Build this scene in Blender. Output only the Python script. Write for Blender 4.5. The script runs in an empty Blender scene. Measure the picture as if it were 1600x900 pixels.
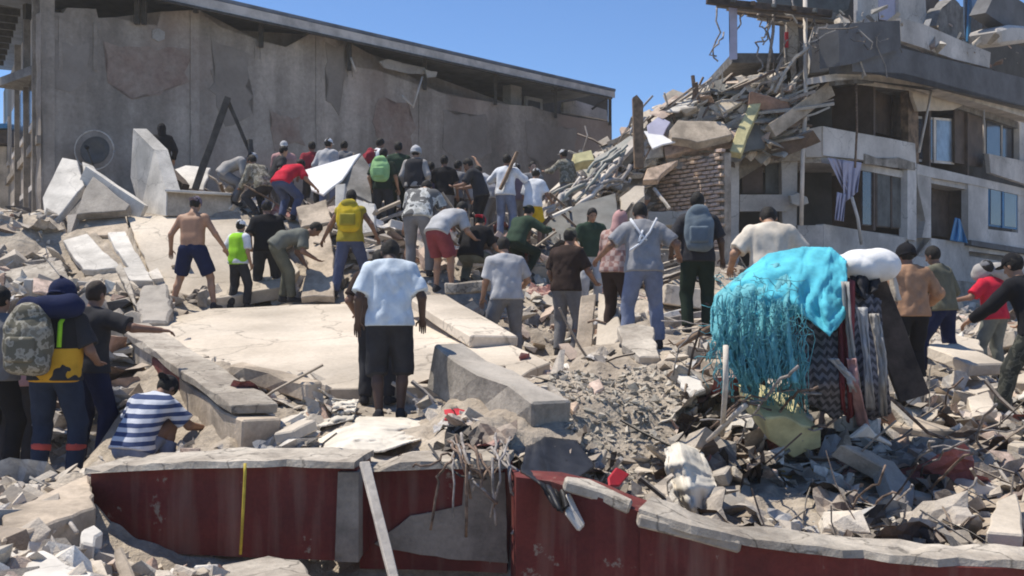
import bpy, bmesh, math, random
import numpy as np
from mathutils import Vector, Matrix, noise as mnoise

rng = np.random.default_rng(7)
random.seed(7)
scene = bpy.context.scene
COL = scene.collection

# ------------------------------------------------------------------ camera, world, sun, exposure
CAM_H = 1.6
cam_data = bpy.data.cameras.new('camera')
cam_data.sensor_width = 36.0
cam_data.lens = 36.0
cam_data.clip_start = 0.1
cam_data.clip_end = 2000.0
camera = bpy.data.objects.new('camera', cam_data)
camera.location = (0, 0, CAM_H)
camera.rotation_euler = (math.radians(90), 0, 0)
COL.objects.link(camera)
scene.camera = camera

SUN_EL = math.radians(65)
sun_dir = Vector((-0.80, 0.27, 0))               # horizontal direction towards the sun
sun_dir.normalize()
sun_vec = Vector((sun_dir.x * math.cos(SUN_EL), sun_dir.y * math.cos(SUN_EL), math.sin(SUN_EL)))
world = bpy.data.worlds.new('World')
scene.world = world
world.use_nodes = True
wn = world.node_tree
wn.nodes.clear()
w_out = wn.nodes.new('ShaderNodeOutputWorld')
w_bg = wn.nodes.new('ShaderNodeBackground')
w_sky = wn.nodes.new('ShaderNodeTexSky')
w_sky.sky_type = 'NISHITA'
w_sky.sun_disc = False
w_sky.sun_elevation = SUN_EL
w_sky.sun_rotation = math.atan2(sun_dir.x, sun_dir.y)
w_sky.altitude = 300
w_sky.air_density = 0.85
w_sky.dust_density = 0.0
w_sky.ozone_density = 10.0
w_bg.inputs['Strength'].default_value = 0.112
wn.links.new(w_sky.outputs[0], w_bg.inputs['Color'])
wn.links.new(w_bg.outputs[0], w_out.inputs['Surface'])

sun_data = bpy.data.lights.new('sun', 'SUN')
sun_data.energy = 4.2
sun_data.angle = math.radians(0.5)
sun_data.color = (1.0, 0.93, 0.81)
sun_obj = bpy.data.objects.new('sun', sun_data)
sun_obj.rotation_euler = sun_vec.to_track_quat('Z', 'Y').to_euler()
sun_obj.location = (-20, 10, 40)
COL.objects.link(sun_obj)

scene.view_settings.view_transform = 'Standard'
scene.view_settings.look = 'None'
scene.view_settings.exposure = 0.53
scene.view_settings.gamma = 1.0
scene.render.engine = 'CYCLES'
scene.cycles.max_bounces = 6
scene.cycles.diffuse_bounces = 4
scene.cycles.use_denoising = True
scene.cycles.filter_width = 1.9
scene.cycles.volume_bounces = 0

# ------------------------------------------------------------------ helpers
def V(*a):
    return np.array(a, float)

def P(px, py, d):
    """a point d metres in front of the camera, seen in the 1600 x 900 photograph at (px, py)"""
    if px > 800 and py > 600 and d < 9.0:              # the lower right stands further back than first estimated
        k = np.interp(px, [800, 1000, 1170, 1350, 1700], [1.0, 6.05 / 5.18, 5.95 / 4.62, 5.9 / 4.40, 5.85 / 4.25]) - 1
        d = d * (1 + k * min(1.0, (py - 600) / 145.0) * min(1.0, (9.0 - d) / 2.0))
    return np.array([(px - 800.0) / 1600.0 * d, d, CAM_H - (py - 450.0) / 1600.0 * d])

def nrm(v):
    v = np.asarray(v, float)
    return v / max(np.linalg.norm(v), 1e-9)

def tag(o, label=None, cat=None, group=None, kind=None):
    if label: o['label'] = label
    if cat: o['category'] = cat
    if group: o['group'] = group
    if kind or cat: o['kind'] = kind or 'thing'
    return o

def empty(name, loc=(0, 0, 0), rz=0.0):
    o = bpy.data.objects.new(name, None)
    o.location = loc
    o.rotation_euler = (0, 0, rz)
    o.empty_display_size = 0.2
    COL.objects.link(o)
    return o

def mesh_obj(name, verts, faces, mat=None, parent=None, smooth=False):
    me = bpy.data.meshes.new(name)
    me.from_pydata([tuple(map(float, v)) for v in verts], [], [tuple(int(i) for i in f) for f in faces])
    me.update()
    if smooth:
        me.polygons.foreach_set('use_smooth', [True] * len(me.polygons))
    if mat: me.materials.append(MAT[mat] if isinstance(mat, str) else mat)
    o = bpy.data.objects.new(name, me)
    if parent is not None: o.parent = parent
    COL.objects.link(o)
    return o

def bm_obj(name, bm, mat=None, parent=None, smooth=False):
    bmesh.ops.recalc_face_normals(bm, faces=bm.faces[:])
    me = bpy.data.meshes.new(name)
    bm.to_mesh(me)
    bm.free()
    if smooth:
        me.polygons.foreach_set('use_smooth', [True] * len(me.polygons))
    if mat: me.materials.append(MAT[mat] if isinstance(mat, str) else mat)
    o = bpy.data.objects.new(name, me)
    if parent is not None: o.parent = parent
    COL.objects.link(o)
    return o

# ------------------------------------------------------------------ materials
MAT = {}

def material(name, col, rough=0.85, var=0.15, scale=4.0, bump=0.3, bscale=25.0, col2=None, spots=0.0, spec=0.3, coords='Object', bdist=0.02, dust=0.0):
    """noise-varied colour (col -> col2 in patches), fine relief, optional dust specks"""
    m = bpy.data.materials.new(name)
    m.use_nodes = True
    nt = m.node_tree
    N, L = nt.nodes, nt.links
    b = N['Principled BSDF']
    b.inputs['Roughness'].default_value = rough
    b.inputs['Specular IOR Level'].default_value = spec
    tc = N.new('ShaderNodeTexCoord')
    co = tc.outputs[coords]
    n1 = N.new('ShaderNodeTexNoise'); n1.inputs['Scale'].default_value = scale; n1.inputs['Detail'].default_value = 6; n1.inputs['Roughness'].default_value = 0.62
    L.new(co, n1.inputs['Vector'])
    r = N.new('ShaderNodeValToRGB')
    c2 = col2 or tuple(max(0.0, c * (1 - 2.2 * var)) for c in col)
    c1 = col if col2 else tuple(min(1.0, c * (1 + var)) for c in col)
    r.color_ramp.elements[0].position = 0.36; r.color_ramp.elements[0].color = (*c2, 1)
    r.color_ramp.elements[1].position = 0.62; r.color_ramp.elements[1].color = (*c1, 1)
    L.new(n1.outputs['Fac'], r.inputs['Fac'])
    out = r.outputs['Color']
    n2 = N.new('ShaderNodeTexNoise'); n2.inputs['Scale'].default_value = bscale; n2.inputs['Detail'].default_value = 5; n2.inputs['Roughness'].default_value = 0.7
    L.new(co, n2.inputs['Vector'])
    if spots:
        rr = N.new('ShaderNodeMapRange'); rr.inputs['From Min'].default_value = 0.3; rr.inputs['From Max'].default_value = 0.7
        rr.inputs['To Min'].default_value = 1 - spots; rr.inputs['To Max'].default_value = 1 + spots * 0.5
        L.new(n2.outputs['Fac'], rr.inputs['Value'])
        mx = N.new('ShaderNodeMixRGB'); mx.blend_type = 'MULTIPLY'; mx.inputs['Fac'].default_value = 1
        L.new(out, mx.inputs['Color1']); L.new(rr.outputs[0], mx.inputs['Color2'])
        out = mx.outputs['Color']
    if dust:
        geo = N.new('ShaderNodeNewGeometry')
        sx = N.new('ShaderNodeSeparateXYZ'); L.new(geo.outputs['Normal'], sx.inputs[0])
        n3 = N.new('ShaderNodeTexNoise'); n3.inputs['Scale'].default_value = 3.0; n3.inputs['Detail'].default_value = 7
        L.new(co, n3.inputs['Vector'])
        mt = N.new('ShaderNodeMath'); mt.operation = 'MULTIPLY'; mt.use_clamp = True
        L.new(sx.outputs['Z'], mt.inputs[0]); L.new(n3.outputs['Fac'], mt.inputs[1])
        m2 = N.new('ShaderNodeMath'); m2.operation = 'MULTIPLY'; m2.inputs[1].default_value = dust * 2; m2.use_clamp = True
        L.new(mt.outputs[0], m2.inputs[0])
        mx = N.new('ShaderNodeMixRGB'); mx.inputs['Color2'].default_value = (0.46, 0.42, 0.37, 1)
        L.new(m2.outputs[0], mx.inputs['Fac']); L.new(out, mx.inputs['Color1'])
        out = mx.outputs['Color']
    L.new(out, b.inputs['Base Color'])
    if bump:
        bp = N.new('ShaderNodeBump'); bp.inputs['Strength'].default_value = bump; bp.inputs['Distance'].default_value = bdist
        L.new(n2.outputs['Fac'], bp.inputs['Height']); L.new(bp.outputs['Normal'], b.inputs['Normal'])
    MAT[name] = m
    return m

def wall_material(name, col, red, streak=0.5):
    """cement render: big patches, reddish brick showing through, vertical run-off streaks"""
    m = material(name, col, 0.92, 0.16, 0.45, 0.6, 9.0, spots=0.22, coords='Object')
    nt = m.node_tree; N, L = nt.nodes, nt.links
    b = N['Principled BSDF']
    base = b.inputs['Base Color'].links[0].from_socket
    tc = [n for n in N if n.type == 'TEX_COORD'][0]
    mp = N.new('ShaderNodeMapping'); mp.inputs['Scale'].default_value = (0.9, 0.9, 0.07)
    L.new(tc.outputs['Object'], mp.inputs['Vector'])
    ns = N.new('ShaderNodeTexNoise'); ns.inputs['Scale'].default_value = 1.6; ns.inputs['Detail'].default_value = 5
    L.new(mp.outputs[0], ns.inputs['Vector'])
    mr = N.new('ShaderNodeMapRange'); mr.inputs['From Min'].default_value = 0.35; mr.inputs['From Max'].default_value = 0.68
    mr.inputs['To Min'].default_value = 1 - streak * 0.5; mr.inputs['To Max'].default_value = 1.12
    L.new(ns.outputs['Fac'], mr.inputs['Value'])
    mx = N.new('ShaderNodeMixRGB'); mx.blend_type = 'MULTIPLY'; mx.inputs['Fac'].default_value = 1
    L.new(base, mx.inputs['Color1']); L.new(mr.outputs[0], mx.inputs['Color2'])
    nr = N.new('ShaderNodeTexNoise'); nr.inputs['Scale'].default_value = 0.23; nr.inputs['Detail'].default_value = 3
    L.new(tc.outputs['Object'], nr.inputs['Vector'])
    mr2 = N.new('ShaderNodeMapRange'); mr2.inputs['From Min'].default_value = 0.5; mr2.inputs['From Max'].default_value = 0.63; mr2.inputs['To Max'].default_value = 0.55
    L.new(nr.outputs['Fac'], mr2.inputs['Value'])
    mx2 = N.new('ShaderNodeMixRGB'); mx2.inputs['Color2'].default_value = (*red, 1)
    L.new(mr2.outputs[0], mx2.inputs['Fac']); L.new(mx.outputs[0], mx2.inputs['Color1'])
    L.new(mx2.outputs[0], b.inputs['Base Color'])
    return m

def pattern_material(name, kind, c1, c2, scale=10.0, c3=None, rough=0.9):
    m = bpy.data.materials.new(name); m.use_nodes = True
    nt = m.node_tree; N, L = nt.nodes, nt.links
    b = N['Principled BSDF']; b.inputs['Roughness'].default_value = rough; b.inputs['Specular IOR Level'].default_value = 0.2
    tc = N.new('ShaderNodeTexCoord')
    r = N.new('ShaderNodeValToRGB'); r.color_ramp.interpolation = 'CONSTANT'
    r.color_ramp.elements[0].color = (*c1, 1); r.color_ramp.elements[1].color = (*c2, 1); r.color_ramp.elements[1].position = 0.5
    if kind == 'stripe':
        t = N.new('ShaderNodeTexWave'); t.bands_direction = 'Z'; t.inputs['Scale'].default_value = scale; t.inputs['Distortion'].default_value = 0.6
        t.inputs['Detail'].default_value = 1
        L.new(tc.outputs['Object'], t.inputs['Vector']); fac = t.outputs['Fac']
    elif kind == 'camo':
        t = N.new('ShaderNodeTexNoise'); t.inputs['Scale'].default_value = scale; t.inputs['Detail'].default_value = 3
        L.new(tc.outputs['Object'], t.inputs['Vector']); fac = t.outputs['Fac']
        if c3:
            e = r.color_ramp.elements.new(0.58); e.color = (*c3, 1)
    elif kind == 'zigzag':
        sx = N.new('ShaderNodeSeparateXYZ'); L.new(tc.outputs['Object'], sx.inputs[0])
        def mth(op, a, v=None, bb=None):
            q = N.new('ShaderNodeMath'); q.operation = op
            L.new(a, q.inputs[0])
            if bb is not None: L.new(bb, q.inputs[1])
            elif v is not None: q.inputs[1].default_value = v
            return q.outputs[0]
        pp = mth('PINGPONG', mth('MULTIPLY', sx.outputs['X'], 15.0), 0.5)
        fac = mth('FRACT', mth('ADD', mth('MULTIPLY', sx.outputs['Z'], scale), bb=pp))
    else:  # plaid
        t = N.new('ShaderNodeTexChecker'); t.inputs['Scale'].default_value = scale
        L.new(tc.outputs['Object'], t.inputs['Vector']); fac = t.outputs['Fac']
    L.new(fac, r.inputs['Fac'])
    L.new(r.outputs[0], b.inputs['Base Color'])
    n2 = N.new('ShaderNodeTexNoise'); n2.inputs['Scale'].default_value = 40
    L.new(tc.outputs['Object'], n2.inputs['Vector'])
    bp = N.new('ShaderNodeBump'); bp.inputs['Strength'].default_value = 0.25; bp.inputs['Distance'].default_value = 0.01
    L.new(n2.outputs['Fac'], bp.inputs['Height']); L.new(bp.outputs['Normal'], b.inputs['Normal'])
    MAT[name] = m
    return m

material('rubble_dust', (0.50, 0.43, 0.345), 0.97, 0.2, 0.9, 0.9, 9.0, col2=(0.30, 0.25, 0.20), spots=0.35, coords='Object', bdist=0.06)
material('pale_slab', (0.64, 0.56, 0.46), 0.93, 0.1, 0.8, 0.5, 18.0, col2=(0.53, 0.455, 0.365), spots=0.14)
material('white_plaster', (0.66, 0.62, 0.56), 0.9, 0.09, 2.0, 0.2, 20.0, spots=0.10)
material('grey_concrete', (0.34, 0.30, 0.255), 0.95, 0.2, 2.5, 0.6, 22.0, spots=0.25, dust=0.5)
material('dark_concrete', (0.17, 0.165, 0.16), 0.95, 0.2, 3.0, 0.5, 20.0, spots=0.2, dust=0.25)
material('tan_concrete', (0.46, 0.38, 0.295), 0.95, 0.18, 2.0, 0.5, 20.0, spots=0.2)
material('coping', (0.56, 0.50, 0.42), 0.95, 0.2, 2.6, 0.8, 16.0, col2=(0.33, 0.285, 0.235), spots=0.25)
material('red_paint', (0.17, 0.032, 0.026), 0.75, 0.22, 1.6, 0.25, 30.0, col2=(0.10, 0.022, 0.019), spots=0.18, spec=0.3)
material('bare_render', (0.27, 0.23, 0.19), 0.95, 0.2, 2.0, 0.5, 25.0, spots=0.2)
wall_material('cement_wall', (0.45, 0.385, 0.325), (0.33, 0.225, 0.18), 0.7)
material('exposed_brickwork', (0.27, 0.185, 0.15), 0.95, 0.2, 1.2, 0.7, 7.0, col2=(0.36, 0.29, 0.24), spots=0.25)
material('dark_stain', (0.24, 0.205, 0.175), 0.95, 0.2, 1.0, 0.5, 8.0, col2=(0.33, 0.285, 0.245), spots=0.2)
material('facade_grey', (0.60, 0.555, 0.51), 0.9, 0.12, 0.9, 0.3, 15.0, spots=0.14)
material('facade_white', (0.72, 0.675, 0.63), 0.9, 0.10, 0.8, 0.25, 15.0, spots=0.12)
material('dark_fascia', (0.12, 0.12, 0.125), 0.8, 0.15, 1.0, 0.25, 12.0, spots=0.15)
material('dark_interior', (0.06, 0.055, 0.05), 0.95, 0.2, 1.0, 0.2, 10.0)  # near-black, the darkness of the rooms put into the colour
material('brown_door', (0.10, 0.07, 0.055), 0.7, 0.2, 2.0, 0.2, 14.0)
material('cream_ceiling', (0.55, 0.47, 0.38), 0.9, 0.12, 1.5, 0.2, 12.0)
material('roof_metal', (0.16, 0.175, 0.20), 0.55, 0.15, 2.0, 0.15, 10.0)
material('fascia_pale', (0.58, 0.52, 0.46), 0.8, 0.15, 1.5, 0.2, 10.0)
material('steel_dark', (0.06, 0.055, 0.05), 0.7, 0.2, 6.0, 0.3, 30.0)
material('rebar_rust', (0.20, 0.14, 0.105), 0.9, 0.3, 14.0, 0.3, 50.0)
material('rebar_grey', (0.30, 0.27, 0.25), 0.85, 0.25, 14.0, 0.3, 50.0)
material('timber', (0.22, 0.15, 0.10), 0.85, 0.25, 5.0, 0.4, 30.0)
material('timber_dark', (0.075, 0.055, 0.045), 0.85, 0.25, 5.0, 0.4, 30.0)
material('timber_pale', (0.55, 0.49, 0.42), 0.85, 0.15, 5.0, 0.3, 30.0)
material('brick_tan', (0.60, 0.45, 0.34), 0.95, 0.25, 4.0, 0.5, 30.0, spots=0.25)
material('brick_pink', (0.60, 0.46, 0.38), 0.95, 0.2, 4.0, 0.5, 30.0, spots=0.25)
material('mortar', (0.36, 0.31, 0.26), 0.97, 0.2, 3.0, 0.5, 30.0)
material('sheet_green', (0.24, 0.26, 0.235), 0.6, 0.2, 2.0, 0.25, 9.0, dust=0.6)
material('sheet_slate', (0.12, 0.125, 0.12), 0.75, 0.2, 2.0, 0.3, 9.0, dust=0.2)
material('turquoise', (0.10, 0.49, 0.60), 0.85, 0.10, 6.0, 0.25, 60.0, spec=0.2)
material('turquoise_knit', (0.20, 0.52, 0.57), 0.95, 0.25, 18.0, 0.8, 70.0, col2=(0.10, 0.36, 0.43), spec=0.1)
material('white_cloth', (0.74, 0.73, 0.72), 0.9, 0.05, 3.0, 0.2, 30.0)
material('cream_cloth', (0.62, 0.57, 0.49), 0.93, 0.1, 3.0, 0.35, 25.0)
material('lavender_cloth', (0.42, 0.41, 0.52), 0.9, 0.06, 3.0, 0.2, 30.0)
material('black_plastic', (0.018, 0.018, 0.02), 0.5, 0.2, 5.0, 0.1, 20.0)
material('yellow_tape', (0.55, 0.42, 0.06), 0.6, 0.15, 8.0, 0.1, 30.0)
material('yellow_paint', (0.58, 0.52, 0.28), 0.85, 0.15, 3.0, 0.3, 20.0)
material('ochre_edge', (0.42, 0.27, 0.07), 0.85, 0.2, 3.0, 0.3, 20.0)
material('red_plastic', (0.45, 0.02, 0.03), 0.6, 0.1, 5.0, 0.1, 20.0)
material('blue_frame', (0.03, 0.20, 0.42), 0.5, 0.1, 3.0, 0.1, 20.0)
material('glass_dark', (0.045, 0.055, 0.075), 0.15, 0.2, 1.0, 0.0, 10.0, spec=0.6)
material('glass_reflection', (0.20, 0.27, 0.36), 0.2, 0.25, 1.5, 0.0, 10.0, spec=0.6)  # bluish reflection put into the pane colour
material('dish_grey', (0.09, 0.088, 0.085), 0.7, 0.1, 4.0, 0.1, 20.0)
material('leaf_green', (0.05, 0.075, 0.03), 0.8, 0.3, 8.0, 0.2, 20.0)
pattern_material('zigzag_cloth', 'zigzag', (0.07, 0.065, 0.07), (0.19, 0.175, 0.185), 15.0)
pattern_material('striped_shirt', 'stripe', (0.04, 0.06, 0.14), (0.50, 0.52, 0.58), 4.2)
pattern_material('camo_grey', 'camo', (0.13, 0.12, 0.09), (0.30, 0.28, 0.23), 11.0, (0.20, 0.18, 0.14))
pattern_material('camo_dark', 'camo', (0.03, 0.032, 0.028), (0.08, 0.08, 0.065), 12.0, (0.05, 0.05, 0.04))
pattern_material('plaid_red', 'plaid', (0.28, 0.16, 0.14), (0.40, 0.30, 0.27), 14.0)
pattern_material('graphic_grey', 'camo', (0.12, 0.12, 0.12), (0.50, 0.50, 0.48), 7.0, (0.34, 0.34, 0.32))

def two_tone(name, low, high, z):
    m = material(name, low, 0.9, 0.1, 5.0, 0.3, 35.0, spec=0.15, bdist=0.01)
    N, L = m.node_tree.nodes, m.node_tree.links
    b = N['Principled BSDF']; base = b.inputs['Base Color'].links[0].from_socket
    tc = [n for n in N if n.type == 'TEX_COORD'][0]
    sx = N.new('ShaderNodeSeparateXYZ'); L.new(tc.outputs['Object'], sx.inputs[0])
    g = N.new('ShaderNodeMath'); g.operation = 'GREATER_THAN'; g.inputs[1].default_value = z; L.new(sx.outputs['Z'], g.inputs[0])
    mx = N.new('ShaderNodeMixRGB'); mx.inputs['Color2'].default_value = (*high, 1); L.new(g.outputs[0], mx.inputs['Fac']); L.new(base, mx.inputs['Color1'])
    L.new(mx.outputs[0], b.inputs['Base Color'])
two_tone('vest_two_tone', (0.55, 0.30, 0.03), (0.02, 0.02, 0.022), 1.20)

CLOTH = {
    'c_white': (0.66, 0.68, 0.72), 'c_iceblue': (0.56, 0.63, 0.70), 'c_grey': (0.27, 0.27, 0.285), 'c_midgrey': (0.17, 0.17, 0.18),
    'c_lightgrey': (0.42, 0.42, 0.43), 'c_black': (0.013, 0.013, 0.016), 'c_charcoal': (0.035, 0.035, 0.04), 'c_navy': (0.012, 0.018, 0.055),
    'c_denim': (0.07, 0.085, 0.15), 'c_lightdenim': (0.17, 0.20, 0.29), 'c_darkdenim': (0.025, 0.035, 0.06), 'c_brown': (0.04, 0.026, 0.022),
    'c_tan': (0.36, 0.21, 0.13), 'c_cream': (0.62, 0.55, 0.46), 'c_red': (0.52, 0.02, 0.045), 'c_darkred': (0.26, 0.03, 0.045),
    'c_maroon': (0.22, 0.05, 0.055), 'c_pink': (0.45, 0.26, 0.25), 'c_green': (0.035, 0.06, 0.04), 'c_darkgreen': (0.018, 0.03, 0.022),
    'c_lime': (0.30, 0.62, 0.04), 'c_yellow': (0.55, 0.40, 0.03), 'c_yellowolive': (0.33, 0.27, 0.04), 'c_orange': (0.40, 0.16, 0.05),
    'c_olive': (0.13, 0.125, 0.09), 'c_purple': (0.08, 0.06, 0.10), 'c_plumgrey': (0.16, 0.13, 0.17), 'c_blue': (0.05, 0.10, 0.28),
    'c_palegreen': (0.28, 0.48, 0.22), 'c_bluegrey': (0.14, 0.175, 0.205), 'c_greygreen': (0.155, 0.16, 0.14), 'c_dustgrey': (0.36, 0.34, 0.32),
    'c_redband': (0.50, 0.09, 0.07), 'c_mustard': (0.60, 0.38, 0.02),
}
for k, c in CLOTH.items():
    material(k, c, 0.92, 0.10, 5.0, 0.35, 35.0, spec=0.15, bdist=0.01)
SKIN = {'skin_tan': (0.36, 0.20, 0.125), 'skin_brown': (0.22, 0.12, 0.08), 'skin_dark': (0.085, 0.05, 0.038), 'skin_light': (0.48, 0.30, 0.22)}
for k, c in SKIN.items():
    material(k, c, 0.6, 0.08, 7.0, 0.1, 40.0, spec=0.35)
material('hair_black', (0.012, 0.010, 0.009), 0.7, 0.2, 10.0, 0.6, 60.0)
material('hair_brown', (0.035, 0.022, 0.016), 0.7, 0.2, 10.0, 0.6, 60.0)
material('eye_dark', (0.01, 0.008, 0.007), 0.3, 0.1, 10.0, 0.0, 60.0)

# chunk material: colour stored per piece
def chunk_material(name):
    m = material(name, (0.5, 0.5, 0.5), 0.96, 0.12, 6.0, 0.7, 28.0, spots=0.22, bdist=0.02)
    nt = m.node_tree; N, L = nt.nodes, nt.links
    b = N['Principled BSDF']
    base = b.inputs['Base Color'].links[0].from_socket
    at = N.new('ShaderNodeAttribute'); at.attribute_name = 'Col'
    mx = N.new('ShaderNodeMixRGB'); mx.blend_type = 'MULTIPLY'; mx.inputs['Fac'].default_value = 1
    sc = N.new('ShaderNodeMixRGB'); sc.blend_type = 'MULTIPLY'; sc.inputs['Fac'].default_value = 1; sc.inputs['Color2'].default_value = (2, 2, 2, 1)
    L.new(base, sc.inputs['Color1']); L.new(sc.outputs[0], mx.inputs['Color1']); L.new(at.outputs['Color'], mx.inputs['Color2'])
    # settled dust on faces that point up
    geo = N.new('ShaderNodeNewGeometry'); sx = N.new('ShaderNodeSeparateXYZ'); L.new(geo.outputs['Normal'], sx.inputs[0])
    tc = [n for n in N if n.type == 'TEX_COORD'][0]
    n3 = N.new('ShaderNodeTexNoise'); n3.inputs['Scale'].default_value = 2.5; n3.inputs['Detail'].default_value = 6; L.new(tc.outputs['Object'], n3.inputs['Vector'])
    mt = N.new('ShaderNodeMath'); mt.operation = 'MULTIPLY'; mt.use_clamp = True; L.new(sx.outputs['Z'], mt.inputs[0]); L.new(n3.outputs['Fac'], mt.inputs[1])
    du_ = N.new('ShaderNodeMixRGB'); du_.inputs['Color2'].default_value = (0.53, 0.46, 0.375, 1)
    L.new(mt.outputs[0], du_.inputs['Fac']); L.new(mx.outputs[0], du_.inputs['Color1'])
    L.new(du_.outputs[0], b.inputs['Base Color'])
    return m
chunk_material('chunk_mix')
def add_cracks(name, scale, width, dark):
    m = MAT[name]; N, L = m.node_tree.nodes, m.node_tree.links
    b = N['Principled BSDF']; base = b.inputs['Base Color'].links[0].from_socket
    tc = [n for n in N if n.type == 'TEX_COORD'][0]
    nz = N.new('ShaderNodeTexNoise'); nz.inputs['Scale'].default_value = 2.2; nz.inputs['Detail'].default_value = 5; L.new(tc.outputs['Object'], nz.inputs['Vector'])
    mv = N.new('ShaderNodeMixRGB'); mv.blend_type = 'LINEAR_LIGHT'; mv.inputs['Fac'].default_value = 0.35; L.new(tc.outputs['Object'], mv.inputs['Color1']); L.new(nz.outputs['Color'], mv.inputs['Color2'])
    vo = N.new('ShaderNodeTexVoronoi'); vo.feature = 'DISTANCE_TO_EDGE'; vo.inputs['Scale'].default_value = scale; L.new(mv.outputs[0], vo.inputs['Vector'])
    mr = N.new('ShaderNodeMapRange'); mr.inputs['From Max'].default_value = width; mr.inputs['To Min'].default_value = dark; mr.inputs['To Max'].default_value = 1.0; L.new(vo.outputs['Distance'], mr.inputs['Value'])
    mx = N.new('ShaderNodeMixRGB'); mx.blend_type = 'MULTIPLY'; mx.inputs['Fac'].default_value = 1; L.new(base, mx.inputs['Color1']); L.new(mr.outputs[0], mx.inputs['Color2'])
    st = N.new('ShaderNodeTexNoise'); st.inputs['Scale'].default_value = 0.5; st.inputs['Detail'].default_value = 8; L.new(tc.outputs['Object'], st.inputs['Vector'])
    sr_ = N.new('ShaderNodeMapRange'); sr_.inputs['From Min'].default_value = 0.42; sr_.inputs['From Max'].default_value = 0.62; sr_.inputs['To Min'].default_value = 0.72; sr_.inputs['To Max'].default_value = 1.03; L.new(st.outputs['Fac'], sr_.inputs['Value'])
    m2 = N.new('ShaderNodeMixRGB'); m2.blend_type = 'MULTIPLY'; m2.inputs['Fac'].default_value = 1; L.new(mx.outputs[0], m2.inputs['Color1']); L.new(sr_.outputs[0], m2.inputs['Color2'])
    L.new(m2.outputs[0], b.inputs['Base Color'])
def scuff(name, chip_col, lo=0.60, hi=0.63, scale=3.2):
    m = MAT[name]; N, L = m.node_tree.nodes, m.node_tree.links
    b = N['Principled BSDF']; base = b.inputs['Base Color'].links[0].from_socket
    tc = [n for n in N if n.type == 'TEX_COORD'][0]
    mp = N.new('ShaderNodeMapping'); mp.inputs['Scale'].default_value = (5.0, 5.0, 0.5); L.new(tc.outputs['Object'], mp.inputs['Vector'])
    st = N.new('ShaderNodeTexNoise'); st.inputs['Scale'].default_value = 1.5; st.inputs['Detail'].default_value = 6; L.new(mp.outputs[0], st.inputs['Vector'])
    m1 = N.new('ShaderNodeMapRange'); m1.inputs['From Min'].default_value = 0.5; m1.inputs['From Max'].default_value = 0.75; m1.inputs['To Max'].default_value = 0.4; L.new(st.outputs['Fac'], m1.inputs['Value'])
    x1 = N.new('ShaderNodeMixRGB'); x1.inputs['Color2'].default_value = (0.30, 0.22, 0.17, 1); L.new(m1.outputs[0], x1.inputs['Fac']); L.new(base, x1.inputs['Color1'])
    nz = N.new('ShaderNodeTexNoise'); nz.inputs['Scale'].default_value = scale; nz.inputs['Detail'].default_value = 9; nz.inputs['Roughness'].default_value = 0.65; L.new(tc.outputs['Object'], nz.inputs['Vector'])
    m2 = N.new('ShaderNodeMapRange'); m2.inputs['From Min'].default_value = lo; m2.inputs['From Max'].default_value = hi; L.new(nz.outputs['Fac'], m2.inputs['Value'])
    x2 = N.new('ShaderNodeMixRGB'); x2.inputs['Color2'].default_value = (*chip_col, 1); L.new(m2.outputs[0], x2.inputs['Fac']); L.new(x1.outputs[0], x2.inputs['Color1'])
    L.new(x2.outputs[0], b.inputs['Base Color'])
scuff('red_paint', (0.26, 0.20, 0.155), 0.63, 0.66)
add_cracks('pale_slab', 0.55, 0.012, 0.55)
add_cracks('coping', 1.6, 0.02, 0.4)
add_cracks('white_plaster', 0.8, 0.008, 0.6)
add_cracks('facade_grey', 0.5, 0.008, 0.6)
add_cracks('facade_white', 0.4, 0.006, 0.6)

# ------------------------------------------------------------------ basic shapes
def jag(poly, step, amp, r):
    """break the edges of a 3-D polygon into uneven steps"""
    out = []
    n = len(poly)
    c = np.mean(poly, axis=0)
    for i in range(n):
        a, b = np.asarray(poly[i]), np.asarray(poly[(i + 1) % n])
        L = np.linalg.norm(b - a)
        k = max(1, int(L / step))
        for j in range(k):
            t = j / k if j == 0 else (j + r.uniform(-0.3, 0.3)) / k
            p = a + (b - a) * t
            p = p + nrm(c - p) * r.uniform(-0.2, 1.0) * amp * (0.4 if j == 0 else 1)
            out.append(p)
    return out

def prism(name, poly, vec, mat, parent=None, bevel=0.0):
    """polygon swept along vec"""
    bm = bmesh.new()
    a = [bm.verts.new(tuple(p)) for p in poly]
    b = [bm.verts.new(tuple(np.asarray(p) + vec)) for p in poly]
    n = len(poly)
    bm.faces.new(a); bm.faces.new(b[::-1])
    for i in range(n):
        bm.faces.new((a[i], b[i], b[(i + 1) % n], a[(i + 1) % n]))
    if bevel:
        bmesh.ops.recalc_face_normals(bm, faces=bm.faces[:])
        bmesh.ops.bevel(bm, geom=bm.edges[:], offset=bevel, segments=1, affect='EDGES', clamp_overlap=True)
    bmesh.ops.triangulate(bm, faces=[f for f in bm.faces if len(f.verts) > 4])
    return bm_obj(name, bm, mat, parent)

def slab(name, pts, thick, mat, parent=None, step=0.16, amp=0.035, seed=0, bevel=0.012, up=True):
    """a broken plate: pts = (px, py, depth) corners of the face that shows; it is thick metres thick behind that face"""
    r = np.random.default_rng(seed + 11)
    poly = [P(*p) for p in pts]
    c = np.mean(poly, axis=0)
    # best plane
    _, _, vt = np.linalg.svd(np.array(poly) - c)
    n = vt[2]
    if np.dot(n, V(0, 0, CAM_H) - c) < 0: n = -n
    poly = [p - n * np.dot(p - c, n) for p in poly]
    if amp: poly = jag(poly, step, amp, r)
    return prism(name, poly, -n * thick, mat, parent, bevel)

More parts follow.
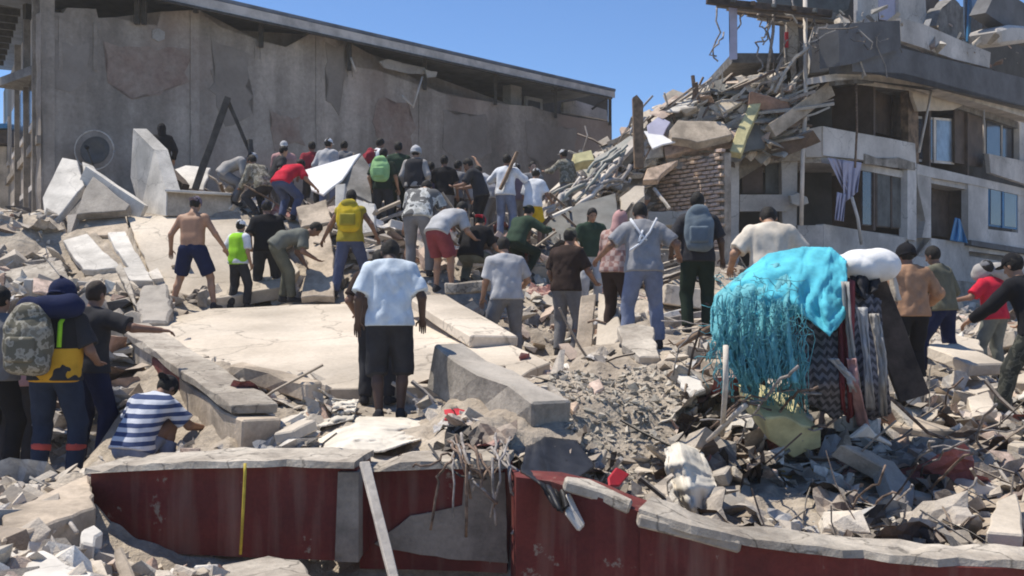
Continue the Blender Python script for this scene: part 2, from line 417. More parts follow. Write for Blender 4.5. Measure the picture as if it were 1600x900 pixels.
def box_between(name, a, b, w, h, mat, parent=None, up=(0, 0, 1), seed=None, bevel=0.006, taper=1.0, rough=0.06):
    """a bar of section w x h from a to b"""
    a, b = np.asarray(a, float), np.asarray(b, float)
    t = nrm(b - a)
    s = np.cross(t, up)
    if np.linalg.norm(s) < 1e-3: s = np.cross(t, (1, 0, 0))
    s = nrm(s); u = np.cross(s, t)
    r = np.random.default_rng(seed) if seed is not None else None
    bm = bmesh.new()
    rings = []
    K = (5 if rough < 0.08 else 14) if seed is not None else 2
    for k in range(K):
        f = k / (K - 1)
        c = a + (b - a) * f
        q = 1 + (taper - 1) * f
        ring = []
        for sx, sy in ((-1, -1), (1, -1), (1, 1), (-1, 1)):
            p = c + s * sx * w / 2 * q + u * sy * h / 2 * q
            if r is not None: p = p + r.normal(0, rough * min(w, h), 3)
            ring.append(bm.verts.new(tuple(p)))
        rings.append(ring)
    for k in range(K - 1):
        for j in range(4):
            bm.faces.new((rings[k][j], rings[k][(j + 1) % 4], rings[k + 1][(j + 1) % 4], rings[k + 1][j]))
    bm.faces.new(rings[0][::-1]); bm.faces.new(rings[-1])
    if bevel:
        bmesh.ops.recalc_face_normals(bm, faces=bm.faces[:])
        es = [e for e in bm.edges if len(e.link_faces) == 2 and e.link_faces[0].normal.dot(e.link_faces[1].normal) < 0.7]
        bmesh.ops.bevel(bm, geom=es, offset=bevel, segments=1, affect='EDGES', clamp_overlap=True)
    return bm_obj(name, bm, mat, parent)

def tube_data(path, rad, sides=6):
    path = [np.asarray(p, float) for p in path]
    n = len(path)
    verts, faces = [], []
    prev = None
    for i in range(n):
        t = nrm(path[min(i + 1, n - 1)] - path[max(i - 1, 0)])
        if prev is None:
            s = np.cross(t, (0.2, 0.3, 1)); s = nrm(s)
        else:
            s = nrm(prev - t * np.dot(prev, t))
        prev = s
        u = np.cross(t, s)
        rr = rad[i] if hasattr(rad, '__len__') else rad
        for k in range(sides):
            a = 2 * math.pi * k / sides
            verts.append(path[i] + (s * math.cos(a) + u * math.sin(a)) * rr)
    for i in range(n - 1):
        for k in range(sides):
            a, b = i * sides + k, i * sides + (k + 1) % sides
            faces.append((a, b, b + sides, a + sides))
    faces.append(tuple(range(sides))[::-1]); faces.append(tuple(range((n - 1) * sides, n * sides)))
    return verts, faces

def tube(name, path, rad, mat, parent=None, sides=6):
    v, f = tube_data(path, rad, sides)
    return mesh_obj(name, v, f, mat, parent, smooth=True)

def wiggle(a, b, n, amp, r, sag=0.0):
    a, b = np.asarray(a, float), np.asarray(b, float)
    out = []
    off = np.zeros(3)
    for i in range(n + 1):
        f = i / n
        off = off * 0.6 + r.normal(0, amp, 3)
        p = a + (b - a) * f + off * (1 if 0 < i < n else 0)
        p[2] -= sag * 4 * f * (1 - f)
        out.append(p)
    return out

# plane of a wall: pixel -> wall coordinates -> world
class Plane:
    def __init__(self, o, u):
        self.o = V(*o, 0); self.u = nrm(V(u[0], u[1], 0)); self.n = V(self.u[1], -self.u[0], 0)   # n points towards the camera
    def hit(self, px, py, off=0.0):
        d = V((px - 800) / 1600, 1, -(py - 450) / 1600)
        c = V(0, 0, CAM_H)
        o = self.o + self.n * off
        t = np.dot(o - c, self.n) / np.dot(d, self.n)
        return c + d * t
    def panel(self, name, pix, thick, mat, parent=None, off=0.0, step=0, amp=0, seed=0, bevel=0.0):
        poly = [self.hit(x, y, off) for x, y in pix]
        if amp: poly = jag(poly, step, amp, np.random.default_rng(seed))
        return prism(name, poly, -self.n * thick, mat, parent, bevel)
    def rect(self, name, x0, y0, x1, y1, thick, mat, parent=None, off=0.0, slope=None):
        """a wall piece that keeps true verticals; slope: pixels that the lower/upper edge falls from x0 to x1 (by default the wall's own perspective)"""
        a = self.hit(x0, y0, off); b = self.hit(x0, y1, off); c = self.hit(x1, (y0 + y1) / 2, off)
        pts = [a, V(c[0], c[1], a[2]), V(c[0], c[1], b[2]), b]
        return prism(name, pts, -self.n * thick, mat, parent)

# ------------------------------------------------------------------ people: bodies and clothes grown from smooth distance fields
def smin(a, b, k):
    h = np.clip(0.5 + 0.5 * (b - a) / k, 0, 1)
    return b + (a - b) * h - k * h * (1 - h)

class Field:
    def __init__(self): self.pr = []
    def cone(self, a, b, ra, rb, k=0.03, cut=None, sub=False):
        self.pr.append(('c', np.asarray(a, float), np.asarray(b, float), ra, rb, k, cut)); return self
    def ell(self, c, ax, rad, k=0.02, cut=None):
        self.pr.append(('e', np.asarray(c, float), np.asarray(ax, float), np.asarray(rad, float), None, k, cut)); return self
    def box(self, c, ax, half, rnd, k=0.01):
        self.pr.append(('b', np.asarray(c, float), np.asarray(ax, float), np.asarray(half, float), rnd, k, None)); return self
    def bounds(self, q):
        if q[0] == 'c':
            m = max(q[3], q[4]); return np.minimum(q[1], q[2]) - m, np.maximum(q[1], q[2]) + m
        m = np.abs(q[2]).T @ q[3] if q[0] == 'e' else np.abs(q[2]).T @ (q[3] + q[4])
        return q[1] - m, q[1] + m
    def build(self, h, clips=(), fold=0.0, freq=18.0, seed=0, stretch=(1, 1, 1)):
        bs = [self.bounds(q) for q in self.pr]
        lo = np.min([b[0] for b in bs], axis=0) - 3 * h - fold; hi = np.max([b[1] for b in bs], axis=0) + 3 * h + fold
        n = np.ceil((hi - lo) / h).astype(int) + 1
        X = [lo[i] + h * np.arange(n[i]) for i in range(3)]
        F = np.full(tuple(n), 0.5)
        for q, (bl, bh) in zip(self.pr, bs):
            mg = q[5] + 2.5 * h + 0.02
            sl = []
            for i in range(3):
                i0 = max(0, int((bl[i] - mg - lo[i]) / h)); i1 = min(n[i], int((bh[i] + mg - lo[i]) / h) + 2)
                sl.append(slice(i0, i1))
            x = X[0][sl[0]][:, None, None]; y = X[1][sl[1]][None, :, None]; z = X[2][sl[2]][None, None, :]
            if q[0] == 'c':
                a, b = q[1], q[2]; ba = b - a; L2 = max(ba @ ba, 1e-9)
                t = np.clip(((x - a[0]) * ba[0] + (y - a[1]) * ba[1] + (z - a[2]) * ba[2]) / L2, 0, 1)
                d = np.sqrt((x - a[0] - t * ba[0]) ** 2 + (y - a[1] - t * ba[1]) ** 2 + (z - a[2] - t * ba[2]) ** 2) - (q[3] + (q[4] - q[3]) * t)
            else:
                c, ax, rad = q[1], q[2], q[3]
                l = [(x - c[0]) * ax[i][0] + (y - c[1]) * ax[i][1] + (z - c[2]) * ax[i][2] for i in range(3)]
                if q[0] == 'e':
                    k0 = np.sqrt((l[0] / rad[0]) ** 2 + (l[1] / rad[1]) ** 2 + (l[2] / rad[2]) ** 2)
                    k1 = np.sqrt((l[0] / rad[0] ** 2) ** 2 + (l[1] / rad[1] ** 2) ** 2 + (l[2] / rad[2] ** 2) ** 2)
                    d = k0 * (k0 - 1) / np.maximum(k1, 1e-6)
                else:
                    e = [np.abs(l[i]) - rad[i] for i in range(3)]
                    d = np.sqrt(np.maximum(e[0], 0) ** 2 + np.maximum(e[1], 0) ** 2 + np.maximum(e[2], 0) ** 2) + np.minimum(np.maximum(e[0], np.maximum(e[1], e[2])), 0) - q[4]
            if q[6] is not None:
                p0, nn = q[6]
                d = np.maximum(d, (x - p0[0]) * nn[0] + (y - p0[1]) * nn[1] + (z - p0[2]) * nn[2])
            F[tuple(sl)] = smin(F[tuple(sl)], d, max(q[5], 1e-4))
        x = X[0][:, None, None]; y = X[1][None, :, None]; z = X[2][None, None, :]
        if fold:
            r = np.random.default_rng(seed)
            w = 0
            for i in range(5):
                k = r.normal(0, 1, 3); k = k / np.linalg.norm(k) * freq * r.uniform(0.6, 1.6) * np.asarray(stretch)
                a_ = 0.5 * (k[0] * x + k[1] * y + k[2] * z) + r.uniform(0, 6.3) + 1.3 * np.sin(0.35 * (k[1] * x - k[0] * y + k[0] * z) + r.uniform(0, 6))
                w = w + 1.0 - 2.0 * np.abs(np.sin(a_))
            F = F + fold * (w / 2.2 - 0.5)
        for p0, nn in clips:
            F = np.maximum(F, (x - p0[0]) * nn[0] + (y - p0[1]) * nn[1] + (z - p0[2]) * nn[2])
        return nets(F, lo, h)

def nets(F, lo, h):
    """surface nets"""
    S = F < 0
    nx, ny, nz = F.shape
    c = [S[dx:nx - 1 + dx, dy:ny - 1 + dy, dz:nz - 1 + dz] for dx in (0, 1) for dy in (0, 1) for dz in (0, 1)]
    anyc = np.logical_or.reduce(c); allc = np.logical_and.reduce(c)
    mask = anyc & ~allc
    idx = np.full(mask.shape, -1, int)
    I = np.argwhere(mask)
    idx[mask] = np.arange(len(I))
    acc = np.zeros((len(I), 3)); cnt = np.zeros(len(I))
    corners = [(0, 0, 0), (1, 0, 0), (0, 1, 0), (1, 1, 0), (0, 0, 1), (1, 0, 1), (0, 1, 1), (1, 1, 1)]
    fv = {cn: F[I[:, 0] + cn[0], I[:, 1] + cn[1], I[:, 2] + cn[2]] for cn in corners}
    for a in corners:
        for ax in range(3):
            if a[ax] == 0:
                b = list(a); b[ax] = 1; b = tuple(b)
                fa, fb = fv[a], fv[b]
                cr = (fa < 0) != (fb < 0)
                t = np.where(cr, fa / np.where(np.abs(fa - fb) < 1e-12, 1, fa - fb), 0)
                p = np.array(a, float)[None, :].repeat(len(I), 0); p[:, ax] = t
                acc += p * cr[:, None]; cnt += cr
    Vt = lo + h * (I + acc / np.maximum(cnt, 1)[:, None])
    quads = []
    for ax in range(3):
        o = [i for i in range(3) if i != ax]
        A = np.take(S, range(F.shape[ax] - 1), axis=ax); B = np.take(S, range(1, F.shape[ax]), axis=ax)
        E = np.argwhere(A != B)
        ok = (E[:, o[0]] > 0) & (E[:, o[1]] > 0) & (E[:, o[0]] < F.shape[o[0]] - 1) & (E[:, o[1]] < F.shape[o[1]] - 1)
        E = E[ok]
        q = []
        for d0, d1 in ((1, 1), (0, 1), (0, 0), (1, 0)):
            e = E.copy(); e[:, o[0]] -= d0; e[:, o[1]] -= d1
            q.append(idx[e[:, 0], e[:, 1], e[:, 2]])
        q = np.stack(q, 1)
        ins = S[E[:, 0], E[:, 1], E[:, 2]]
        flip = ins if ax != 1 else ~ins
        q[~flip] = q[~flip][:, ::-1]
        quads.append(q)
    Q = np.concatenate(quads) if quads else np.zeros((0, 4), int)
    Q = Q[(Q >= 0).all(1)]
    return Vt, Q

def net_obj(name, vq, mat, parent, extra=None):
    Vt, Q = vq
    faces = [tuple(q) for q in Q.tolist()]
    verts = [tuple(v) for v in Vt.tolist()]
    if extra:
        for ev, ef in extra:
            o = len(verts)
            verts += [tuple(map(float, v)) for v in ev]
            faces += [tuple(i + o for i in f) for f in ef]
    return mesh_obj(name, verts, faces, mat, parent, smooth=True)

def rotx(a): c, s = math.cos(a), math.sin(a); return np.array([[1, 0, 0], [0, c, -s], [0, s, c]])
def roty(a): c, s = math.cos(a), math.sin(a); return np.array([[c, 0, s], [0, 1, 0], [-s, 0, c]])
def rotz(a): c, s = math.cos(a), math.sin(a); return np.array([[c, -s, 0], [s, c, 0], [0, 0, 1]])

def ik(a, b, l1, l2, pole):
    d = b - a; L = np.linalg.norm(d)
    if L > (l1 + l2) * 0.995:
        d = d / L * (l1 + l2) * 0.995; b = a + d; L = (l1 + l2) * 0.995
    if L < abs(l1 - l2) + 0.03: 
        L = abs(l1 - l2) + 0.03; d = nrm(d) * L; b = a + d
    t = d / L
    x = (l1 * l1 - l2 * l2 + L * L) / (2 * L)
    hh = math.sqrt(max(l1 * l1 - x * x, 0))
    p = np.asarray(pole, float); p = p - t * np.dot(p, t); p = nrm(p)
    return a + t * x + p * hh, b

PEOPLE_FEET = []

def person(px, py, d, label, H=1.72, face=0, lean=4, side=0, twist=0, headp=0, heady=0, crouch=0.0, feet=((-0.11, -0.02), (0.11, 0.04)), feetz=(0, 0),
           hl=(-0.09, 0.05, -0.50), hr=(0.09, 0.05, -0.50), shirt=('c_grey', 'short'), legs=('trousers', 'c_charcoal'), skin='skin_brown',
           hair='hair_black', hat=None, shoes='c_charcoal', loose=1.0, group='people searching the rubble', wide=1.0, pack=None, extras=(), vest=None, long_hair=False, name='person', bands=None):
    root_p = P(px, py, d)
    PEOPLE_FEET.append(root_p.copy())
    if d > 18.9: H = H * 0.94
    s = H / 1.75
    seed = int(px * 7 + py * 3) % 9973
    jr = np.random.default_rng(seed)
    hl = np.asarray(hl, float) + jr.normal(0, 0.03, 3) + V(0, 0.03, 0.03); hr = np.asarray(hr, float) + jr.normal(0, 0.03, 3) + V(0, 0.03, 0.03)
    h = min(max(d * 0.00115, 0.0115), 0.021)
    e = empty(name, tuple(root_p), -math.radians(face))
    tag(e, label, 'person', group)
    # skeleton, person faces +y in its own frame
    fl = V(feet[0][0], feet[0][1], feetz[0]); fr = V(feet[1][0], feet[1][1], feetz[1])
    L = math.radians(lean)
    pel = V((fl[0] + fr[0]) / 2, (fl[1] + fr[1]) / 2 - 0.18 * math.sin(L) * s - 0.1 * min(crouch, 0.4), 0.95 * s - crouch)
    thigh, shin = 0.44 * s, 0.42 * s
    for _ in range(40):
        okk = all(np.linalg.norm(pel + V(sd * 0.095 * s, 0, -0.03 * s) - (f + V(0, 0, 0.085 * s))) < (thigh + shin) * 0.992 for sd, f in ((-1, fl), (1, fr)))
        if okk: break
        pel[2] -= 0.012
    S1 = roty(math.radians(side) * 0.5) @ rotx(-L * 0.55)
    S2 = roty(math.radians(side)) @ rotx(-L)
    u1 = S1 @ V(0, 0, 1)
    T = S2 @ rotz(-math.radians(twist))
    r2, f2, u2 = T @ V(1, 0, 0), T @ V(0, 1, 0), T @ V(0, 0, 1)
    S3 = rotz(-math.radians(heady)) @ roty(math.radians(side) * 0.6) @ rotx(-(L * 0.75 + math.radians(headp)))
    r3, f3, u3 = S3 @ V(1, 0, 0), S3 @ V(0, 1, 0), S3 @ V(0, 0, 1)
    waist = pel + u1 * 0.15 * s; chest = waist + u2 * 0.24 * s; neckb = chest + u2 * 0.155 * s
    headc = neckb + u3 * 0.15 * s + f3 * 0.015 * s
    rx = V(1, 0, 0)
    W = wide
    sh = {k: chest + u2 * 0.078 * s + r2 * k * 0.178 * s * (0.5 + 0.5 * W) for k in (-1, 1)}
    hip = {k: pel + rx * k * 0.095 * s * W - V(0, 0, 0.03 * s) for k in (-1, 1)}
    kn, an, el, wr = {}, {}, {}, {}
    for k, f in ((-1, fl), (1, fr)):
        kn[k], an[k] = ik(hip[k], f + V(0, 0, 0.085 * s), thigh, shin, V(k * 0.25, 1, 0.1))
    for k, t in ((-1, hl), (1, hr)):
        el[k], wr[k] = ik(sh[k], sh[k] + np.asarray(t, float) * s, 0.29 * s, 0.255 * s, V(k * 0.55, -1.0, -0.35))
    ax2 = np.array([r2, f2, u2]); ax3 = np.array([r3, f3, u3])
    tw = 0.072 * s * W
    def torso(F, dr, low=True):
        for k in (-1, 0, 1):
            pc = chest + r2 * k * tw * 1.25; pw = waist + r2 * k * tw * 0.95; pp = pel + rx * k * tw * 1.05
            F.cone(pc + u2 * 0.02, pw, (0.103 + dr) * s, (0.098 * (0.6 + 0.4 * W) + dr) * s, 0.04)
            if low: F.cone(pw, pp, (0.098 * (0.6 + 0.4 * W) + dr) * s, (0.108 + dr) * s, 0.04)
        for k in (-1, 1):
            F.cone(neckb - u2 * 0.015 * s, sh[k], (0.046 + dr) * s, (0.052 + dr) * s, 0.05)
            F.cone(chest + u2 * 0.03, sh[k] - u2 * 0.03 * s, (0.075 + dr) * s, (0.055 + dr) * s, 0.04)
    # ---- body
    B = Field()
    torso(B, 0.0)
    B.cone(neckb - u2 * 0.03 * s, headc, 0.058 * s, 0.05 * s, 0.03)
    B.ell(headc + u3 * 0.028 * s, ax3, V(0.077, 0.097, 0.108) * s, 0.02)
    B.ell(headc + f3 * 0.035 * s - u3 * 0.05 * s, ax3, V(0.055, 0.058, 0.06) * s, 0.03)
    B.cone(headc + f3 * 0.095 * s + u3 * 0.015 * s, headc + f3 * 0.112 * s - u3 * 0.02 * s, 0.011 * s, 0.015 * s, 0.012)
    for k in (-1, 1):
        B.ell(headc + r3 * k * 0.079 * s - f3 * 0.005 * s, ax3, V(0.012, 0.022, 0.034) * s, 0.008)
        B.cone(sh[k], el[k], 0.056 * s * (0.5 + 0.5 * W), 0.043 * s, 0.035)
        B.cone(el[k], wr[k], 0.044 * s, 0.029 * s, 0.02)
        B.cone(hip[k], kn[k], 0.092 * s * (0.6 + 0.4 * W), 0.06 * s, 0.03)
        B.cone(kn[k] , kn[k] + (an[k] - kn[k]) * 0.35 + V(0, -0.015, 0) * s, 0.056 * s, 0.056 * s, 0.02)
        B.cone(kn[k] + (an[k] - kn[k]) * 0.35 + V(0, -0.015, 0) * s, an[k], 0.056 * s, 0.036 * s, 0.02)
        f = (fl if k < 0 else fr)
        B.cone(an[k] - V(0, 0.03, 0.045) * s, an[k] + V(k * 0.03, 0.14, -0.055) * s, 0.034 * s, 0.026 * s, 0.03)
    fing = []
    for k in (-1, 1):
        t = nrm(wr[k] - el[k])
        side_v = nrm(np.cross(t, V(0, 0, 1)) if abs(t[2]) < 0.9 else np.cross(t, V(k, 0, 0)))    # across the palm
        pn = np.cross(t, side_v)                                                                    # palm normal
        inward = -r2 * k
        if np.dot(pn, inward) < 0: pn = -pn
        B.ell(wr[k] + t * 0.045 * s, np.array([side_v, pn, t]), V(0.040, 0.017, 0.055) * s, 0.012)
        ll = (0.075, 0.085, 0.08, 0.062)
        for j in range(4):
            b0 = wr[k] + t * 0.075 * s + side_v * (0.027 - 0.018 * j) * s
            b1 = b0 + nrm(t + pn * 0.35) * ll[j] * 0.5 * s; b2 = b1 + nrm(t * 0.7 + pn * 0.9) * ll[j] * 0.5 * s
            fing.append(tube_data([b0 - t * 0.015 * s, b0, b1, b2], [0.009 * s, 0.0095 * s, 0.0085 * s, 0.006 * s], 5))
        fwdv = f2 if abs(np.dot(side_v, f2)) > 0.3 else V(0, 1, 0)
        sgn = 1 if np.dot(side_v, fwdv) > 0 else -1
        b0 = wr[k] + t * 0.025 * s + side_v * sgn * 0.03 * s
        b1 = b0 + nrm(t * 0.7 + side_v * sgn * 0.8) * 0.035 * s; b2 = b1 + nrm(t + pn * 0.3 + side_v * sgn * 0.2) * 0.032 * s
        fing.append(tube_data([b0 - side_v * sgn * 0.01, b0, b1, b2], [0.012 * s, 0.012 * s, 0.010 * s, 0.007 * s], 5))
    net_obj('body', B.build(h), skin, e, fing)
    if abs(face) > 120:
        for k in (-1, 1):
            E = Field().ell(headc + f3 * 0.088 * s + r3 * k * 0.032 * s + u3 * 0.028 * s, ax3, V(0.016, 0.010, 0.009) * s, 0.001)
            net_obj('eye', E.build(0.006), 'eye_dark', e)
        M = Field().ell(headc + f3 * 0.09 * s - u3 * 0.055 * s, ax3, V(0.024, 0.008, 0.007) * s, 0.001)
        net_obj('mouth', M.build(0.006), 'c_maroon', e)
    # ---- clothes
    if shirt:
        C = Field()
        dr = 0.016 * loose
        torso(C, dr)
        for k in (-1, 0, 1):
            C.cone(pel + rx * k * tw * 1.08, pel + rx * k * tw * 1.15 - u1 * 0.06 * s, (0.118 + dr) * s, (0.124 + dr) * s, 0.04)
        for k in (-1, 1):
            if shirt[1] == 'long':
                C.cone(sh[k], el[k], (0.060 + dr) * s, (0.050 + dr) * s, 0.03)
                ce = el[k] + (wr[k] - el[k]) * 0.93
                C.cone(el[k], ce, (0.050 + dr) * s, (0.036 + dr * 0.7) * s, 0.02, cut=(ce, nrm(wr[k] - el[k])))
            elif shirt[1] == 'short':
                ce = sh[k] + (el[k] - sh[k]) * 0.80
                C.cone(sh[k], ce, (0.060 + dr) * s, (0.066 + dr) * s, 0.03, cut=(ce, nrm(el[k] - sh[k])))
        clips = [(pel - u1 * 0.055 * s, -u1), (neckb + u2 * 0.035 * s, u2)]
        net_obj('shirt', C.build(h, clips, fold=(0.0065 if d < 15 else 0.007) * loose, freq=38 if d < 15 else 26, seed=seed, stretch=(1, 1, 0.5)), shirt[0], e)
    if vest:
        C = Field()
        dr = 0.034
        for k in (-1, 0, 1):
            pc = chest + r2 * k * tw * 1.25; pw = waist + r2 * k * tw; pp = pel + rx * k * tw * 1.05
            C.cone(pc + u2 * 0.03, pw, (0.103 + dr) * s, (0.10 + dr) * s, 0.04)
            C.cone(pw, pp, (0.10 + dr) * s, (0.11 + dr) * s, 0.04)
        for k in (-1, 1):
            C.cone(neckb - u2 * 0.02 * s, sh[k] - r2 * k * 0.04 * s, 0.075 * s, 0.08 * s, 0.04)
        clips = [(pel - u1 * 0.07 * s, -u1), (neckb + u2 * 0.02 * s, u2)]
        vv = net_obj('vest', C.build(h, clips, fold=0.005, freq=18, seed=seed + 3), vest, e)
    if legs:
        C = Field()
        dr = 0.014
        for k in (-1, 0, 1):
            C.cone(waist + r2 * k * tw * 0.7 - u1 * 0.06 * s, pel + rx * k * tw * 0.9, 0.094 * s, 0.112 * s, 0.03)
        for k in (-1, 1):
            if legs[0] == 'trousers':
                C.cone(hip[k], kn[k], (0.097 * (0.6 + 0.4 * W) + dr) * s, (0.066 + dr) * s, 0.025)
                ce = kn[k] + (an[k] - kn[k]) * 0.97
                C.cone(kn[k], ce, (0.066 + dr) * s, (0.052 + dr) * s, 0.015, cut=(ce, nrm(an[k] - kn[k])))
            else:
                if legs[0] == 'long_shorts':
                    C.cone(hip[k], kn[k], (0.100 + dr) * s, (0.082 + dr) * s, 0.025)
                    ce = kn[k] + (an[k] - kn[k]) * 0.14
                    C.cone(kn[k], ce, (0.082 + dr) * s, (0.085 + dr) * s, 0.02, cut=(ce, nrm(an[k] - kn[k])))
                else:
                    ce = hip[k] + (kn[k] - hip[k]) * 0.85
                    C.cone(hip[k], ce, (0.100 + dr) * s, (0.092 + dr) * s, 0.025, cut=(ce, nrm(kn[k] - hip[k])))
        clips = [(waist - u1 * 0.02 * s, u1)]
        net_obj('trousers' if legs[0] == 'trousers' else 'shorts', C.build(h, clips, fold=0.0055, freq=34, seed=seed + 1, stretch=(1, 1, 0.45)), legs[1], e)
    if bands:
        for k in (-1, 1):
            c0 = kn[k] + (an[k] - kn[k]) * 0.42; c1 = kn[k] + (an[k] - kn[k]) * 0.56
            F = Field().cone(c0, c1, 0.086 * s, 0.083 * s, 0.001)
            t = nrm(c1 - c0)
            net_obj('reflective_band', F.build(h, [(c0, -t), (c1, t)]), bands, e)
    if shoes:
        for k in (-1, 1):
            C = Field()
            C.cone(an[k] + V(0, -0.035, -0.05) * s, an[k] + V(k * 0.03, 0.155, -0.055) * s, 0.046 * s, 0.040 * s, 0.02)
            C.cone(an[k] + V(0, -0.02, -0.01) * s, an[k] + V(0, 0.02, -0.03) * s, 0.046 * s, 0.045 * s, 0.02)
            net_obj('shoe', C.build(min(h, 0.016), [(an[k] - V(0, 0, 0.085) * s, V(0, 0, -1))]), shoes, e)
    if hair:
        C = Field()
        C.ell(headc + u3 * 0.036 * s - f3 * 0.006 * s, ax3, V(0.086, 0.104, 0.112) * s, 0.02)
        cl = [(headc + f3 * 0.045 * s + u3 * 0.02 * s, nrm(f3 * 0.85 - u3 * 0.55)), (headc - u3 * 0.06 * s, nrm(-u3 + f3 * 0.3))]
        if long_hair:
            C.cone(headc - f3 * 0.06 * s, neckb - f2 * 0.08 * s - u2 * 0.05 * s, 0.075 * s, 0.05 * s, 0.03)
            cl = cl[:1]
        net_obj('hair', C.build(h * 0.9, cl, fold=0.003, freq=60, seed=seed), hair, e)
    if hat:
        kind, hm = hat
        C = Field()
        cc = headc + u3 * 0.045 * s
        if kind == 'cap':
            C.ell(cc, ax3, V(0.092, 0.110, 0.108) * s, 0.01, cut=(headc + u3 * 0.035 * s, -u3))
            C.ell(headc + u3 * 0.045 * s + f3 * 0.125 * s, ax3, V(0.075, 0.075, 0.010) * s, 0.015)
        elif kind == 'backcap':
            C.ell(cc, ax3, V(0.092, 0.110, 0.108) * s, 0.01, cut=(headc + u3 * 0.02 * s, -u3))
            C.ell(headc + u3 * 0.035 * s - f3 * 0.12 * s, ax3, V(0.07, 0.06, 0.010) * s, 0.015)
        elif kind == 'helmet':
            C.ell(cc + u3 * 0.004, ax3, V(0.118, 0.135, 0.125) * s, 0.01, cut=(headc - u3 * 0.005 * s, -u3))
            C.ell(headc + u3 * 0.0 * s, ax3, V(0.126, 0.146, 0.012) * s, 0.012)
            C.cone(headc + u3 * 0.165 * s - f3 * 0.09 * s, headc + u3 * 0.172 * s + f3 * 0.06 * s, 0.012, 0.012, 0.02)
        elif kind == 'wide':
            C.ell(cc, ax3, V(0.092, 0.108, 0.11) * s, 0.01, cut=(headc + u3 * 0.04 * s, -u3))
            C.ell(headc + u3 * 0.05 * s, ax3, V(0.165, 0.175, 0.014) * s, 0.02)
        else:  # wrapped scarf / hood
            C.ell(headc + u3 * 0.02 * s - f3 * 0.01 * s, ax3, V(0.098, 0.112, 0.13) * s, 0.02)
            C.cone(headc - f3 * 0.04 * s, neckb - f2 * 0.02 * s, 0.08 * s, 0.10 * s, 0.04)
        cl = [(headc + f3 * 0.065 * s, f3)] if kind == 'hood' else []
        net_obj({'cap': 'cap', 'backcap': 'cap', 'helmet': 'helmet', 'wide': 'hat'}.get(kind, 'hood'), C.build(h * 0.9, cl), hm, e)
    frame = dict(e=e, chest=chest, waist=waist, pel=pel, r=r2, f=f2, u=u2, neckb=neckb, headc=headc, sh=sh, wr=wr, s=s, root=root_p, face=face, h=h)
    if pack: backpack(frame, *pack)
    return frame

def to_world(fr, p):
    return fr['root'] + rotz(-math.radians(fr['face'])) @ np.asarray(p, float)

def backpack(fr, mat, label, size=(0.17, 0.095, 0.24), mat2=None, drop=0.04):
    """worn on the back; a thing of its own"""
    R = rotz(-math.radians(fr['face']))
    s = fr['s']
    r, f, u = R @ fr['r'], R @ fr['f'], R @ fr['u']
    c = to_world(fr, fr['chest']) - f * (0.125 * s + size[1]) - u * drop
    o = empty('backpack', tuple(c))
    tag(o, label, 'backpack', 'backpacks worn by searchers')
    ax = np.array([r, f, u]); z = V(0, 0, 0)
    F = Field().box(-u * size[2] * 0.25, ax, V(size[0] - 0.085, max(size[1] - 0.085, 0.005), size[2] * 0.75 - 0.085), 0.085, 0.03)
    F.ell(u * size[2] * 0.35, ax, V(size[0] * 0.86, size[1] * 0.85, size[2] * 0.66), 0.06)
    net_obj('bag', F.build(0.016, fold=0.011, freq=17, seed=3), mat, o)
    F = Field().box(-f * (size[1] + 0.005) - u * size[2] * 0.35, ax, V(size[0] * 0.55, 0.012, size[2] * 0.28), 0.028)
    net_obj('pocket', F.build(0.014), mat2 or mat, o)
    F = Field().ell(u * size[2] * 0.72 - f * size[1] * 0.15, ax, V(size[0] * 0.72, size[1] * 0.82, size[2] * 0.33), 0.03)
    net_obj('flap', F.build(0.014), mat2 or mat, o)
    for k in (-1, 1):
        sp = to_world(fr, fr['sh'][k]) - c
        w = to_world(fr, fr['waist']) - c
        path = [u * size[2] * 0.7 + r * k * 0.07, sp * 0.9 + u * 0.07 - r * k * 0.05, sp + f * 0.09 - r * k * 0.05 - u * 0.02, w + r * k * 0.15 + f * 0.09, -u * size[2] * 0.7 + r * k * 0.12 + f * size[1] * 0.7]
        tube('strap', path, 0.017, mat2 or mat, o, 5)
    return o

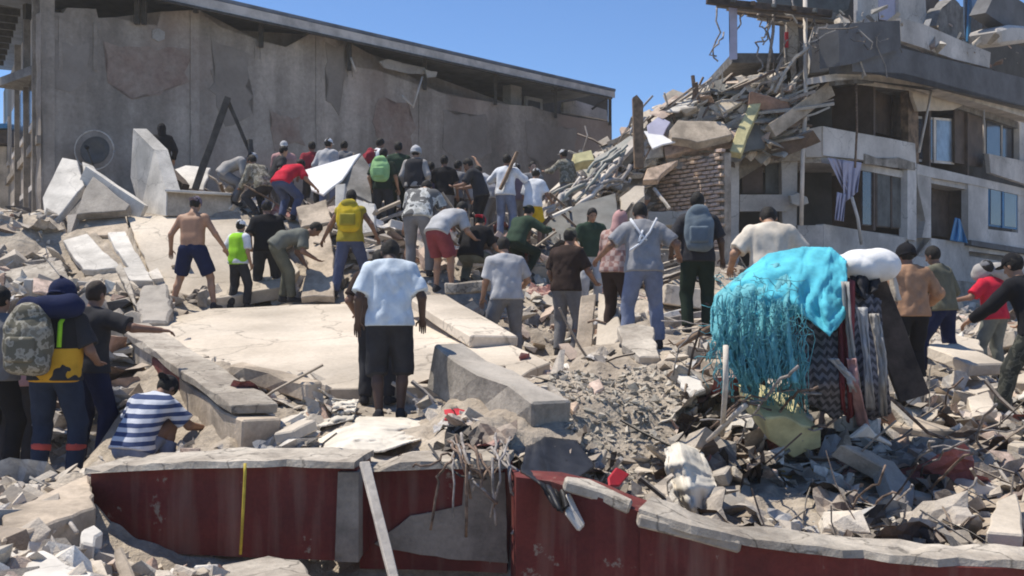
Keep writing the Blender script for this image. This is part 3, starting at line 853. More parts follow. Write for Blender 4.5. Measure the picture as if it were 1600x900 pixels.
# ------------------------------------------------------------------ who stands where (feet pixel, depth); built further down
CROWD = [
 # --- left foreground
 dict(px=90, py=752, d=9.2, H=1.78, face=4, lean=6, headp=18, feet=((-0.17, -0.02), (0.15, 0.0)), hl=(-0.05, 0.25, -0.40), hr=(0.05, 0.22, -0.42),
      shirt=('c_charcoal', 'short'), vest='vest_two_tone', legs=('trousers', 'c_darkdenim'), bands='c_redband', skin='skin_brown', hat=('helmet', 'c_navy'), wide=1.15, hair='hair_black',
      short='the navy-helmeted rescuer', label='rescuer in navy helmet and black and yellow vest, trousers with red bands at the knees'),
 dict(px=137, py=728, d=10.0, H=1.78, face=20, lean=6, headp=10, feet=((-0.12, 0), (0.12, 0.05)), hl=(-0.12, 0.1, -0.48), hr=(0.38, 0.22, -0.22),
      shirt=('c_charcoal', 'short'), legs=('trousers', 'c_navy'), skin='skin_brown', hair='hair_brown', short='the person resting an arm', label='person in dark clothes resting one arm on the tilted slab'),
 dict(px=26, py=738, d=10.4, H=1.72, face=-20, lean=3, feet=((-0.1, 0), (0.1, 0)), shirt=('c_pink', 'none'), legs=('trousers', 'c_charcoal'), skin='skin_brown', hair='hair_brown', long_hair=True,
      label='person in dusty pink sleeveless top standing behind the helmeted rescuer'),
 dict(px=-6, py=742, d=9.4, H=1.70, face=15, lean=4, hr=(0.08, 0.2, -0.42), shirt=('c_midgrey', 'short'), legs=('trousers', 'c_black'), skin='skin_tan', label='person in grey top cut off by the left picture edge'),
 dict(px=216, py=742, d=9.0, H=1.62, face=22, lean=42, headp=24, crouch=0.62, feet=((-0.18, 0.05), (0.18, 0.12)), hl=(-0.12, 0.30, -0.30), hr=(0.12, 0.32, -0.28),
      shirt=('striped_shirt', 'short'), legs=('trousers', 'c_lightdenim'), skin='skin_brown', hat=('backcap', 'c_black'), short='the striped shirt', label='crouching person in blue and white striped shirt behind the red wall'),
 # --- on the pale slab
 dict(px=303, py=484, d=16.0, H=1.80, face=8, lean=7, headp=20, side=-2, feet=((-0.33, -0.05), (0.33, 0.0)), hl=(-0.22, 0.05, -0.48), hr=(0.26, 0.10, -0.46), shirt=None,
      legs=('shorts', 'c_navy'), skin='skin_tan', hat=('backcap', 'c_plumgrey'), wide=1.12, shoes='c_charcoal', short='the shirtless man', label='shirtless man in navy shorts striding on the pale slab'),
 dict(px=370, py=482, d=16.4, H=1.40, face=30, lean=4, headp=5, feet=((-0.14, 0), (0.12, 0.1)), shirt=('c_white', 'short'), vest='c_lime', legs=('trousers', 'c_charcoal'), skin='skin_tan', hat=('cap', 'c_white'),
      short='the lime vest', label='small person in lime green vest and white cap'),
 dict(px=418, py=476, d=17.0, H=1.72, face=-15, lean=6, headp=10, feet=((-0.16, 0), (0.14, 0.05)), shirt=('c_black', 'short'), legs=('trousers', 'c_charcoal'), skin='skin_brown', hat=('cap', 'c_navy'),
      wide=1.1, short='the black shirt and cap', label='man in black shirt and dark cap beside the lime vest'),
 dict(px=449, py=472, d=16.5, H=1.72, face=72, lean=78, headp=-5, feet=((-0.10, -0.06), (0.10, 0.06)), hl=(-0.02, 0.10, -0.50), hr=(0.02, 0.14, -0.48), shirt=('c_greygreen', 'short'), legs=('trousers', 'c_olive'),
      skin='skin_brown', short='the person bent double', label='person in grey-green shirt bent double over the slab'),
 dict(px=549, py=464, d=16.5, H=1.72, face=0, lean=8, headp=14, feet=((-0.25, -0.08), (0.22, 0.06)), feetz=(0, 0.04), hl=(-0.22, 0.06, -0.46), hr=(0.26, 0.08, -0.44), shirt=('c_yellowolive', 'none'),
      legs=('trousers', 'c_denim'), skin='skin_brown', short='the yellow backpack', label='man in blue jeans wearing a yellow backpack', pack=('c_yellow', 'yellow backpack on the man in blue jeans', (0.18, 0.09, 0.25), 'c_yellowolive')),
 # --- centre
 dict(px=610, py=657, d=9.3, H=1.68, face=-6, lean=7, headp=40, feet=((-0.10, -0.03), (0.09, 0.03)), hl=(-0.15, 0.02, -0.52), hr=(0.15, 0.02, -0.52), shirt=('c_iceblue', 'short'), legs=('long_shorts', 'c_charcoal'),
      skin='skin_dark', hat=('cap', 'c_brown'), wide=1.03, loose=1.1, shoes='c_charcoal', short='the pale blue T-shirt', label='man in pale blue T-shirt and dark shorts standing below the large pale slab'),
 dict(px=588, py=632, d=10.0, H=1.52, face=8, lean=6, headp=30, hl=(-0.15, 0.06, -0.49), hr=(0.1, 0.1, -0.48), shirt=('c_brown', 'short'), legs=('trousers', 'c_charcoal'), skin='skin_brown',
      label='person in dark T-shirt mostly hidden behind the man in pale blue'),
 dict(px=656, py=432, d=16.0, H=1.74, face=12, lean=46, headp=20, feet=((-0.14, -0.05), (0.14, 0.05)), hl=(-0.20, 0.12, -0.46), hr=(0.22, 0.16, -0.42), shirt=('graphic_grey', 'short'), legs=('trousers', 'c_midgrey'),
      skin='skin_tan', wide=1.15, loose=1.3, short='the printed white shirt', label='person in white shirt with dark print leaning forward'),
 dict(px=694, py=456, d=15.6, H=1.70, face=38, lean=62, headp=10, feet=((-0.12, -0.04), (0.12, 0.04)), hl=(-0.04, 0.22, -0.42), hr=(0.06, 0.25, -0.40), shirt=('c_lightgrey', 'short'), legs=('shorts', 'c_maroon'), skin='skin_tan',
      short='the maroon shorts', label='bare-legged person in maroon shorts bending forward'),
 dict(px=738, py=446, d=16.0, H=1.66, face=20, lean=40, headp=10, crouch=0.42, feet=((-0.14, 0), (0.16, 0.1)), hl=(-0.08, 0.28, -0.36), hr=(0.16, 0.26, -0.36), shirt=('c_black', 'short'), legs=('trousers', 'c_olive'), skin='skin_tan',
      hat=('backcap', 'c_red'), short='the red cap', label='crouching person in black shirt and red cap'),
 dict(px=797, py=573, d=14.0, H=1.78, face=-14, lean=12, headp=18, feet=((-0.24, -0.10), (0.12, 0.08)), feetz=(0.10, 0.0), hl=(-0.10, 0.12, -0.47), hr=(0.13, 0.26, -0.40), shirt=('c_lightgrey', 'short'), legs=('trousers', 'c_midgrey'),
      skin='skin_tan', wide=1.08, short='the light grey T-shirt', label='man in light grey T-shirt and dark grey jeans stepping down the slope'),
 dict(px=812, py=432, d=17.4, H=1.62, face=40, lean=40, crouch=0.30, hl=(-0.1, 0.3, -0.35), hr=(0.2, 0.38, -0.15), shirt=('c_green', 'long'), legs=('trousers', 'c_darkgreen'), skin='skin_tan', hat=('backcap', 'c_darkgreen'),
      label='crouching person in dark green behind the light grey T-shirt'),
 dict(px=833, py=388, d=20.0, H=1.66, face=30, lean=10, headp=12, hl=(-0.1, 0.18, -0.44), hr=(0.12, 0.28, -0.36), shirt=('c_white', 'short'), legs=('shorts', 'c_mustard'), skin='skin_brown', hat=('cap', 'c_lightgrey'),
      short='the yellow shorts', label='person in white shirt and bright yellow shorts'),
 dict(px=884, py=557, d=14.6, H=1.82, face=30, lean=6, headp=16, feet=((-0.12, 0.0), (0.12, 0.06)), hl=(-0.08, 0.10, -0.48), hr=(0.10, 0.2, -0.44), shirt=('c_brown', 'short'), legs=('trousers', 'c_midgrey'), skin='skin_brown',
      hat=('cap', 'c_olive'), short='the brown T-shirt', label='man in dark brown T-shirt and olive cap beside the standing boards'),
 dict(px=923, py=478, d=17.0, H=1.60, face=170, lean=6, headp=14, hl=(-0.10, 0.16, -0.44), hr=(0.10, 0.2, -0.40), shirt=('c_green', 'short'), legs=('trousers', 'c_lightgrey'), skin='skin_tan', long_hair=True,
      short='the green top', label='person in green top facing the camera'),
 dict(px=962, py=528, d=13.4, H=1.66, face=40, lean=10, headp=8, hl=(-0.08, 0.18, -0.44), hr=(0.06, 0.24, -0.38), shirt=('plaid_red', 'long'), legs=('trousers', 'c_brown'), skin='skin_light', hat=('hood', 'c_pink'),
      short='the checked shirt', label='person in red checked shirt and pinkish head cover'),
 dict(px=1004, py=545, d=11.8, H=1.72, face=-4, lean=14, headp=24, feet=((-0.18, 0), (0.20, 0.05)), hl=(-0.28, 0.12, -0.36), hr=(0.30, 0.12, -0.34), shirt=('c_grey', 'short'), legs=('trousers', 'c_lightdenim'), skin='skin_brown',
      wide=1.04, loose=1.1, short='the man with straps', label='man in grey T-shirt with white straps across his back and light jeans'),
 dict(px=1090, py=520, d=13.0, H=1.76, face=6, lean=5, headp=6, feet=((-0.12, 0), (0.12, 0)), hl=(-0.12, 0.16, -0.46), hr=(0.16, 0.14, -0.44), shirt=('c_charcoal', 'short'), legs=('trousers', 'c_darkgreen'), skin='skin_dark',
      short='the blue-grey backpack', label='man in dark clothes with blue-grey backpack', pack=('c_bluegrey', 'faded blue-grey backpack worn by the man in dark clothes', (0.17, 0.08, 0.28), 'c_bluegrey')),
 dict(px=1203, py=580, d=10.4, H=1.74, face=10, lean=12, headp=42, feet=((-0.16, 0), (0.16, 0)), hl=(-0.24, 0.14, -0.38), hr=(0.22, 0.18, -0.38), shirt=('c_cream', 'short'), legs=('trousers', 'c_olive'), skin='skin_tan',
      wide=1.02, loose=1.15, short='the cream shirt', label='man in cream shirt behind the turquoise cloth'),
 # --- right
 dict(px=1424, py=610, d=12.5, H=1.76, face=-6, lean=7, headp=14, feet=((-0.14, -0.05), (0.12, 0.05)), hl=(-0.14, 0.2, -0.42), hr=(0.16, 0.2, -0.42), shirt=('c_tan', 'long'), legs=('trousers', 'c_black'), skin='skin_brown',
      hat=('helmet', 'c_black'), wide=1.05, loose=1.2, short='the tan jacket', label='man in tan jacket and black helmet'),
 dict(px=1468, py=588, d=13.4, H=1.72, face=-35, lean=10, headp=12, feet=((-0.20, 0.14), (0.30, -0.12)), hl=(-0.12, 0.2, -0.42), hr=(0.12, 0.1, -0.46), shirt=('c_olive', 'long'), legs=('trousers', 'c_navy'), skin='skin_brown',
      short='the olive jacket', label='bare-headed man in olive jacket striding beside the tan jacket'),
 dict(px=1551, py=594, d=15.0, H=1.74, face=-28, lean=10, headp=8, feet=((-0.12, 0.05), (0.14, -0.05)), hl=(-0.20, 0.32, -0.30), hr=(0.16, 0.26, -0.36), shirt=('c_red', 'short'), legs=('trousers', 'c_greygreen'), skin='skin_brown',
      hat=('cap', 'c_midgrey'), short='the red T-shirt', label='man in red T-shirt and grey cap near the blue window'),
 dict(px=1614, py=655, d=10.6, H=1.78, face=-30, lean=24, headp=4, feet=((-0.30, 0.16), (0.24, -0.16)), hl=(-0.12, 0.30, -0.34), hr=(0.12, 0.24, -0.38), shirt=('c_black', 'long'), legs=('trousers', 'camo_dark'), skin='skin_tan',
      hat=('cap', 'c_black'), short='the camouflage trousers', label='person in black jacket and dark camouflage trousers at the right picture edge'),
 # --- crest of the heap
 dict(px=253, py=312, d=22.0, H=1.72, face=-30, lean=3, hl=(-0.2, 0.2, -0.2), shirt=('c_black', 'long'), legs=('trousers', 'c_black'), skin='skin_tan', hat=('hood', 'c_black'), label='figure in black behind the tall white panel'),
 dict(px=362, py=322, d=20.0, H=1.68, face=75, lean=66, headp=10, crouch=0.22, hl=(0, 0.2, -0.42), hr=(0, 0.26, -0.38), shirt=('c_dustgrey', 'long'), legs=('trousers', 'c_midgrey'), skin='skin_tan', hat=('cap', 'c_lightgrey'),
      label='dust-covered person bending beside the leaning steel bars'),
 dict(px=406, py=336, d=19.6, H=1.66, face=-50, lean=40, crouch=0.30, hl=(0, 0.25, -0.38), hr=(0, 0.28, -0.34), shirt=('camo_grey', 'long'), legs=('trousers', 'c_charcoal'), skin='skin_brown', short='the grey camouflage', label='crouching person in grey camouflage below the steel bars'),
 dict(px=444, py=345, d=21.2, H=1.72, face=170, lean=8, headp=10, shirt=('c_pink', 'short'), legs=('trousers', 'c_charcoal'), skin='skin_tan', hat=('cap', 'c_lightgrey'), label='person in faded pink shirt behind the bending red shirt'),
 dict(px=432, py=345, d=20.4, H=1.60, face=60, lean=20, shirt=('c_charcoal', 'short'), legs=('trousers', 'c_midgrey'), skin='skin_tan', label='dark-haired person in charcoal shirt by the bending red shirt'),
 dict(px=448, py=344, d=19.0, H=1.68, face=30, lean=58, headp=16, crouch=0.16, hl=(-0.12, 0.14, -0.46), hr=(0.22, 0.16, -0.42), shirt=('c_red', 'short'), legs=('trousers', 'c_denim'), skin='skin_tan', wide=1.12,
      short='the bending red shirt', label='person in bright red shirt bending forward on the crest'),
 dict(px=488, py=338, d=22.4, H=1.72, face=-20, lean=5, shirt=('c_darkred', 'short'), legs=('trousers', 'c_charcoal'), skin='skin_brown', label='upright person in dark red shirt behind the white sheet'),
 dict(px=510, py=335, d=22.2, H=1.74, face=20, lean=10, shirt=('c_lightgrey', 'long'), legs=('trousers', 'c_lightdenim'), skin='skin_tan', hat=('cap', 'c_white'), label='person in pale grey and white cap behind the white sheet'),
 dict(px=536, py=335, d=23.0, H=1.74, face=10, lean=8, shirt=('c_midgrey', 'short'), legs=('trousers', 'c_charcoal'), skin='skin_tan', label='person in mid grey shirt behind the tip of the white sheet'),
 dict(px=586, py=336, d=21.8, H=1.74, face=50, lean=16, hr=(0.1, 0.3, -0.3), shirt=('c_white', 'short'), legs=('trousers', 'c_charcoal'), skin='skin_brown', pack=('c_darkred', 'dark red bag on the back of the white shirt', (0.12, 0.07, 0.16), None), label='dark-haired person in white shirt with red bag'),
 dict(px=598, py=364, d=20.0, H=1.74, face=8, lean=6, feet=((-0.13, 0), (0.13, 0)), shirt=('c_darkgreen', 'short'), legs=('trousers', 'c_charcoal'), skin='skin_tan', hat=('cap', 'c_charcoal'),
      pack=('c_palegreen', 'lime green backpack on the crest of the heap', (0.17, 0.10, 0.24), 'c_palegreen'), short='the lime backpack', label='person in dark clothes with lime green backpack'),
 dict(px=622, py=352, d=20.8, H=1.78, face=0, lean=4, shirt=('c_green', 'long'), legs=('trousers', 'c_darkgreen'), skin='skin_brown', label='tall person in long green coat next to the lime backpack'),
 dict(px=648, py=360, d=20.6, H=1.78, face=10, lean=6, headp=10, shirt=('c_dustgrey', 'long'), vest='c_charcoal', legs=('trousers', 'c_midgrey'), skin='skin_tan', hat=('helmet', 'c_lightgrey'), short='the pale helmet', label='rescuer in pale helmet and charcoal vest on the crest'),
 dict(px=676, py=372, d=21.4, H=1.68, face=-30, lean=10, shirt=('c_purple', 'short'), legs=('trousers', 'c_charcoal'), skin='skin_brown', label='person in dark purple shirt between pale helmet and black shirt'),
 dict(px=694, py=370, d=20.6, H=1.72, face=0, lean=6, hl=(-0.16, 0.14, -0.44), shirt=('c_black', 'short'), legs=('trousers', 'c_midgrey'), skin='skin_brown', short='the black T-shirt', label='man in black T-shirt and grey trousers on the crest'),
 dict(px=712, py=372, d=21.6, H=1.72, face=40, lean=8, shirt=('c_midgrey', 'short'), legs=('trousers', 'c_charcoal'), skin='skin_brown', label='dark-haired person in grey shirt right behind the black T-shirt'),
 dict(px=735, py=372, d=22.0, H=1.70, face=-40, lean=10, hr=(0.1, 0.1, 0.45), shirt=('c_dustgrey', 'short'), legs=('trousers', 'c_midgrey'), skin='skin_tan', label='dusty person with one arm raised'),
 dict(px=748, py=376, d=19.8, H=1.74, face=-70, lean=24, headp=14, hl=(0, 0.36, -0.28), hr=(0, 0.38, -0.26), shirt=('c_charcoal', 'short'), legs=('trousers', 'c_black'), skin='skin_brown', label='man in black trousers reaching to his left on the crest'),
 dict(px=764, py=376, d=20.8, H=1.72, face=-60, lean=30, headp=20, shirt=('c_lightgrey', 'long'), legs=('trousers', 'c_midgrey'), skin='skin_tan', label='person in light grey jacket leaning behind the black trousers'),
 dict(px=790, py=372, d=20.0, H=1.72, face=20, lean=8, hl=(-0.05, 0.22, -0.10), hr=(0.05, 0.24, -0.12), shirt=('c_white', 'long'), legs=('trousers', 'c_lightdenim'), skin='skin_brown', short='the plank holder', label='person in white top and pale jeans holding up a long plank'),
 dict(px=809, py=376, d=20.6, H=1.64, face=-20, lean=10, shirt=('c_plumgrey', 'short'), legs=('trousers', 'c_midgrey'), skin='skin_tan', hat=('cap', 'c_white'), label='person in plum grey shirt and white cap beside the plank holder'),
 dict(px=831, py=372, d=22.4, H=1.74, face=160, lean=4, shirt=('c_midgrey', 'long'), legs=('trousers', 'c_charcoal'), skin='skin_light', label='person in grey coat standing alone behind the yellow shorts'),
 dict(px=886, py=345, d=23.2, H=1.72, face=-40, lean=14, hl=(-0.2, 0.3, -0.25), shirt=('camo_grey', 'long'), legs=('trousers', 'c_midgrey'), skin='skin_brown', hat=('cap', 'c_lightgrey'), label='person in camouflage climbing the metal debris'),
 dict(px=147, py=398, d=20.5, H=1.60, face=175, lean=10, crouch=0.34, shirt=('c_charcoal', 'short'), legs=('trousers', 'c_charcoal'), skin='skin_tan', label='dark-haired person whose head shows below the grey gable panel'),
]

# ------------------------------------------------------------------ terrain of rubble
CTRL = [(p['px'], p['py'], p['d']) for p in CROWD]
CTRL += [(-300, 800, 6), (60, 800, 6.4), (60, 885, 5.2), (-300, 860, 5.4), (250, 905, 5.8), (250, 900, 6.4), (400, 915, 5.6), (400, 900, 6.3), (540, 960, 6.0), (600, 1000, 6.4), (700, 1000, 6.4), (780, 1000, 6.2), (900, 1100, 5.0), (1000, 1150, 4.5), (1300, 1300, 3.2), (1700, 1300, 3.0), (200, 1200, 3.2), (800, 1300, 3.0),
         (200, 728, 7.3), (450, 690, 7.8), (700, 700, 7.4), (950, 725, 7.0), (1150, 800, 6.0), (1300, 830, 5.3), (1500, 858, 5.0), (1700, 870, 4.8), (1200, 700, 7.5), (1450, 705, 7.5), (1560, 780, 5.9), (1700, 700, 8),
         (60, 775, 8.2), (10, 800, 7.2), (130, 770, 7.8), (610, 672, 8.6), (610, 694, 7.9), (345, 640, 9.4), (500, 625, 9.4), (720, 625, 9.6), (300, 520, 14.0), (450, 500, 15), (600, 500, 15), (740, 560, 12.5), (420, 560, 12), (600, 560, 12),
         (190, 605, 11.5), (250, 655, 9.6), (180, 645, 10), (300, 690, 8.6), (870, 800, 6.5), (920, 795, 6.4), (120, 560, 13), (20, 540, 14), (-200, 560, 12), (190, 470, 15), (60, 440, 17), (100, 400, 18),
         (150, 345, 20), (300, 342, 20), (420, 345, 20), (520, 352, 19.4), (560, 400, 18), (480, 400, 18), (20, 330, 20), (-100, 330, 21), (-400, 420, 22),
         (900, 590, 9.3), (1040, 600, 9.2), (960, 566, 9.9), (960, 640, 8.4), (960, 700, 7.6), (850, 640, 8.6), (820, 600, 11), (1100, 640, 8.6), (1120, 560, 10.5),
         (950, 470, 17), (1000, 420, 21), (1100, 410, 23), (900, 410, 20.5), (850, 420, 19.5), (1300, 490, 20), (1450, 492, 23), (1600, 492, 27), (1750, 500, 28), (1500, 560, 15), (1330, 560, 13), (1250, 620, 9.6), (1400, 640, 9.4), (1700, 600, 12),
         (700, 370, 25), (400, 350, 26), (100, 360, 27), (950, 380, 28), (1300, 440, 34), (-400, 420, 30), (800, 410, 42), (200, 420, 40), (1600, 440, 46), (-500, 430, 45), (2200, 500, 30), (2400, 440, 60), (-900, 440, 60), (800, 440, 70), (-700, 560, 12), (2300, 620, 12)]
CP = np.array([P(*c) for c in CTRL])
def _rbf_fit(pts, z, sm):
    D = np.sqrt(((pts[:, None] - pts[None]) ** 2).sum(-1) + 0.15)
    n = len(pts)
    A = np.zeros((n + 3, n + 3)); A[:n, :n] = D + sm * np.eye(n)
    A[:n, n] = 1; A[:n, n + 1:] = pts; A[n, :n] = 1; A[n + 1:, :n] = pts.T
    return np.linalg.solve(A, np.concatenate([z, [0, 0, 0]]))
_w = _rbf_fit(CP[:, :2], CP[:, 2], -0.02)

def base_z(x, y):
    q = np.stack([np.ravel(x), np.ravel(y)], 1)
    D = np.sqrt(((q[:, None] - CP[None, :, :2]) ** 2).sum(-1) + 0.15)
    n = len(CP)
    return (D @ _w[:n] + _w[n] + q @ _w[n + 1:]).reshape(np.shape(x))

_tab = rng.random((256, 256))
def vnoise(x, y):
    xi = np.floor(x).astype(int); yi = np.floor(y).astype(int); fx = x - xi; fy = y - yi
    fx = fx * fx * (3 - 2 * fx); fy = fy * fy * (3 - 2 * fy)
    g = lambda a, b: _tab[a & 255, b & 255]
    return (g(xi, yi) * (1 - fx) + g(xi + 1, yi) * fx) * (1 - fy) + (g(xi, yi + 1) * (1 - fx) + g(xi + 1, yi + 1) * fx) * fy - 0.5

MAIN = [(214, 512, 14.2), (330, 482, 15.6), (470, 474, 15.9), (600, 470, 15.9), (690, 480, 15.3), (760, 520, 13.4), (860, 570, 11.2), (800, 600, 10.2), (640, 602, 10.1), (470, 606, 10.0), (420, 600, 10.2), (330, 572, 11.3), (330, 590, 10.7), (300, 580, 11.0)]
UP = [(197, 340, 19.6), (300, 339, 19.7), (416, 342, 19.5), (424, 352, 19.2), (470, 420, 17.4), (440, 455, 16.8), (330, 470, 16.3), (250, 455, 16.6), (232, 424, 17.0)]
PLAN = [MAIN, UP, [(98, 376, 18.4), (136, 364, 18.7), (170, 398, 17.8), (192, 418, 17.3), (150, 423, 17.2), (130, 420, 17.2), (114, 400, 17.7)], [(168, 363, 18.8), (196, 361, 18.9), (230, 422, 17.2), (204, 420, 17.2), (180, 390, 18.0)],
        [(470, 360, 18.0), (512, 352, 18.2), (524, 400, 17.2), (522, 462, 16.0), (470, 466, 16.0), (478, 420, 16.8)], [(104, 338, 19.7), (196, 337, 19.6), (205, 366, 18.8), (100, 372, 18.9)]]
PLANES = []
for pl_ in PLAN:
    q_ = np.array([P(*c) for c in pl_]); A_ = np.c_[q_[:, :2], np.ones(len(q_))]
    PLANES.append((q_[:, :2], np.linalg.lstsq(A_, q_[:, 2], rcond=None)[0]))
def under_slabs(x, y, z):
    for poly, co in PLANES:
        ins = np.zeros(x.shape, bool)
        for i in range(len(poly)):
            (x1, y1), (x2, y2) = poly[i], poly[i - 1]
            ins ^= ((y1 > y) != (y2 > y)) & (x < (x2 - x1) * (y - y1) / (y2 - y1 + 1e-12) + x1)
        z = np.where(ins, np.minimum(z, co[0] * x + co[1] * y + co[2] - 0.10), z)
    return z
FEET_XY = CP[:len(CROWD), :2]
def ground_z(x, y):
    x = np.asarray(x, float); y = np.asarray(y, float)
    b = base_z(x, y)
    n = 0.30 * vnoise(x * 0.9, y * 0.9) + 0.20 * vnoise(x * 2.3 + 7, y * 2.3) + 0.13 * np.abs(vnoise(x * 5.1, y * 5.1 + 3)) + 0.07 * vnoise(x * 11.3, y * 11.3)
    q = np.stack([x.ravel(), y.ravel()], 1)
    dq = q[:, None] - FEET_XY[None]
    dq[..., 1] = np.where(dq[..., 1] < 0, dq[..., 1] * 0.45, dq[..., 1])          # the ground stays trodden flat on the near side of people
    dm = np.sqrt((dq ** 2).sum(-1)).min(1).reshape(x.shape)
    front = np.clip((y - 6.3 + 0.55 * np.clip(x, 0, 4)) / 0.6, 0.12, 1)      # calmer at the foot of the red wall
    return under_slabs(x, y, b + n * np.clip((dm - 0.15) / 0.5, 0.08, 1) * front - 0.03)
def gz(x, y): return float(ground_z(np.array([[x]]), np.array([[y]]))[0, 0])

us = np.concatenate([np.linspace(-3600, -420, 20), np.arange(-400, 2001, 5.0), np.linspace(2020, 5200, 20)])
ds = np.concatenate([[1.0, 1.8, 2.4], np.geomspace(2.9, 30, 250), np.geomspace(31, 240, 24)])
GU, GD = np.meshgrid(us, ds)
GX = (GU - 800) / 1600 * GD; GY = GD
GZ = np.zeros_like(GX)
for i in range(len(ds)):
    GZ[i] = ground_z(GX[i:i + 1], GY[i:i + 1])[0]
far = GD > 55
GZ = np.where(far, np.minimum(GZ, 0.6), GZ)
GZ = np.clip(GZ, -1.2, 4.2)
nu, nd = len(us), len(ds)
ii = np.arange(nd - 1)[:, None] * nu + np.arange(nu - 1)[None]
gfaces = np.stack([ii, ii + 1, ii + 1 + nu, ii + nu], -1).reshape(-1, 4)
ground = mesh_obj('ground', np.stack([GX, GY, GZ], -1).reshape(-1, 3), gfaces, 'rubble_dust', None, smooth=True)
tag(ground, kind='structure', label='uneven ground of dust and crushed masonry')

# ------------------------------------------------------------------ grey building behind
def px_line(x, a, b): return a[1] + (b[1] - a[1]) * (x - a[0]) / (b[0] - a[0])
G = Plane((3.95, 40.0), (0.954, 1.0))
gb = empty('grey_building', tuple(G.hit(65, 330)))
tag(gb, 'long bare grey building with torn eaves and lean-to roof behind the heap', 'building')
gbp = tuple(gb.location)
def in_parent(o, par):
    o.matrix_parent_inverse = Matrix.Translation(-Vector(par.location)); return o
top = [(64, 18), (98, 20), (104, 12), (150, 14), (153, 28), (178, 27), (200, 33), (246, 40), (252, 18), (308, 14), (322, 26), (344, 42), (382, 54), (420, 68), (446, 73), (470, 62), (492, 48), (540, 52), (546, 103), (575, 106), (606, 113),
       (640, 119), (684, 143), (700, 150), (745, 156), (800, 164), (832, 166), (866, 178), (905, 184), (956, 191)]
wall_pts = top + [(957, 420), (64, 420)]
in_parent(G.panel('wall', wall_pts, 0.35, 'cement_wall', gb, 0.0, 0.35, 0.05, 5), gb)
for k, (x0, x1, yt) in enumerate([(92, 98, 24), (146, 152, 36), (298, 312, 16), (398, 404, 72), (407, 413, 73), (494, 503, 50), (543, 547, 104), (551, 555, 108), (655, 668, 136)]):
    yb = 110 if k in (0, 1) else (92 if k in (3, 4) else (120 if k in (6, 7) else 400))
    in_parent(G.panel('concrete_column', [(x0, yt), (x1, yt + 1), (x1, yb), (x0, yb)], 0.2, 'cement_wall', gb, 0.025 + 0.006 * (k % 3), 0.3, 0.04, k), gb)
RL = lambda x: px_line(x, (340, -3), (962, 139))          # upper roof line
# set-back inner wall, floor slab and the lean-to roof
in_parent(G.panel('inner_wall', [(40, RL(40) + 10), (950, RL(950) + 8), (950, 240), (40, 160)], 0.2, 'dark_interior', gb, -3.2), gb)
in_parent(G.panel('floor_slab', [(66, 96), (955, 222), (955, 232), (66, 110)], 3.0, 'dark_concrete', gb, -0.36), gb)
RL = lambda x: px_line(x, (340, -3), (962, 139))          # upper roof line
rf = in_parent(G.panel('roof', [(44, RL(44) - 3), (962, RL(962)), (962, RL(962) + 4), (44, RL(44) + 3)], 4.6, 'roof_metal', gb, 0.75), gb)
in_parent(G.panel('fascia', [(46, RL(46) + 4), (961, RL(961) + 5), (961, RL(961) + 14), (46, RL(46) + 22)], 0.06, 'fascia_pale', gb, 0.82), gb)
in_parent(G.panel('gutter', [(48, RL(48) + 22), (957, RL(957) + 14), (957, RL(957) + 17), (48, RL(48) + 26)], 0.10, 'steel_dark', gb, 0.86), gb)
for x in (100, 190, 305, 408, 546, 664, 774, 868, 953):
    y0 = RL(x) + 14
    a = G.hit(x, y0, 0.5); b = G.hit(x, y0 + 5, -2.8)
    in_parent(box_between('rafter', a, b, 0.10, 0.14, 'steel_dark', gb), gb)
for x, yb in ((214, 34), (225, 34), (306, 16), (408, 70), (546, 106), (664, 136), (774, 160), (868, 180), (953, 192)):
    a = G.hit(x, RL(x) + 12, 0.12); b = G.hit(x, yb + 4, 0.12)
    in_parent(box_between('roof_post', a, b, 0.12, 0.12, 'steel_dark', gb), gb)
for x in (862, 925):
    in_parent(box_between('roof_brace', G.hit(x, RL(x) + 40 if x > 900 else RL(x) + 26, 0.1), G.hit(x + 26, RL(x + 26) + 16, 0.3), 0.07, 0.07, 'steel_dark', gb), gb)
# small framed opening and pale parapet boards under the roof
f = in_parent(G.panel('window', [(822, 150), (848, 155), (848, 182), (822, 176)], 0.10, 'facade_grey', gb, -0.6), gb)
G.panel('pane', [(826, 156), (844, 160), (844, 178), (826, 173)], 0.04, 'glass_dark', f, -0.57)
in_parent(G.panel('parapet_panel', [(880, 160), (900, 157), (948, 172), (950, 188), (880, 176)], 0.12, 'facade_grey', gb, -1.2, 0.5, 0.03, 4), gb)
in_parent(G.panel('inner_pier', [(798, 132), (815, 136), (815, 172), (798, 168)], 0.4, 'facade_grey', gb, -0.7), gb)
# torn ceiling board hanging under the eaves
in_parent(G.panel('ceiling_board', [(592, 96), (606, 92), (664, 106), (668, 116), (640, 116), (600, 106)], 0.05, 'facade_grey', gb, 0.2, 0.3, 0.06, 9), gb)
sheet = G.panel('torn_sheet', [(664, 108), (684, 112), (682, 120), (668, 122)], 0.05, 'white_plaster', gb, 0.35, 0.2, 0.05, 9); in_parent(sheet, gb)
for (a, b) in (((660, 120), (645, 168)), ((646, 168), (628, 150)), ((548, 90), (556, 112))):
    in_parent(tube('hanging_lath', [G.hit(*a, 0.3), G.hit(*b, 0.35)], 0.035, 'fascia_pale', gb, 5), gb)
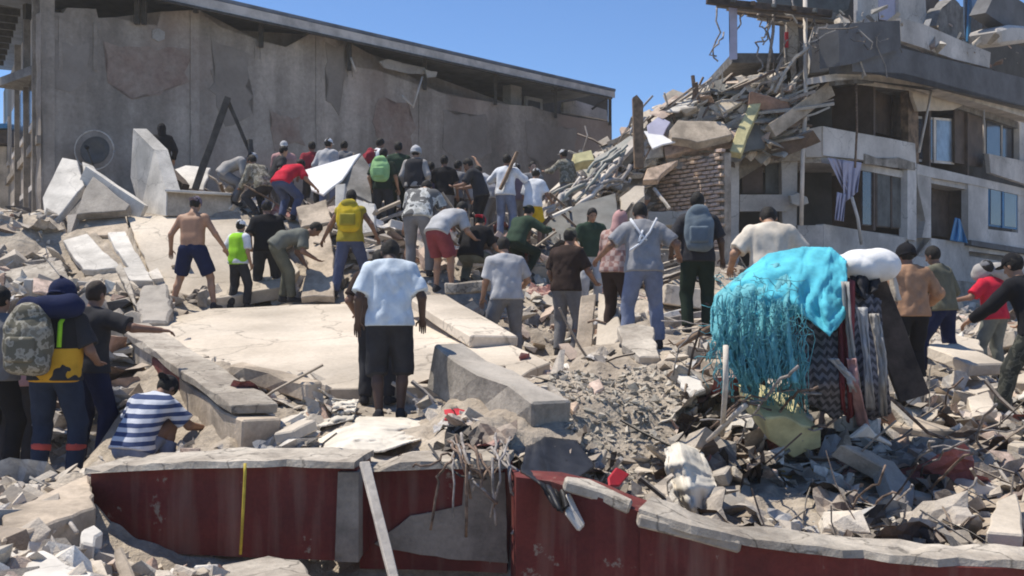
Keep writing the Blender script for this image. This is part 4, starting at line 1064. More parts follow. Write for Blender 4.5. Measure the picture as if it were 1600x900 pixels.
# torn render: brickwork and old stains showing
for k, (pts, mt) in enumerate((([(158, 62), (230, 70), (300, 78), (296, 128), (250, 150), (206, 156), (168, 130)], 'exposed_brickwork'), ([(590, 150), (640, 160), (652, 200), (640, 262), (600, 240), (580, 190)], 'exposed_brickwork'), ([(508, 62), (540, 66), (542, 120), (530, 180), (508, 160)], 'dark_stain'),
                               ([(68, 60), (140, 66), (150, 120), (110, 150), (68, 140)], 'dark_stain'), ([(330, 60), (390, 84), (396, 180), (352, 200), (326, 140)], 'dark_stain'), ([(420, 170), (470, 180), (480, 230), (430, 236)], 'exposed_brickwork'), ([(690, 170), (760, 176), (770, 240), (720, 262), (690, 230)], 'dark_stain'),
                               ([(820, 186), (900, 200), (906, 250), (850, 262), (820, 240)], 'dark_stain'))):
    in_parent(G.panel('plaster_patch', pts, 0.05, mt, gb, 0.012 + 0.003 * (k % 3), 0.25, 0.22, 40 + k), gb)
# pale hole in the wall plaster
in_parent(G.panel('plaster_patch', [(238, 47), (248, 43), (258, 50), (258, 62), (248, 66), (238, 60)], 0.04, 'facade_grey', gb, 0.035, 0.15, 0.05, 8), gb)
# street side with its overhanging eaves
S = Plane((G.hit(65, 100)[0], G.hit(65, 100)[1]), (0.57, -1.0))
c0 = G.hit(64, 100)
du = nrm(V(-0.57, 1.0, 0))
def side_pt(t, z, out=0.0):
    n = V(-du[1], du[0], 0)
    return V(c0[0], c0[1], 0) + du * t + n * out + V(0, 0, z)
def side_box(name, t0, t1, z0, z1, o0, o1, mat):
    pts = [side_pt(t0, z0, o1), side_pt(t1, z0, o1), side_pt(t1, z1, o1), side_pt(t0, z1, o1)]
    n = V(-du[1], du[0], 0)
    return in_parent(prism(name, pts, n * (o0 - o1), mat, gb), gb)
side_box('side_wall', 0.02, 14, 0.5, 8.55, -0.3, 0.0, 'cement_wall')
side_box('side_roof', -0.3, 14, 9.35, 9.5, -2.5, 1.15, 'roof_metal')
side_box('side_fascia', -0.25, 14, 8.95, 9.32, 0.95, 1.05, 'fascia_pale')
for k in range(14):
    side_box('rafter', 0.3 + k * 0.9, 0.42 + k * 0.9, 9.12, 9.33, 0.1, 1.3, 'steel_dark')
for k, z in enumerate((2.6, 5.6)):
    for t in (1.2, 4.2, 7.4, 10.6):
        w = side_box('window', t, t + 1.5, z, z + 1.6, 0.0, 0.06, 'fascia_pale')
        p = side_box('pane', t + 0.15, t + 1.35, z + 0.15, z + 1.45, 0.055, 0.07, 'glass_dark'); p.parent = w; p.matrix_parent_inverse = Matrix()
for t in (0.35, 2.9, 6.1):
    side_box('drain_pipe', t, t + 0.14, 0.8, 8.6, 0.0, 0.16, 'bare_render')
side_box('string_course', -0.05, 14, 5.0, 5.2, 0.0, 0.10, 'bare_render')

# low neighbour with a blue tarpaulin roof at the far left
nb = empty('neighbour_house', tuple(P(-60, 330, 34)))
tag(nb, 'low dim house with blue tarpaulin roof at the far left', 'house')
def nbox(name, x0, x1, y0, y1, z0, z1, mat):
    pts = [V(x0, y0, z0), V(x1, y0, z0), V(x1, y0, z1), V(x0, y0, z1)]
    o = prism(name, pts, V(0, y1 - y0, 0), mat, nb); return in_parent(o, nb)
nbox('wall', -26, -16.4, 34, 40, 0, 6.3, 'tan_concrete')
nbox('tarpaulin_roof', -26.4, -16.2, 33.6, 40.4, 6.85, 7.0, 'blue_frame')
nbox('eaves_board', -26.3, -16.25, 33.7, 40.3, 6.35, 6.8, 'timber_dark')
nbox('door', -18.6, -17.6, 33.93, 33.99, 2.2, 5.2, 'timber_dark')
nbox('window', -20.6, -19.4, 33.93, 33.99, 3.6, 5.2, 'glass_dark')

# satellite dish against the grey wall
dish = empty('satellite_dish', tuple(P(148, 262, 24.5)))
tag(dish, 'round dusty satellite dish leaning at the foot of the grey wall', 'satellite dish')
bm = bmesh.new()
bmesh.ops.create_uvsphere(bm, u_segments=28, v_segments=14, radius=0.95)
bmesh.ops.delete(bm, geom=[v for v in bm.verts if v.co.z > -0.80], context='VERTS')
bmesh.ops.translate(bm, verts=bm.verts[:], vec=(0, 0, 0.85))
bmesh.ops.scale(bm, verts=bm.verts[:], vec=(0.85, 0.85, 1.5))
bmesh.ops.rotate(bm, verts=bm.verts[:], cent=(0, 0, 0), matrix=Matrix.Rotation(math.radians(78), 3, 'X'))
o = bm_obj('reflector', bm, 'dish_grey', dish, True); o.location = (0, 0, 0.42)
md = o.modifiers.new('solid', 'SOLIDIFY'); md.thickness = 0.02
ring = [V(0.47 * math.cos(a), -0.02, 0.42 + 0.47 * math.sin(a)) for a in np.linspace(0, 2 * math.pi, 25)]
tube('rim', ring, 0.018, 'facade_grey', dish)
tube('feed_arm', [V(0, -0.02, -0.02), V(0, -0.45, 0.40)], 0.015, 'steel_dark', dish)
mesh_v, mesh_f = tube_data([V(0, -0.42, 0.42), V(0, -0.52, 0.44)], [0.05, 0.04], 8)
mesh_obj('feed_horn', mesh_v, mesh_f, 'black_plastic', dish)

# ------------------------------------------------------------------ broken apartment building on the right
RB_O = (7.9, 26.0)
RR = Plane(RB_O, (0.954, 1.0))          # long receding facade
RF = Plane(RB_O, (1.0, 0.0))            # end that faces the camera
rb = empty('damaged_building', (9.0, 28.0, 1.2))
tag(rb, 'half collapsed pale apartment building with open storeys on the right', 'building')
def rpart(o): return in_parent(o, rb)
FP = [V(5.55, 26.05, 0), V(7.85, 26.05, 0), V(20.5, 39.2, 0), V(16.0, 44.0, 0), V(5.55, 33.5, 0)]
def floor_plate(name, z0, z1, mat, inset=0.12):
    c = np.mean(FP, axis=0)
    poly = [p + nrm(c - p) * inset + V(0, 0, z0) for p in FP]
    return rpart(prism(name, poly, V(0, 0, z1 - z0), mat, rb))
floor_plate('floor_slab', 1.85, 2.05, 'facade_grey')
floor_plate('floor_slab', 4.80, 5.00, 'facade_grey')
floor_plate('floor_slab', 7.35, 7.60, 'dark_concrete')
# inner walls, room darkness put into their colour
for (off, x0, x1) in ((-2.6, 1285, 1700),):
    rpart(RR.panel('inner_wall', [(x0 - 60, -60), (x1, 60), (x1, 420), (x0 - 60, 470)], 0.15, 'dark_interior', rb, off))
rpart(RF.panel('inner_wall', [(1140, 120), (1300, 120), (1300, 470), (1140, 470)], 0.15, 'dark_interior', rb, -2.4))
for (xa, xb, y0, y1) in ((1452, 1452, 160, 380), (1512, 1512, 160, 380), (1365, 1365, 130, 360)):
    a = RR.hit(xa, y0, -0.1); b = RR.hit(xa, y1, -0.1)
    w = -RR.n * 2.4
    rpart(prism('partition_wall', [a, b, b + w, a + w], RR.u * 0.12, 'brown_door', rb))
# end bay towards the camera
rpart(RF.panel('corner_column', [(1135, 240), (1155, 241), (1155, 470), (1135, 470)], 0.35, 'facade_white', rb, 0.12, 0.3, 0.02, 1))
rpart(RF.panel('parapet', [(1157, 236), (1200, 214), (1284, 197), (1285, 245), (1240, 246), (1205, 251), (1180, 248), (1158, 242)], 0.16, 'facade_white', rb, 0.05, 0.4, 0.02, 2))
rpart(RF.panel('spandrel', [(1156, 304), (1222, 304), (1230, 330), (1156, 330)], 0.16, 'facade_grey', rb, 0.0))
rpart(RF.panel('column', [(1221, 248), (1246, 248), (1244, 470), (1224, 470)], 0.3, 'facade_grey', rb, -0.05, 0.3, 0.02, 3))
rpart(RF.panel('lower_wall', [(1246, 352), (1286, 352), (1286, 480), (1246, 480)], 0.2, 'facade_grey', rb, -0.02))
rpart(RF.panel('lower_wall', [(1156, 420), (1223, 420), (1223, 480), (1156, 480)], 0.2, 'facade_grey', rb, -0.02))
rpart(RF.panel('shutter', [(1160, 252), (1192, 252), (1192, 302), (1160, 302)], 0.06, 'brown_door', rb, -0.25))
rpart(RF.panel('shutter', [(1196, 252), (1218, 252), (1218, 302), (1196, 302)], 0.06, 'sheet_slate', rb, -0.35))
# long facade, lower storey
rpart(RR.panel('parapet', [(1286, 197), (1320, 204), (1380, 214), (1430, 224), (1432, 262), (1405, 256), (1372, 258), (1350, 250), (1286, 243)], 0.16, 'facade_white', rb, 0.04, 0.4, 0.03, 5))
rpart(RR.panel('parapet_scar', [(1352, 240), (1378, 250), (1404, 246), (1430, 254), (1430, 266), (1352, 256)], 0.06, 'grey_concrete', rb, 0.09, 0.3, 0.06, 6))
rpart(RR.panel('sill_wall', [(1287, 350), (1432, 374), (1432, 400), (1455, 404), (1455, 372), (1514, 380), (1514, 400), (1625, 418), (1625, 500), (1287, 490)], 0.22, 'facade_grey', rb, 0.0))
rpart(RR.panel('pier', [(1418, 262), (1432, 264), (1432, 376), (1418, 374)], 0.25, 'facade_white', rb, 0.06))
rpart(RR.panel('pier', [(1432, 260), (1452, 262), (1455, 276), (1455, 372), (1441, 372), (1446, 345), (1434, 290)], 0.2, 'facade_grey', rb, 0.02, 0.3, 0.02, 8))
rpart(RR.panel('facade_wall', [(1433, 256), (1625, 300), (1625, 312), (1513, 287), (1454, 277), (1433, 272)], 0.22, 'facade_white', rb, 0.03, 0.5, 0.02, 9))
rpart(RR.panel('facade_wall', [(1513, 286), (1544, 292), (1544, 396), (1513, 392)], 0.22, 'facade_white', rb, 0.0))
rpart(RR.panel('facade_wall', [(1544, 358), (1592, 364), (1592, 402), (1544, 396)], 0.22, 'facade_white', rb, 0.005))
rpart(RR.panel('facade_wall', [(1591, 300), (1625, 308), (1625, 410), (1591, 404)], 0.22, 'facade_white', rb, 0.0))
rpart(RR.panel('ledge', [(1518, 375), (1625, 392), (1625, 400), (1518, 383)], 0.35, 'dark_fascia', rb, 0.22))
rpart(RR.panel('plinth', [(1440, 432), (1625, 452), (1625, 510), (1440, 505)], 0.12, 'grey_concrete', rb, 0.14))
def window(pl, x0, y0, x1, y1, dy, frame_mat, pane_mat, off=-0.06, mull=1, fw=3):
    """framed window: dy = how far the right side drops in the picture"""
    o = rpart(pl.panel('window', [(x0, y0), (x1, y0 + dy), (x1, y1 + dy), (x0, y1)], 0.05, frame_mat, rb, off - 0.02))
    n = mull + 1
    for k in range(n):
        a = x0 + fw + (x1 - x0 - fw) * k / n; b = x0 + (x1 - x0 - fw) * (k + 1) / n
        ya = dy * (a - x0) / (x1 - x0); yb = dy * (b - x0) / (x1 - x0)
        pl.panel('pane', [(a, y0 + fw + ya), (b, y0 + fw + yb), (b, y1 - fw + yb), (a, y1 - fw + ya)], 0.03, pane_mat if k else ('glass_dark'), o, off + 0.012)
        if k: pl.panel('mullion', [(a - fw, y0 + ya), (a - fw * 0.2, y0 + ya), (a - fw * 0.2, y1 + ya), (a - fw, y1 + ya)], 0.05, frame_mat, o, off + 0.04)
    return o
window(RR, 1346, 258, 1418, 352, 7, 'brown_door', 'sheet_slate', -0.15, 2, 2)
window(RR, 1545, 291, 1591, 353, 6, 'blue_frame', 'glass_dark', -0.02, 1, 3)
window(RR, 1432, 181, 1491, 252, 5, 'facade_white', 'glass_reflection', -0.3, 1, 4)
window(RR, 1540, 182, 1592, 252, 8, 'facade_grey', 'glass_dark', -0.25, 1, 2)
rpart(RR.panel('door', [(1492, 168), (1536, 174), (1536, 262), (1492, 254)], 0.06, 'brown_door', rb, -0.2))
rpart(RR.panel('door', [(1456, 280), (1510, 288), (1510, 374), (1456, 368)], 0.06, 'brown_door', rb, -0.7))
rpart(RR.panel('door', [(1366, 138), (1392, 142), (1392, 212), (1366, 206)], 0.06, 'brown_door', rb, -0.7))
rpart(RR.panel('door', [(1395, 142), (1418, 146), (1418, 216), (1395, 212)], 0.06, 'timber_dark', rb, -0.6))
rpart(RR.panel('pier', [(1344, 150), (1364, 154), (1364, 208), (1344, 204)], 0.2, 'facade_grey', rb, -0.5))
rpart(RR.panel('pier', [(1418, 112), (1434, 116), (1436, 262), (1420, 260)], 0.22, 'timber', rb, -0.05, 0.4, 0.03, 2))
rpart(RR.panel('pier', [(1593, 186), (1625, 190), (1625, 270), (1593, 262)], 0.2, 'facade_white', rb, 0.0))
rpart(RR.panel('balcony_front', [(1545, 240), (1592, 250), (1625, 256), (1625, 296), (1548, 270)], 0.14, 'facade_grey', rb, 0.25, 0.4, 0.03, 2))
# sagging upper deck
rpart(RR.panel('soffit_panel', [(1424, 116), (1470, 122), (1512, 148), (1514, 160), (1490, 172), (1434, 174), (1426, 150)], 0.10, 'cream_ceiling', rb, 0.15, 0.4, 0.05, 3))
rpart(RR.panel('slab_edge', [(1290, 118), (1345, 108), (1424, 108), (1500, 130), (1625, 164), (1625, 190), (1500, 152), (1424, 124), (1345, 120), (1290, 128)], 0.5, 'fascia_pale', rb, 0.7, 0.4, 0.03, 4))
rpart(RR.panel('fascia', [(1330, 72), (1405, 74), (1500, 98), (1625, 128), (1625, 172), (1500, 140), (1410, 114), (1332, 112)], 0.6, 'dark_fascia', rb, 1.1, 0.6, 0.02, 5))
rpart(RR.panel('parapet_block', [(1310, 36), (1406, 32), (1408, 76), (1332, 100), (1312, 103)], 0.5, 'dark_fascia', rb, 1.25, 0.5, 0.02, 6))
rpart(RF.panel('wall_end', [(1268, 62), (1276, 38), (1309, 38), (1311, 104), (1290, 112), (1266, 114)], 0.3, 'facade_grey', rb, 0.55, 0.3, 0.03, 6))
rpart(RR.panel('parapet', [(1407, 28), (1445, 38), (1490, 58), (1548, 82), (1546, 106), (1490, 92), (1440, 74), (1408, 64)], 0.2, 'facade_grey', rb, 1.0, 0.5, 0.02, 7))
rpart(RR.panel('upper_wall', [(1345, -30), (1372, -30), (1372, 34), (1345, 36)], 0.2, 'facade_grey', rb, 0.2))
rpart(RR.panel('upper_wall', [(1404, -30), (1445, -30), (1450, 60), (1404, 44)], 0.2, 'facade_grey', rb, 0.1, 0.3, 0.03, 3))
rpart(RR.panel('curtain', [(1370, -30), (1403, -30), (1401, 34), (1376, 30)], 0.04, 'lavender_cloth', rb, 0.0))
rpart(RR.panel('shutter', [(1340, -30), (1346, -30), (1346, 34), (1340, 34)], 0.04, 'facade_white', rb, 0.5))
rpart(RR.panel('upper_wall', [(1445, -30), (1472, -30), (1462, 40), (1447, 46)], 0.15, 'brown_door', rb, -0.4))
rpart(RR.panel('glazing', [(1506, -30), (1536, -10), (1534, 68), (1508, 60)], 0.04, 'glass_reflection', rb, -0.1))
rpart(RR.panel('window_post', [(1516, -30), (1520, -28), (1516, 66), (1512, 64)], 0.06, 'blue_frame', rb, 0.0))
rpart(RR.panel('upper_roof', [(1560, -20), (1625, 20), (1625, 70), (1600, 60), (1540, 20)], 0.5, 'dark_fascia', rb, 0.9))
rpart(RR.panel('broken_wall', [(1462, 40), (1470, 14), (1490, -4), (1506, 12), (1508, 60), (1476, 58)], 0.4, 'dark_concrete', rb, 0.5, 0.2, 0.10, 12))
for k in range(3):
    rpart(box_between('ceiling_joist', RR.hit(1300 + 30 * k, 128 - 4 * k, 0.6), RR.hit(1380 + 40 * k, 118 + 8 * k, -1.0), 0.14, 0.2, 'dark_concrete', rb, seed=k))
# joisted remains of the top floor sticking out over the heap
for k in range(7):
    y = -6 + 5 * k
    a = RF.hit(1104 + k * 16, 1 + k * 5, 1.6 - 0.4 * k); b = RF.hit(1300 + k * 5, 22 + k * 5, 1.5 - 0.4 * k)
    rpart(box_between('floor_joist', a, b, 0.13, 0.16, ('timber_dark', 'dark_concrete', 'tan_concrete')[k % 3], rb, seed=k))
for k in range(6):
    x = 1112 + k * 32
    a = RF.hit(x, -4 + k * 4, 1.7); b = RF.hit(x + 46, 22 + k * 5, -0.6)
    rpart(box_between('cross_batten', a, b, 0.09, 0.08, ('timber', 'sheet_slate')[k % 2], rb, seed=k + 20))
rpart(RF.panel('deck_board', [(1180, -6), (1330, -6), (1326, 14), (1296, 28), (1240, 24), (1190, 8)], 0.12, 'sheet_slate', rb, -0.3, 0.4, 0.07, 3))
rpart(RF.panel('broken_column', [(1229, 34), (1246, 30), (1250, 70), (1244, 100), (1248, 140), (1246, 168), (1230, 164), (1236, 120), (1228, 90)], 0.25, 'coping', rb, 0.6, 0.15, 0.05, 14))
rpart(RF.panel('column_core', [(1222, 92), (1256, 92), (1256, 150), (1226, 140)], 0.3, 'dark_concrete', rb, 0.3, 0.2, 0.05, 15))
rpart(RF.panel('column_band', [(1227, 50), (1232, 50), (1232, 74), (1227, 74)], 0.05, 'red_plastic', rb, 0.66))
rpart(RF.panel('torn_wallpaper', [(1232, 126), (1248, 150), (1244, 164), (1230, 162)], 0.03, 'white_plaster', rb, 0.75, 0.2, 0.05, 4))
a = RF.hit(1202, 206, 1.0); b = RF.hit(1296, 140, 0.7)
rpart(box_between('fallen_beam', a, b, 0.34, 0.34, 'tan_concrete', rb, seed=5))
rpart(RF.panel('hanging_strip', [(1139, 6), (1152, 6), (1152, 92), (1140, 94)], 0.03, 'lavender_cloth', rb, 1.3, 0.3, 0.02, 5))
r_ = np.random.default_rng(5)
for (x0, y0, x1, y1, o) in ((1120, 12, 1122, 96, 1.2), (1131, 50, 1120, 88, 1.2), (1165, 20, 1150, 48, 1.0), (1184, 22, 1202, 40, 0.9), (1202, 36, 1180, 66, 0.9), (1180, 66, 1184, 112, 0.9), (1200, 40, 1192, 70, 0.9), (1262, 40, 1282, 48, 0.9), (1282, 48, 1272, 84, 0.9), (1268, 60, 1280, 98, 0.8), (1238, 0, 1240, 34, 0.9)):
    rpart(tube('hanging_rebar', wiggle(RF.hit(x0, y0, o), RF.hit(x1, y1, o + 0.1), 7, 0.06, r_), 0.022, 'rebar_grey', rb, 5))
# curtains blown out of the openings
def cloth_panel(name, pl, top, bot, mat, parent, off=0.3, nfold=4, amp=0.08, nu_=26, nv_=14, solid=0.01):
    """a hanging cloth between two pixel polylines on a wall plane"""
    vs, fs = [], []
    def at(line, t):
        q = t * (len(line) - 1); i = min(int(q), len(line) - 2); f = q - i
        return np.array(line[i]) * (1 - f) + np.array(line[i + 1]) * f
    for j in range(nv_):
        for i in range(nu_):
            t = i / (nu_ - 1); w = j / (nv_ - 1)
            p = at(top, t) * (1 - w) + at(bot, t) * w
            oo = off + amp * (0.3 + 0.7 * w) * math.sin(t * nfold * 2 * math.pi + 2 * w) + 0.3 * amp * math.sin(9 * t + 5 * w)
            vs.append(pl.hit(p[0], p[1], oo))
    for j in range(nv_ - 1):
        for i in range(nu_ - 1):
            a = j * nu_ + i; fs.append((a, a + 1, a + nu_ + 1, a + nu_))
    o = mesh_obj(name, vs, fs, mat, parent, smooth=True)
    md = o.modifiers.new('solid', 'SOLIDIFY'); md.thickness = solid
    return o
for k, (tp, bt, mt) in enumerate((([(1292, 246), (1316, 250)], [(1322, 306), (1336, 300)], 'lavender_cloth'), ([(1316, 250), (1346, 254)], [(1318, 318), (1340, 300)], 'lavender_cloth'), ([(1308, 300), (1322, 304)], [(1304, 344), (1318, 346)], 'lavender_cloth'))):
    o = cloth_panel('curtain', RR, tp, bt, mt, None, 0.15 + 0.05 * k, 3, 0.06)
    tag(o, ('pale lavender curtain, left one, hanging out of the first open storey', 'pale lavender curtain, right one, bunched in the open storey', 'short pale curtain end below the lavender curtains')[k], 'curtain', 'curtains in the open storey')
o = cloth_panel('tarpaulin', RR, [(1492, 340), (1500, 342)], [(1484, 376), (1512, 380)], 'blue_frame', None, 0.1, 2, 0.05); tag(o, 'small blue tarpaulin at the dark doorway', 'tarpaulin')
o = RF.panel('white_bag', [(1234, 305), (1246, 300), (1262, 308), (1264, 318), (1246, 322), (1236, 318)], 0.2, 'white_plaster', None, 0.3, 0.1, 0.03, 3, 0.02); tag(o, 'white bag in the opening beside the long vertical pole', 'bag')
o = RR.panel('water_tank', [(1562, 44), (1580, 38), (1606, 40), (1606, 66), (1566, 70)], 1.0, 'facade_white', None, 1.3, 0, 0, 0, 0.1); tag(o, 'white cylindrical water tank on the upper deck', 'water tank')
# poles and cables hanging over the facade
for (pts, rd, mt, lab) in (([(1258, -20), (1259, 160), (1254, 250), (1252, 352)], 0.055, 'fascia_pale', 'long pale pole hanging past all open storeys'),
                          ([(1210, -20), (1208, 50), (1199, 112)], 0.04, 'rebar_grey', 'thin pole hanging beside the broken column'),
                          ([(1337, 110), (1339, 200), (1336, 262)], 0.03, 'rebar_rust', 'dark cable hanging in front of the parapet'),
                          ([(1455, 142), (1446, 190), (1436, 238)], 0.035, 'fascia_pale', 'pale slanting pole before the white window'),
                          ([(1537, 172), (1538, 240)], 0.035, 'fascia_pale', 'pale upright pole beside the brown door'),
                          ([(1331, 308), (1340, 340), (1346, 382)], 0.045, 'facade_white', 'pale bent pole below the curtains')):
    pl = RF if pts[0][0] < 1280 else RR
    o = tube('pole', [pl.hit(x, y, 0.9 if pl is RF else 0.45) for x, y in pts], rd, mt)
    tag(o, lab, 'pole', 'poles hanging on the damaged building')

# ------------------------------------------------------------------ brick wall (every brick its own piece)
BW = Plane((5.0, 24.2), (1.0, -1.5))
bw = empty('brick_wall', tuple(BW.hit(1082, 400)))
tag(bw, 'torn wall of tan bricks beside the pale corner column', 'wall')
in_parent(BW.panel('mortar_core', [(1034, 258), (1132, 238), (1132, 420), (1002, 420), (1002, 300), (1022, 290)], 0.22, 'mortar', bw, -0.06), bw)
bmeshes = []
for k in range(8):
    bm = bmesh.new(); bmesh.ops.create_cube(bm, size=1.0)
    for v in bm.verts:
        v.co.x = v.co.x * 0.235 + random.uniform(-.01, .01); v.co.y = v.co.y * 0.13 + random.uniform(-.012, .012); v.co.z = v.co.z * 0.072 + random.uniform(-.006, .006)
    bmesh.ops.bevel(bm, geom=bm.edges[:], offset=0.008, segments=1, affect='EDGES')
    me = bpy.data.meshes.new('brick'); bm.to_mesh(me); bm.free(); me.materials.append(MAT['brick_tan' if k % 3 else 'brick_pink']); bmeshes.append(me)
ang = math.atan2(BW.u[1], BW.u[0])
nb_ = 0
z0 = BW.hit(1082, 392)[2]; z1 = BW.hit(1082, 244)[2]
s0 = np.dot(BW.hit(1010, 300) - BW.o, BW.u); s1 = np.dot(BW.hit(1131, 300) - BW.o, BW.u)
row = 0
z = z0
while z < z1 + 0.25:
    s = s0 + (0.13 if row % 2 else 0)
    while s < s1 - 0.05:
        p = BW.o + BW.u * s; p[2] = z
        xp = 800 + p[0] / p[1] * 1600; yp = 450 - (p[2] - CAM_H) / p[1] * 1600
        topy = px_line(xp, (1030, 256), (1132, 236)) if xp > 1030 else 300 - (xp - 1010) * 0.5
        if yp > topy + random.uniform(-4, 6) and nb_ < 300 and random.random() > 0.03:
            o = bpy.data.objects.new('brick', random.choice(bmeshes)); o.parent = bw; COL.objects.link(o)
            q = p + BW.n * random.uniform(-0.035, 0.05)
            o.location = tuple(q - np.array(bw.location)); o.rotation_euler = (random.uniform(-.06, .06), random.uniform(-.05, .05), ang + random.uniform(-.08, .08)); nb_ += 1
        s += 0.262
    z += 0.098; row += 1

# ------------------------------------------------------------------ red-painted planter wall along the front
def wall_run(name, top, z_bot, thick, mats, label, coping=True, seed=0, capmats='coping', over=0.07, capt=0.055, lowband=None, group=None):
    """top: (px, py, depth) along the upper front edge; a painted wall under a broken coping, solid and thick"""
    r = np.random.default_rng(seed)
    e = empty(name, tuple(P(*top[len(top) // 2])))
    tag(e, label, 'wall', group)
    pts = [P(*t) for t in top]
    # resample
    q = []
    for a, b in zip(pts[:-1], pts[1:]):
        k = max(2, int(np.linalg.norm(b - a) / 0.12))
        q += [a + (b - a) * i / k for i in range(k)]
    q.append(pts[-1])
    ctr = np.mean(q, axis=0)
    vs, fs = [], []
    nq = len(q)
    for i, p in enumerate(q):
        t = nrm(q[min(i + 1, nq - 1)] - q[max(i - 1, 0)]); n = nrm(V(t[1], -t[0], 0))
        if n[1] > 0: n = -n
        for (o, zz) in ((0, p[2]), (0, (p[2] + z_bot) / 2), (0, z_bot), (-thick, z_bot), (-thick, p[2])):
            w = p + n * o; vs.append(V(w[0], w[1], zz) + n * r.normal(0, 0.004))
    for i in range(nq - 1):
        for j in range(5):
            a = i * 5 + j; b = i * 5 + (j + 1) % 5
            fs.append((a, b, b + 5, a + 5))
    fs.append((0, 1, 2, 3, 4)); k = (nq - 1) * 5; fs.append((k + 4, k + 3, k + 2, k + 1, k))
    in_parent(mesh_obj('wall_face', vs, fs, mats, e), e)
    if coping:
        vs, fs = [], []
        for i, p in enumerate(q):
            t = nrm(q[min(i + 1, nq - 1)] - q[max(i - 1, 0)]); n = nrm(V(t[1], -t[0], 0))
            if n[1] > 0: n = -n
            ov = over + r.normal(0, 0.004) - (r.uniform(0.02, 0.07) if r.random() < 0.14 else 0); tk = capt + r.normal(0, 0.004) - (0.03 if r.random() < 0.08 else 0)
            for (o, zz) in ((ov, 0.003), (ov - 0.012, tk), (-thick * 0.5, tk + r.normal(0, 0.01)), (-thick - 0.10 + r.normal(0, 0.03), tk), (-thick - 0.08, 0.003)):
                w = p + n * o; vs.append(V(w[0], w[1], p[2] + zz))
        for i in range(nq - 1):
            for j in range(5):
                a = i * 5 + j; b = i * 5 + (j + 1) % 5
                fs.append((a, b, b + 5, a + 5))
        fs.append((0, 1, 2, 3, 4)); k = (nq - 1) * 5; fs.append((k + 4, k + 3, k + 2, k + 1, k))
        in_parent(mesh_obj('coping', vs, fs, capmats, e), e)
    return e, q
rw1, q1 = wall_run('red_wall', [(142, 738, 6.75), (300, 730, 6.6), (450, 728, 6.5), (558, 730, 6.45)], -0.12, 0.35, 'red_paint', 'dark red painted wall block with grey coping, the left one with yellow tape', seed=1, capt=0.045)
# bare corner strip where the paint ends
r0, r1 = P(528, 738, 6.42), P(560, 738, 6.40)
in_parent(prism('bare_end', [r0, r1, V(r1[0], r1[1], -0.115), V(r0[0] - 0.02, r0[1], -0.115)], V(0, 0.3, 0), 'bare_render', rw1), rw1)
rw2, q2 = wall_run('red_wall', [(562, 736, 6.75), (660, 732, 6.72), (792, 730, 6.65)], -0.25, 0.3, 'red_paint', 'middle wall block, red paint above and bare grey render below', seed=2, capmats='coping')
bp = [P(x, y, np.interp(x, [562, 660, 792], [6.75, 6.72, 6.65]) - 0.02) for x, y in ((608, 832), (640, 806), (690, 798), (722, 790), (726, 738), (790, 738), (794, 880), (700, 874), (600, 858), (584, 850))]
in_parent(prism('bare_patch', jag(bp, 0.08, 0.012, np.random.default_rng(3)), V(0, 0.04, 0), 'bare_render', rw2), rw2)
rw3, q3 = wall_run('red_wall', [(806, 745, 6.25), (860, 752, 6.0), (930, 775, 5.55), (1000, 800, 5.2)], -0.45, 0.32, 'red_paint', 'curved dark red wall with slipped coping pieces below the grey mound', seed=3, coping=False)
rw4, q4 = wall_run('red_wall', [(1000, 806, 5.18), (1080, 832, 4.86), (1170, 852, 4.62), (1350, 874, 4.40), (1500, 886, 4.28), (1680, 890, 4.25)], -0.6, 0.24, 'red_paint', 'long curved dark red wall with pale coping at the lower right', seed=4, over=0.05, capt=0.045)
for k, (pp, lab) in enumerate((([(884, 740, 5.85), (920, 748, 5.75), (990, 780, 5.3), (988, 786, 5.22), (940, 772, 5.5), (884, 752, 5.75)], 'short slipped coping piece on the curved red wall'),
                  ([(996, 790, 5.35), (1060, 796, 5.25), (1165, 832, 4.85), (1160, 846, 4.6), (1080, 826, 4.85), (998, 806, 5.1)], 'thick tilted coping piece at the start of the long red wall'))):
    o = slab('coping_piece', pp, 0.07, 'coping', None, 0.12, 0.015, k); tag(o, lab, 'coping piece')
# yellow tape
o = tube('yellow_tape', [P(383, 724, 6.40), P(383, 740, 6.38), P(380, 800, 6.42), P(376, 866, 6.44)], 0.010, 'yellow_tape', None, 5); tag(o, 'yellow tape hanging over the left red wall block', 'tape')
o = box_between('plank', P(569, 722, 6.35), P(616, 905, 5.9), 0.06, 0.03, 'timber_pale', seed=3); tag(o, 'pale narrow plank leaning on the red wall gap', 'plank')

# ------------------------------------------------------------------ big slabs and panels
def thing_slab(name, pts, th, mat, label, cat='slab', seed=0, step=0.16, amp=0.035, bevel=0.012):
    o = slab(name, pts, th, mat, None, step, amp, seed, bevel); tag(o, label, cat); return o
SLAB_MASKS = []
thing_slab('roof_slab', MAIN, 0.30, 'pale_slab', 'large pale tilted slab in the middle with people standing along its top', seed=1, amp=0.07, step=0.35)
SLAB_MASKS.append([(p[0], p[1]) for p in MAIN])
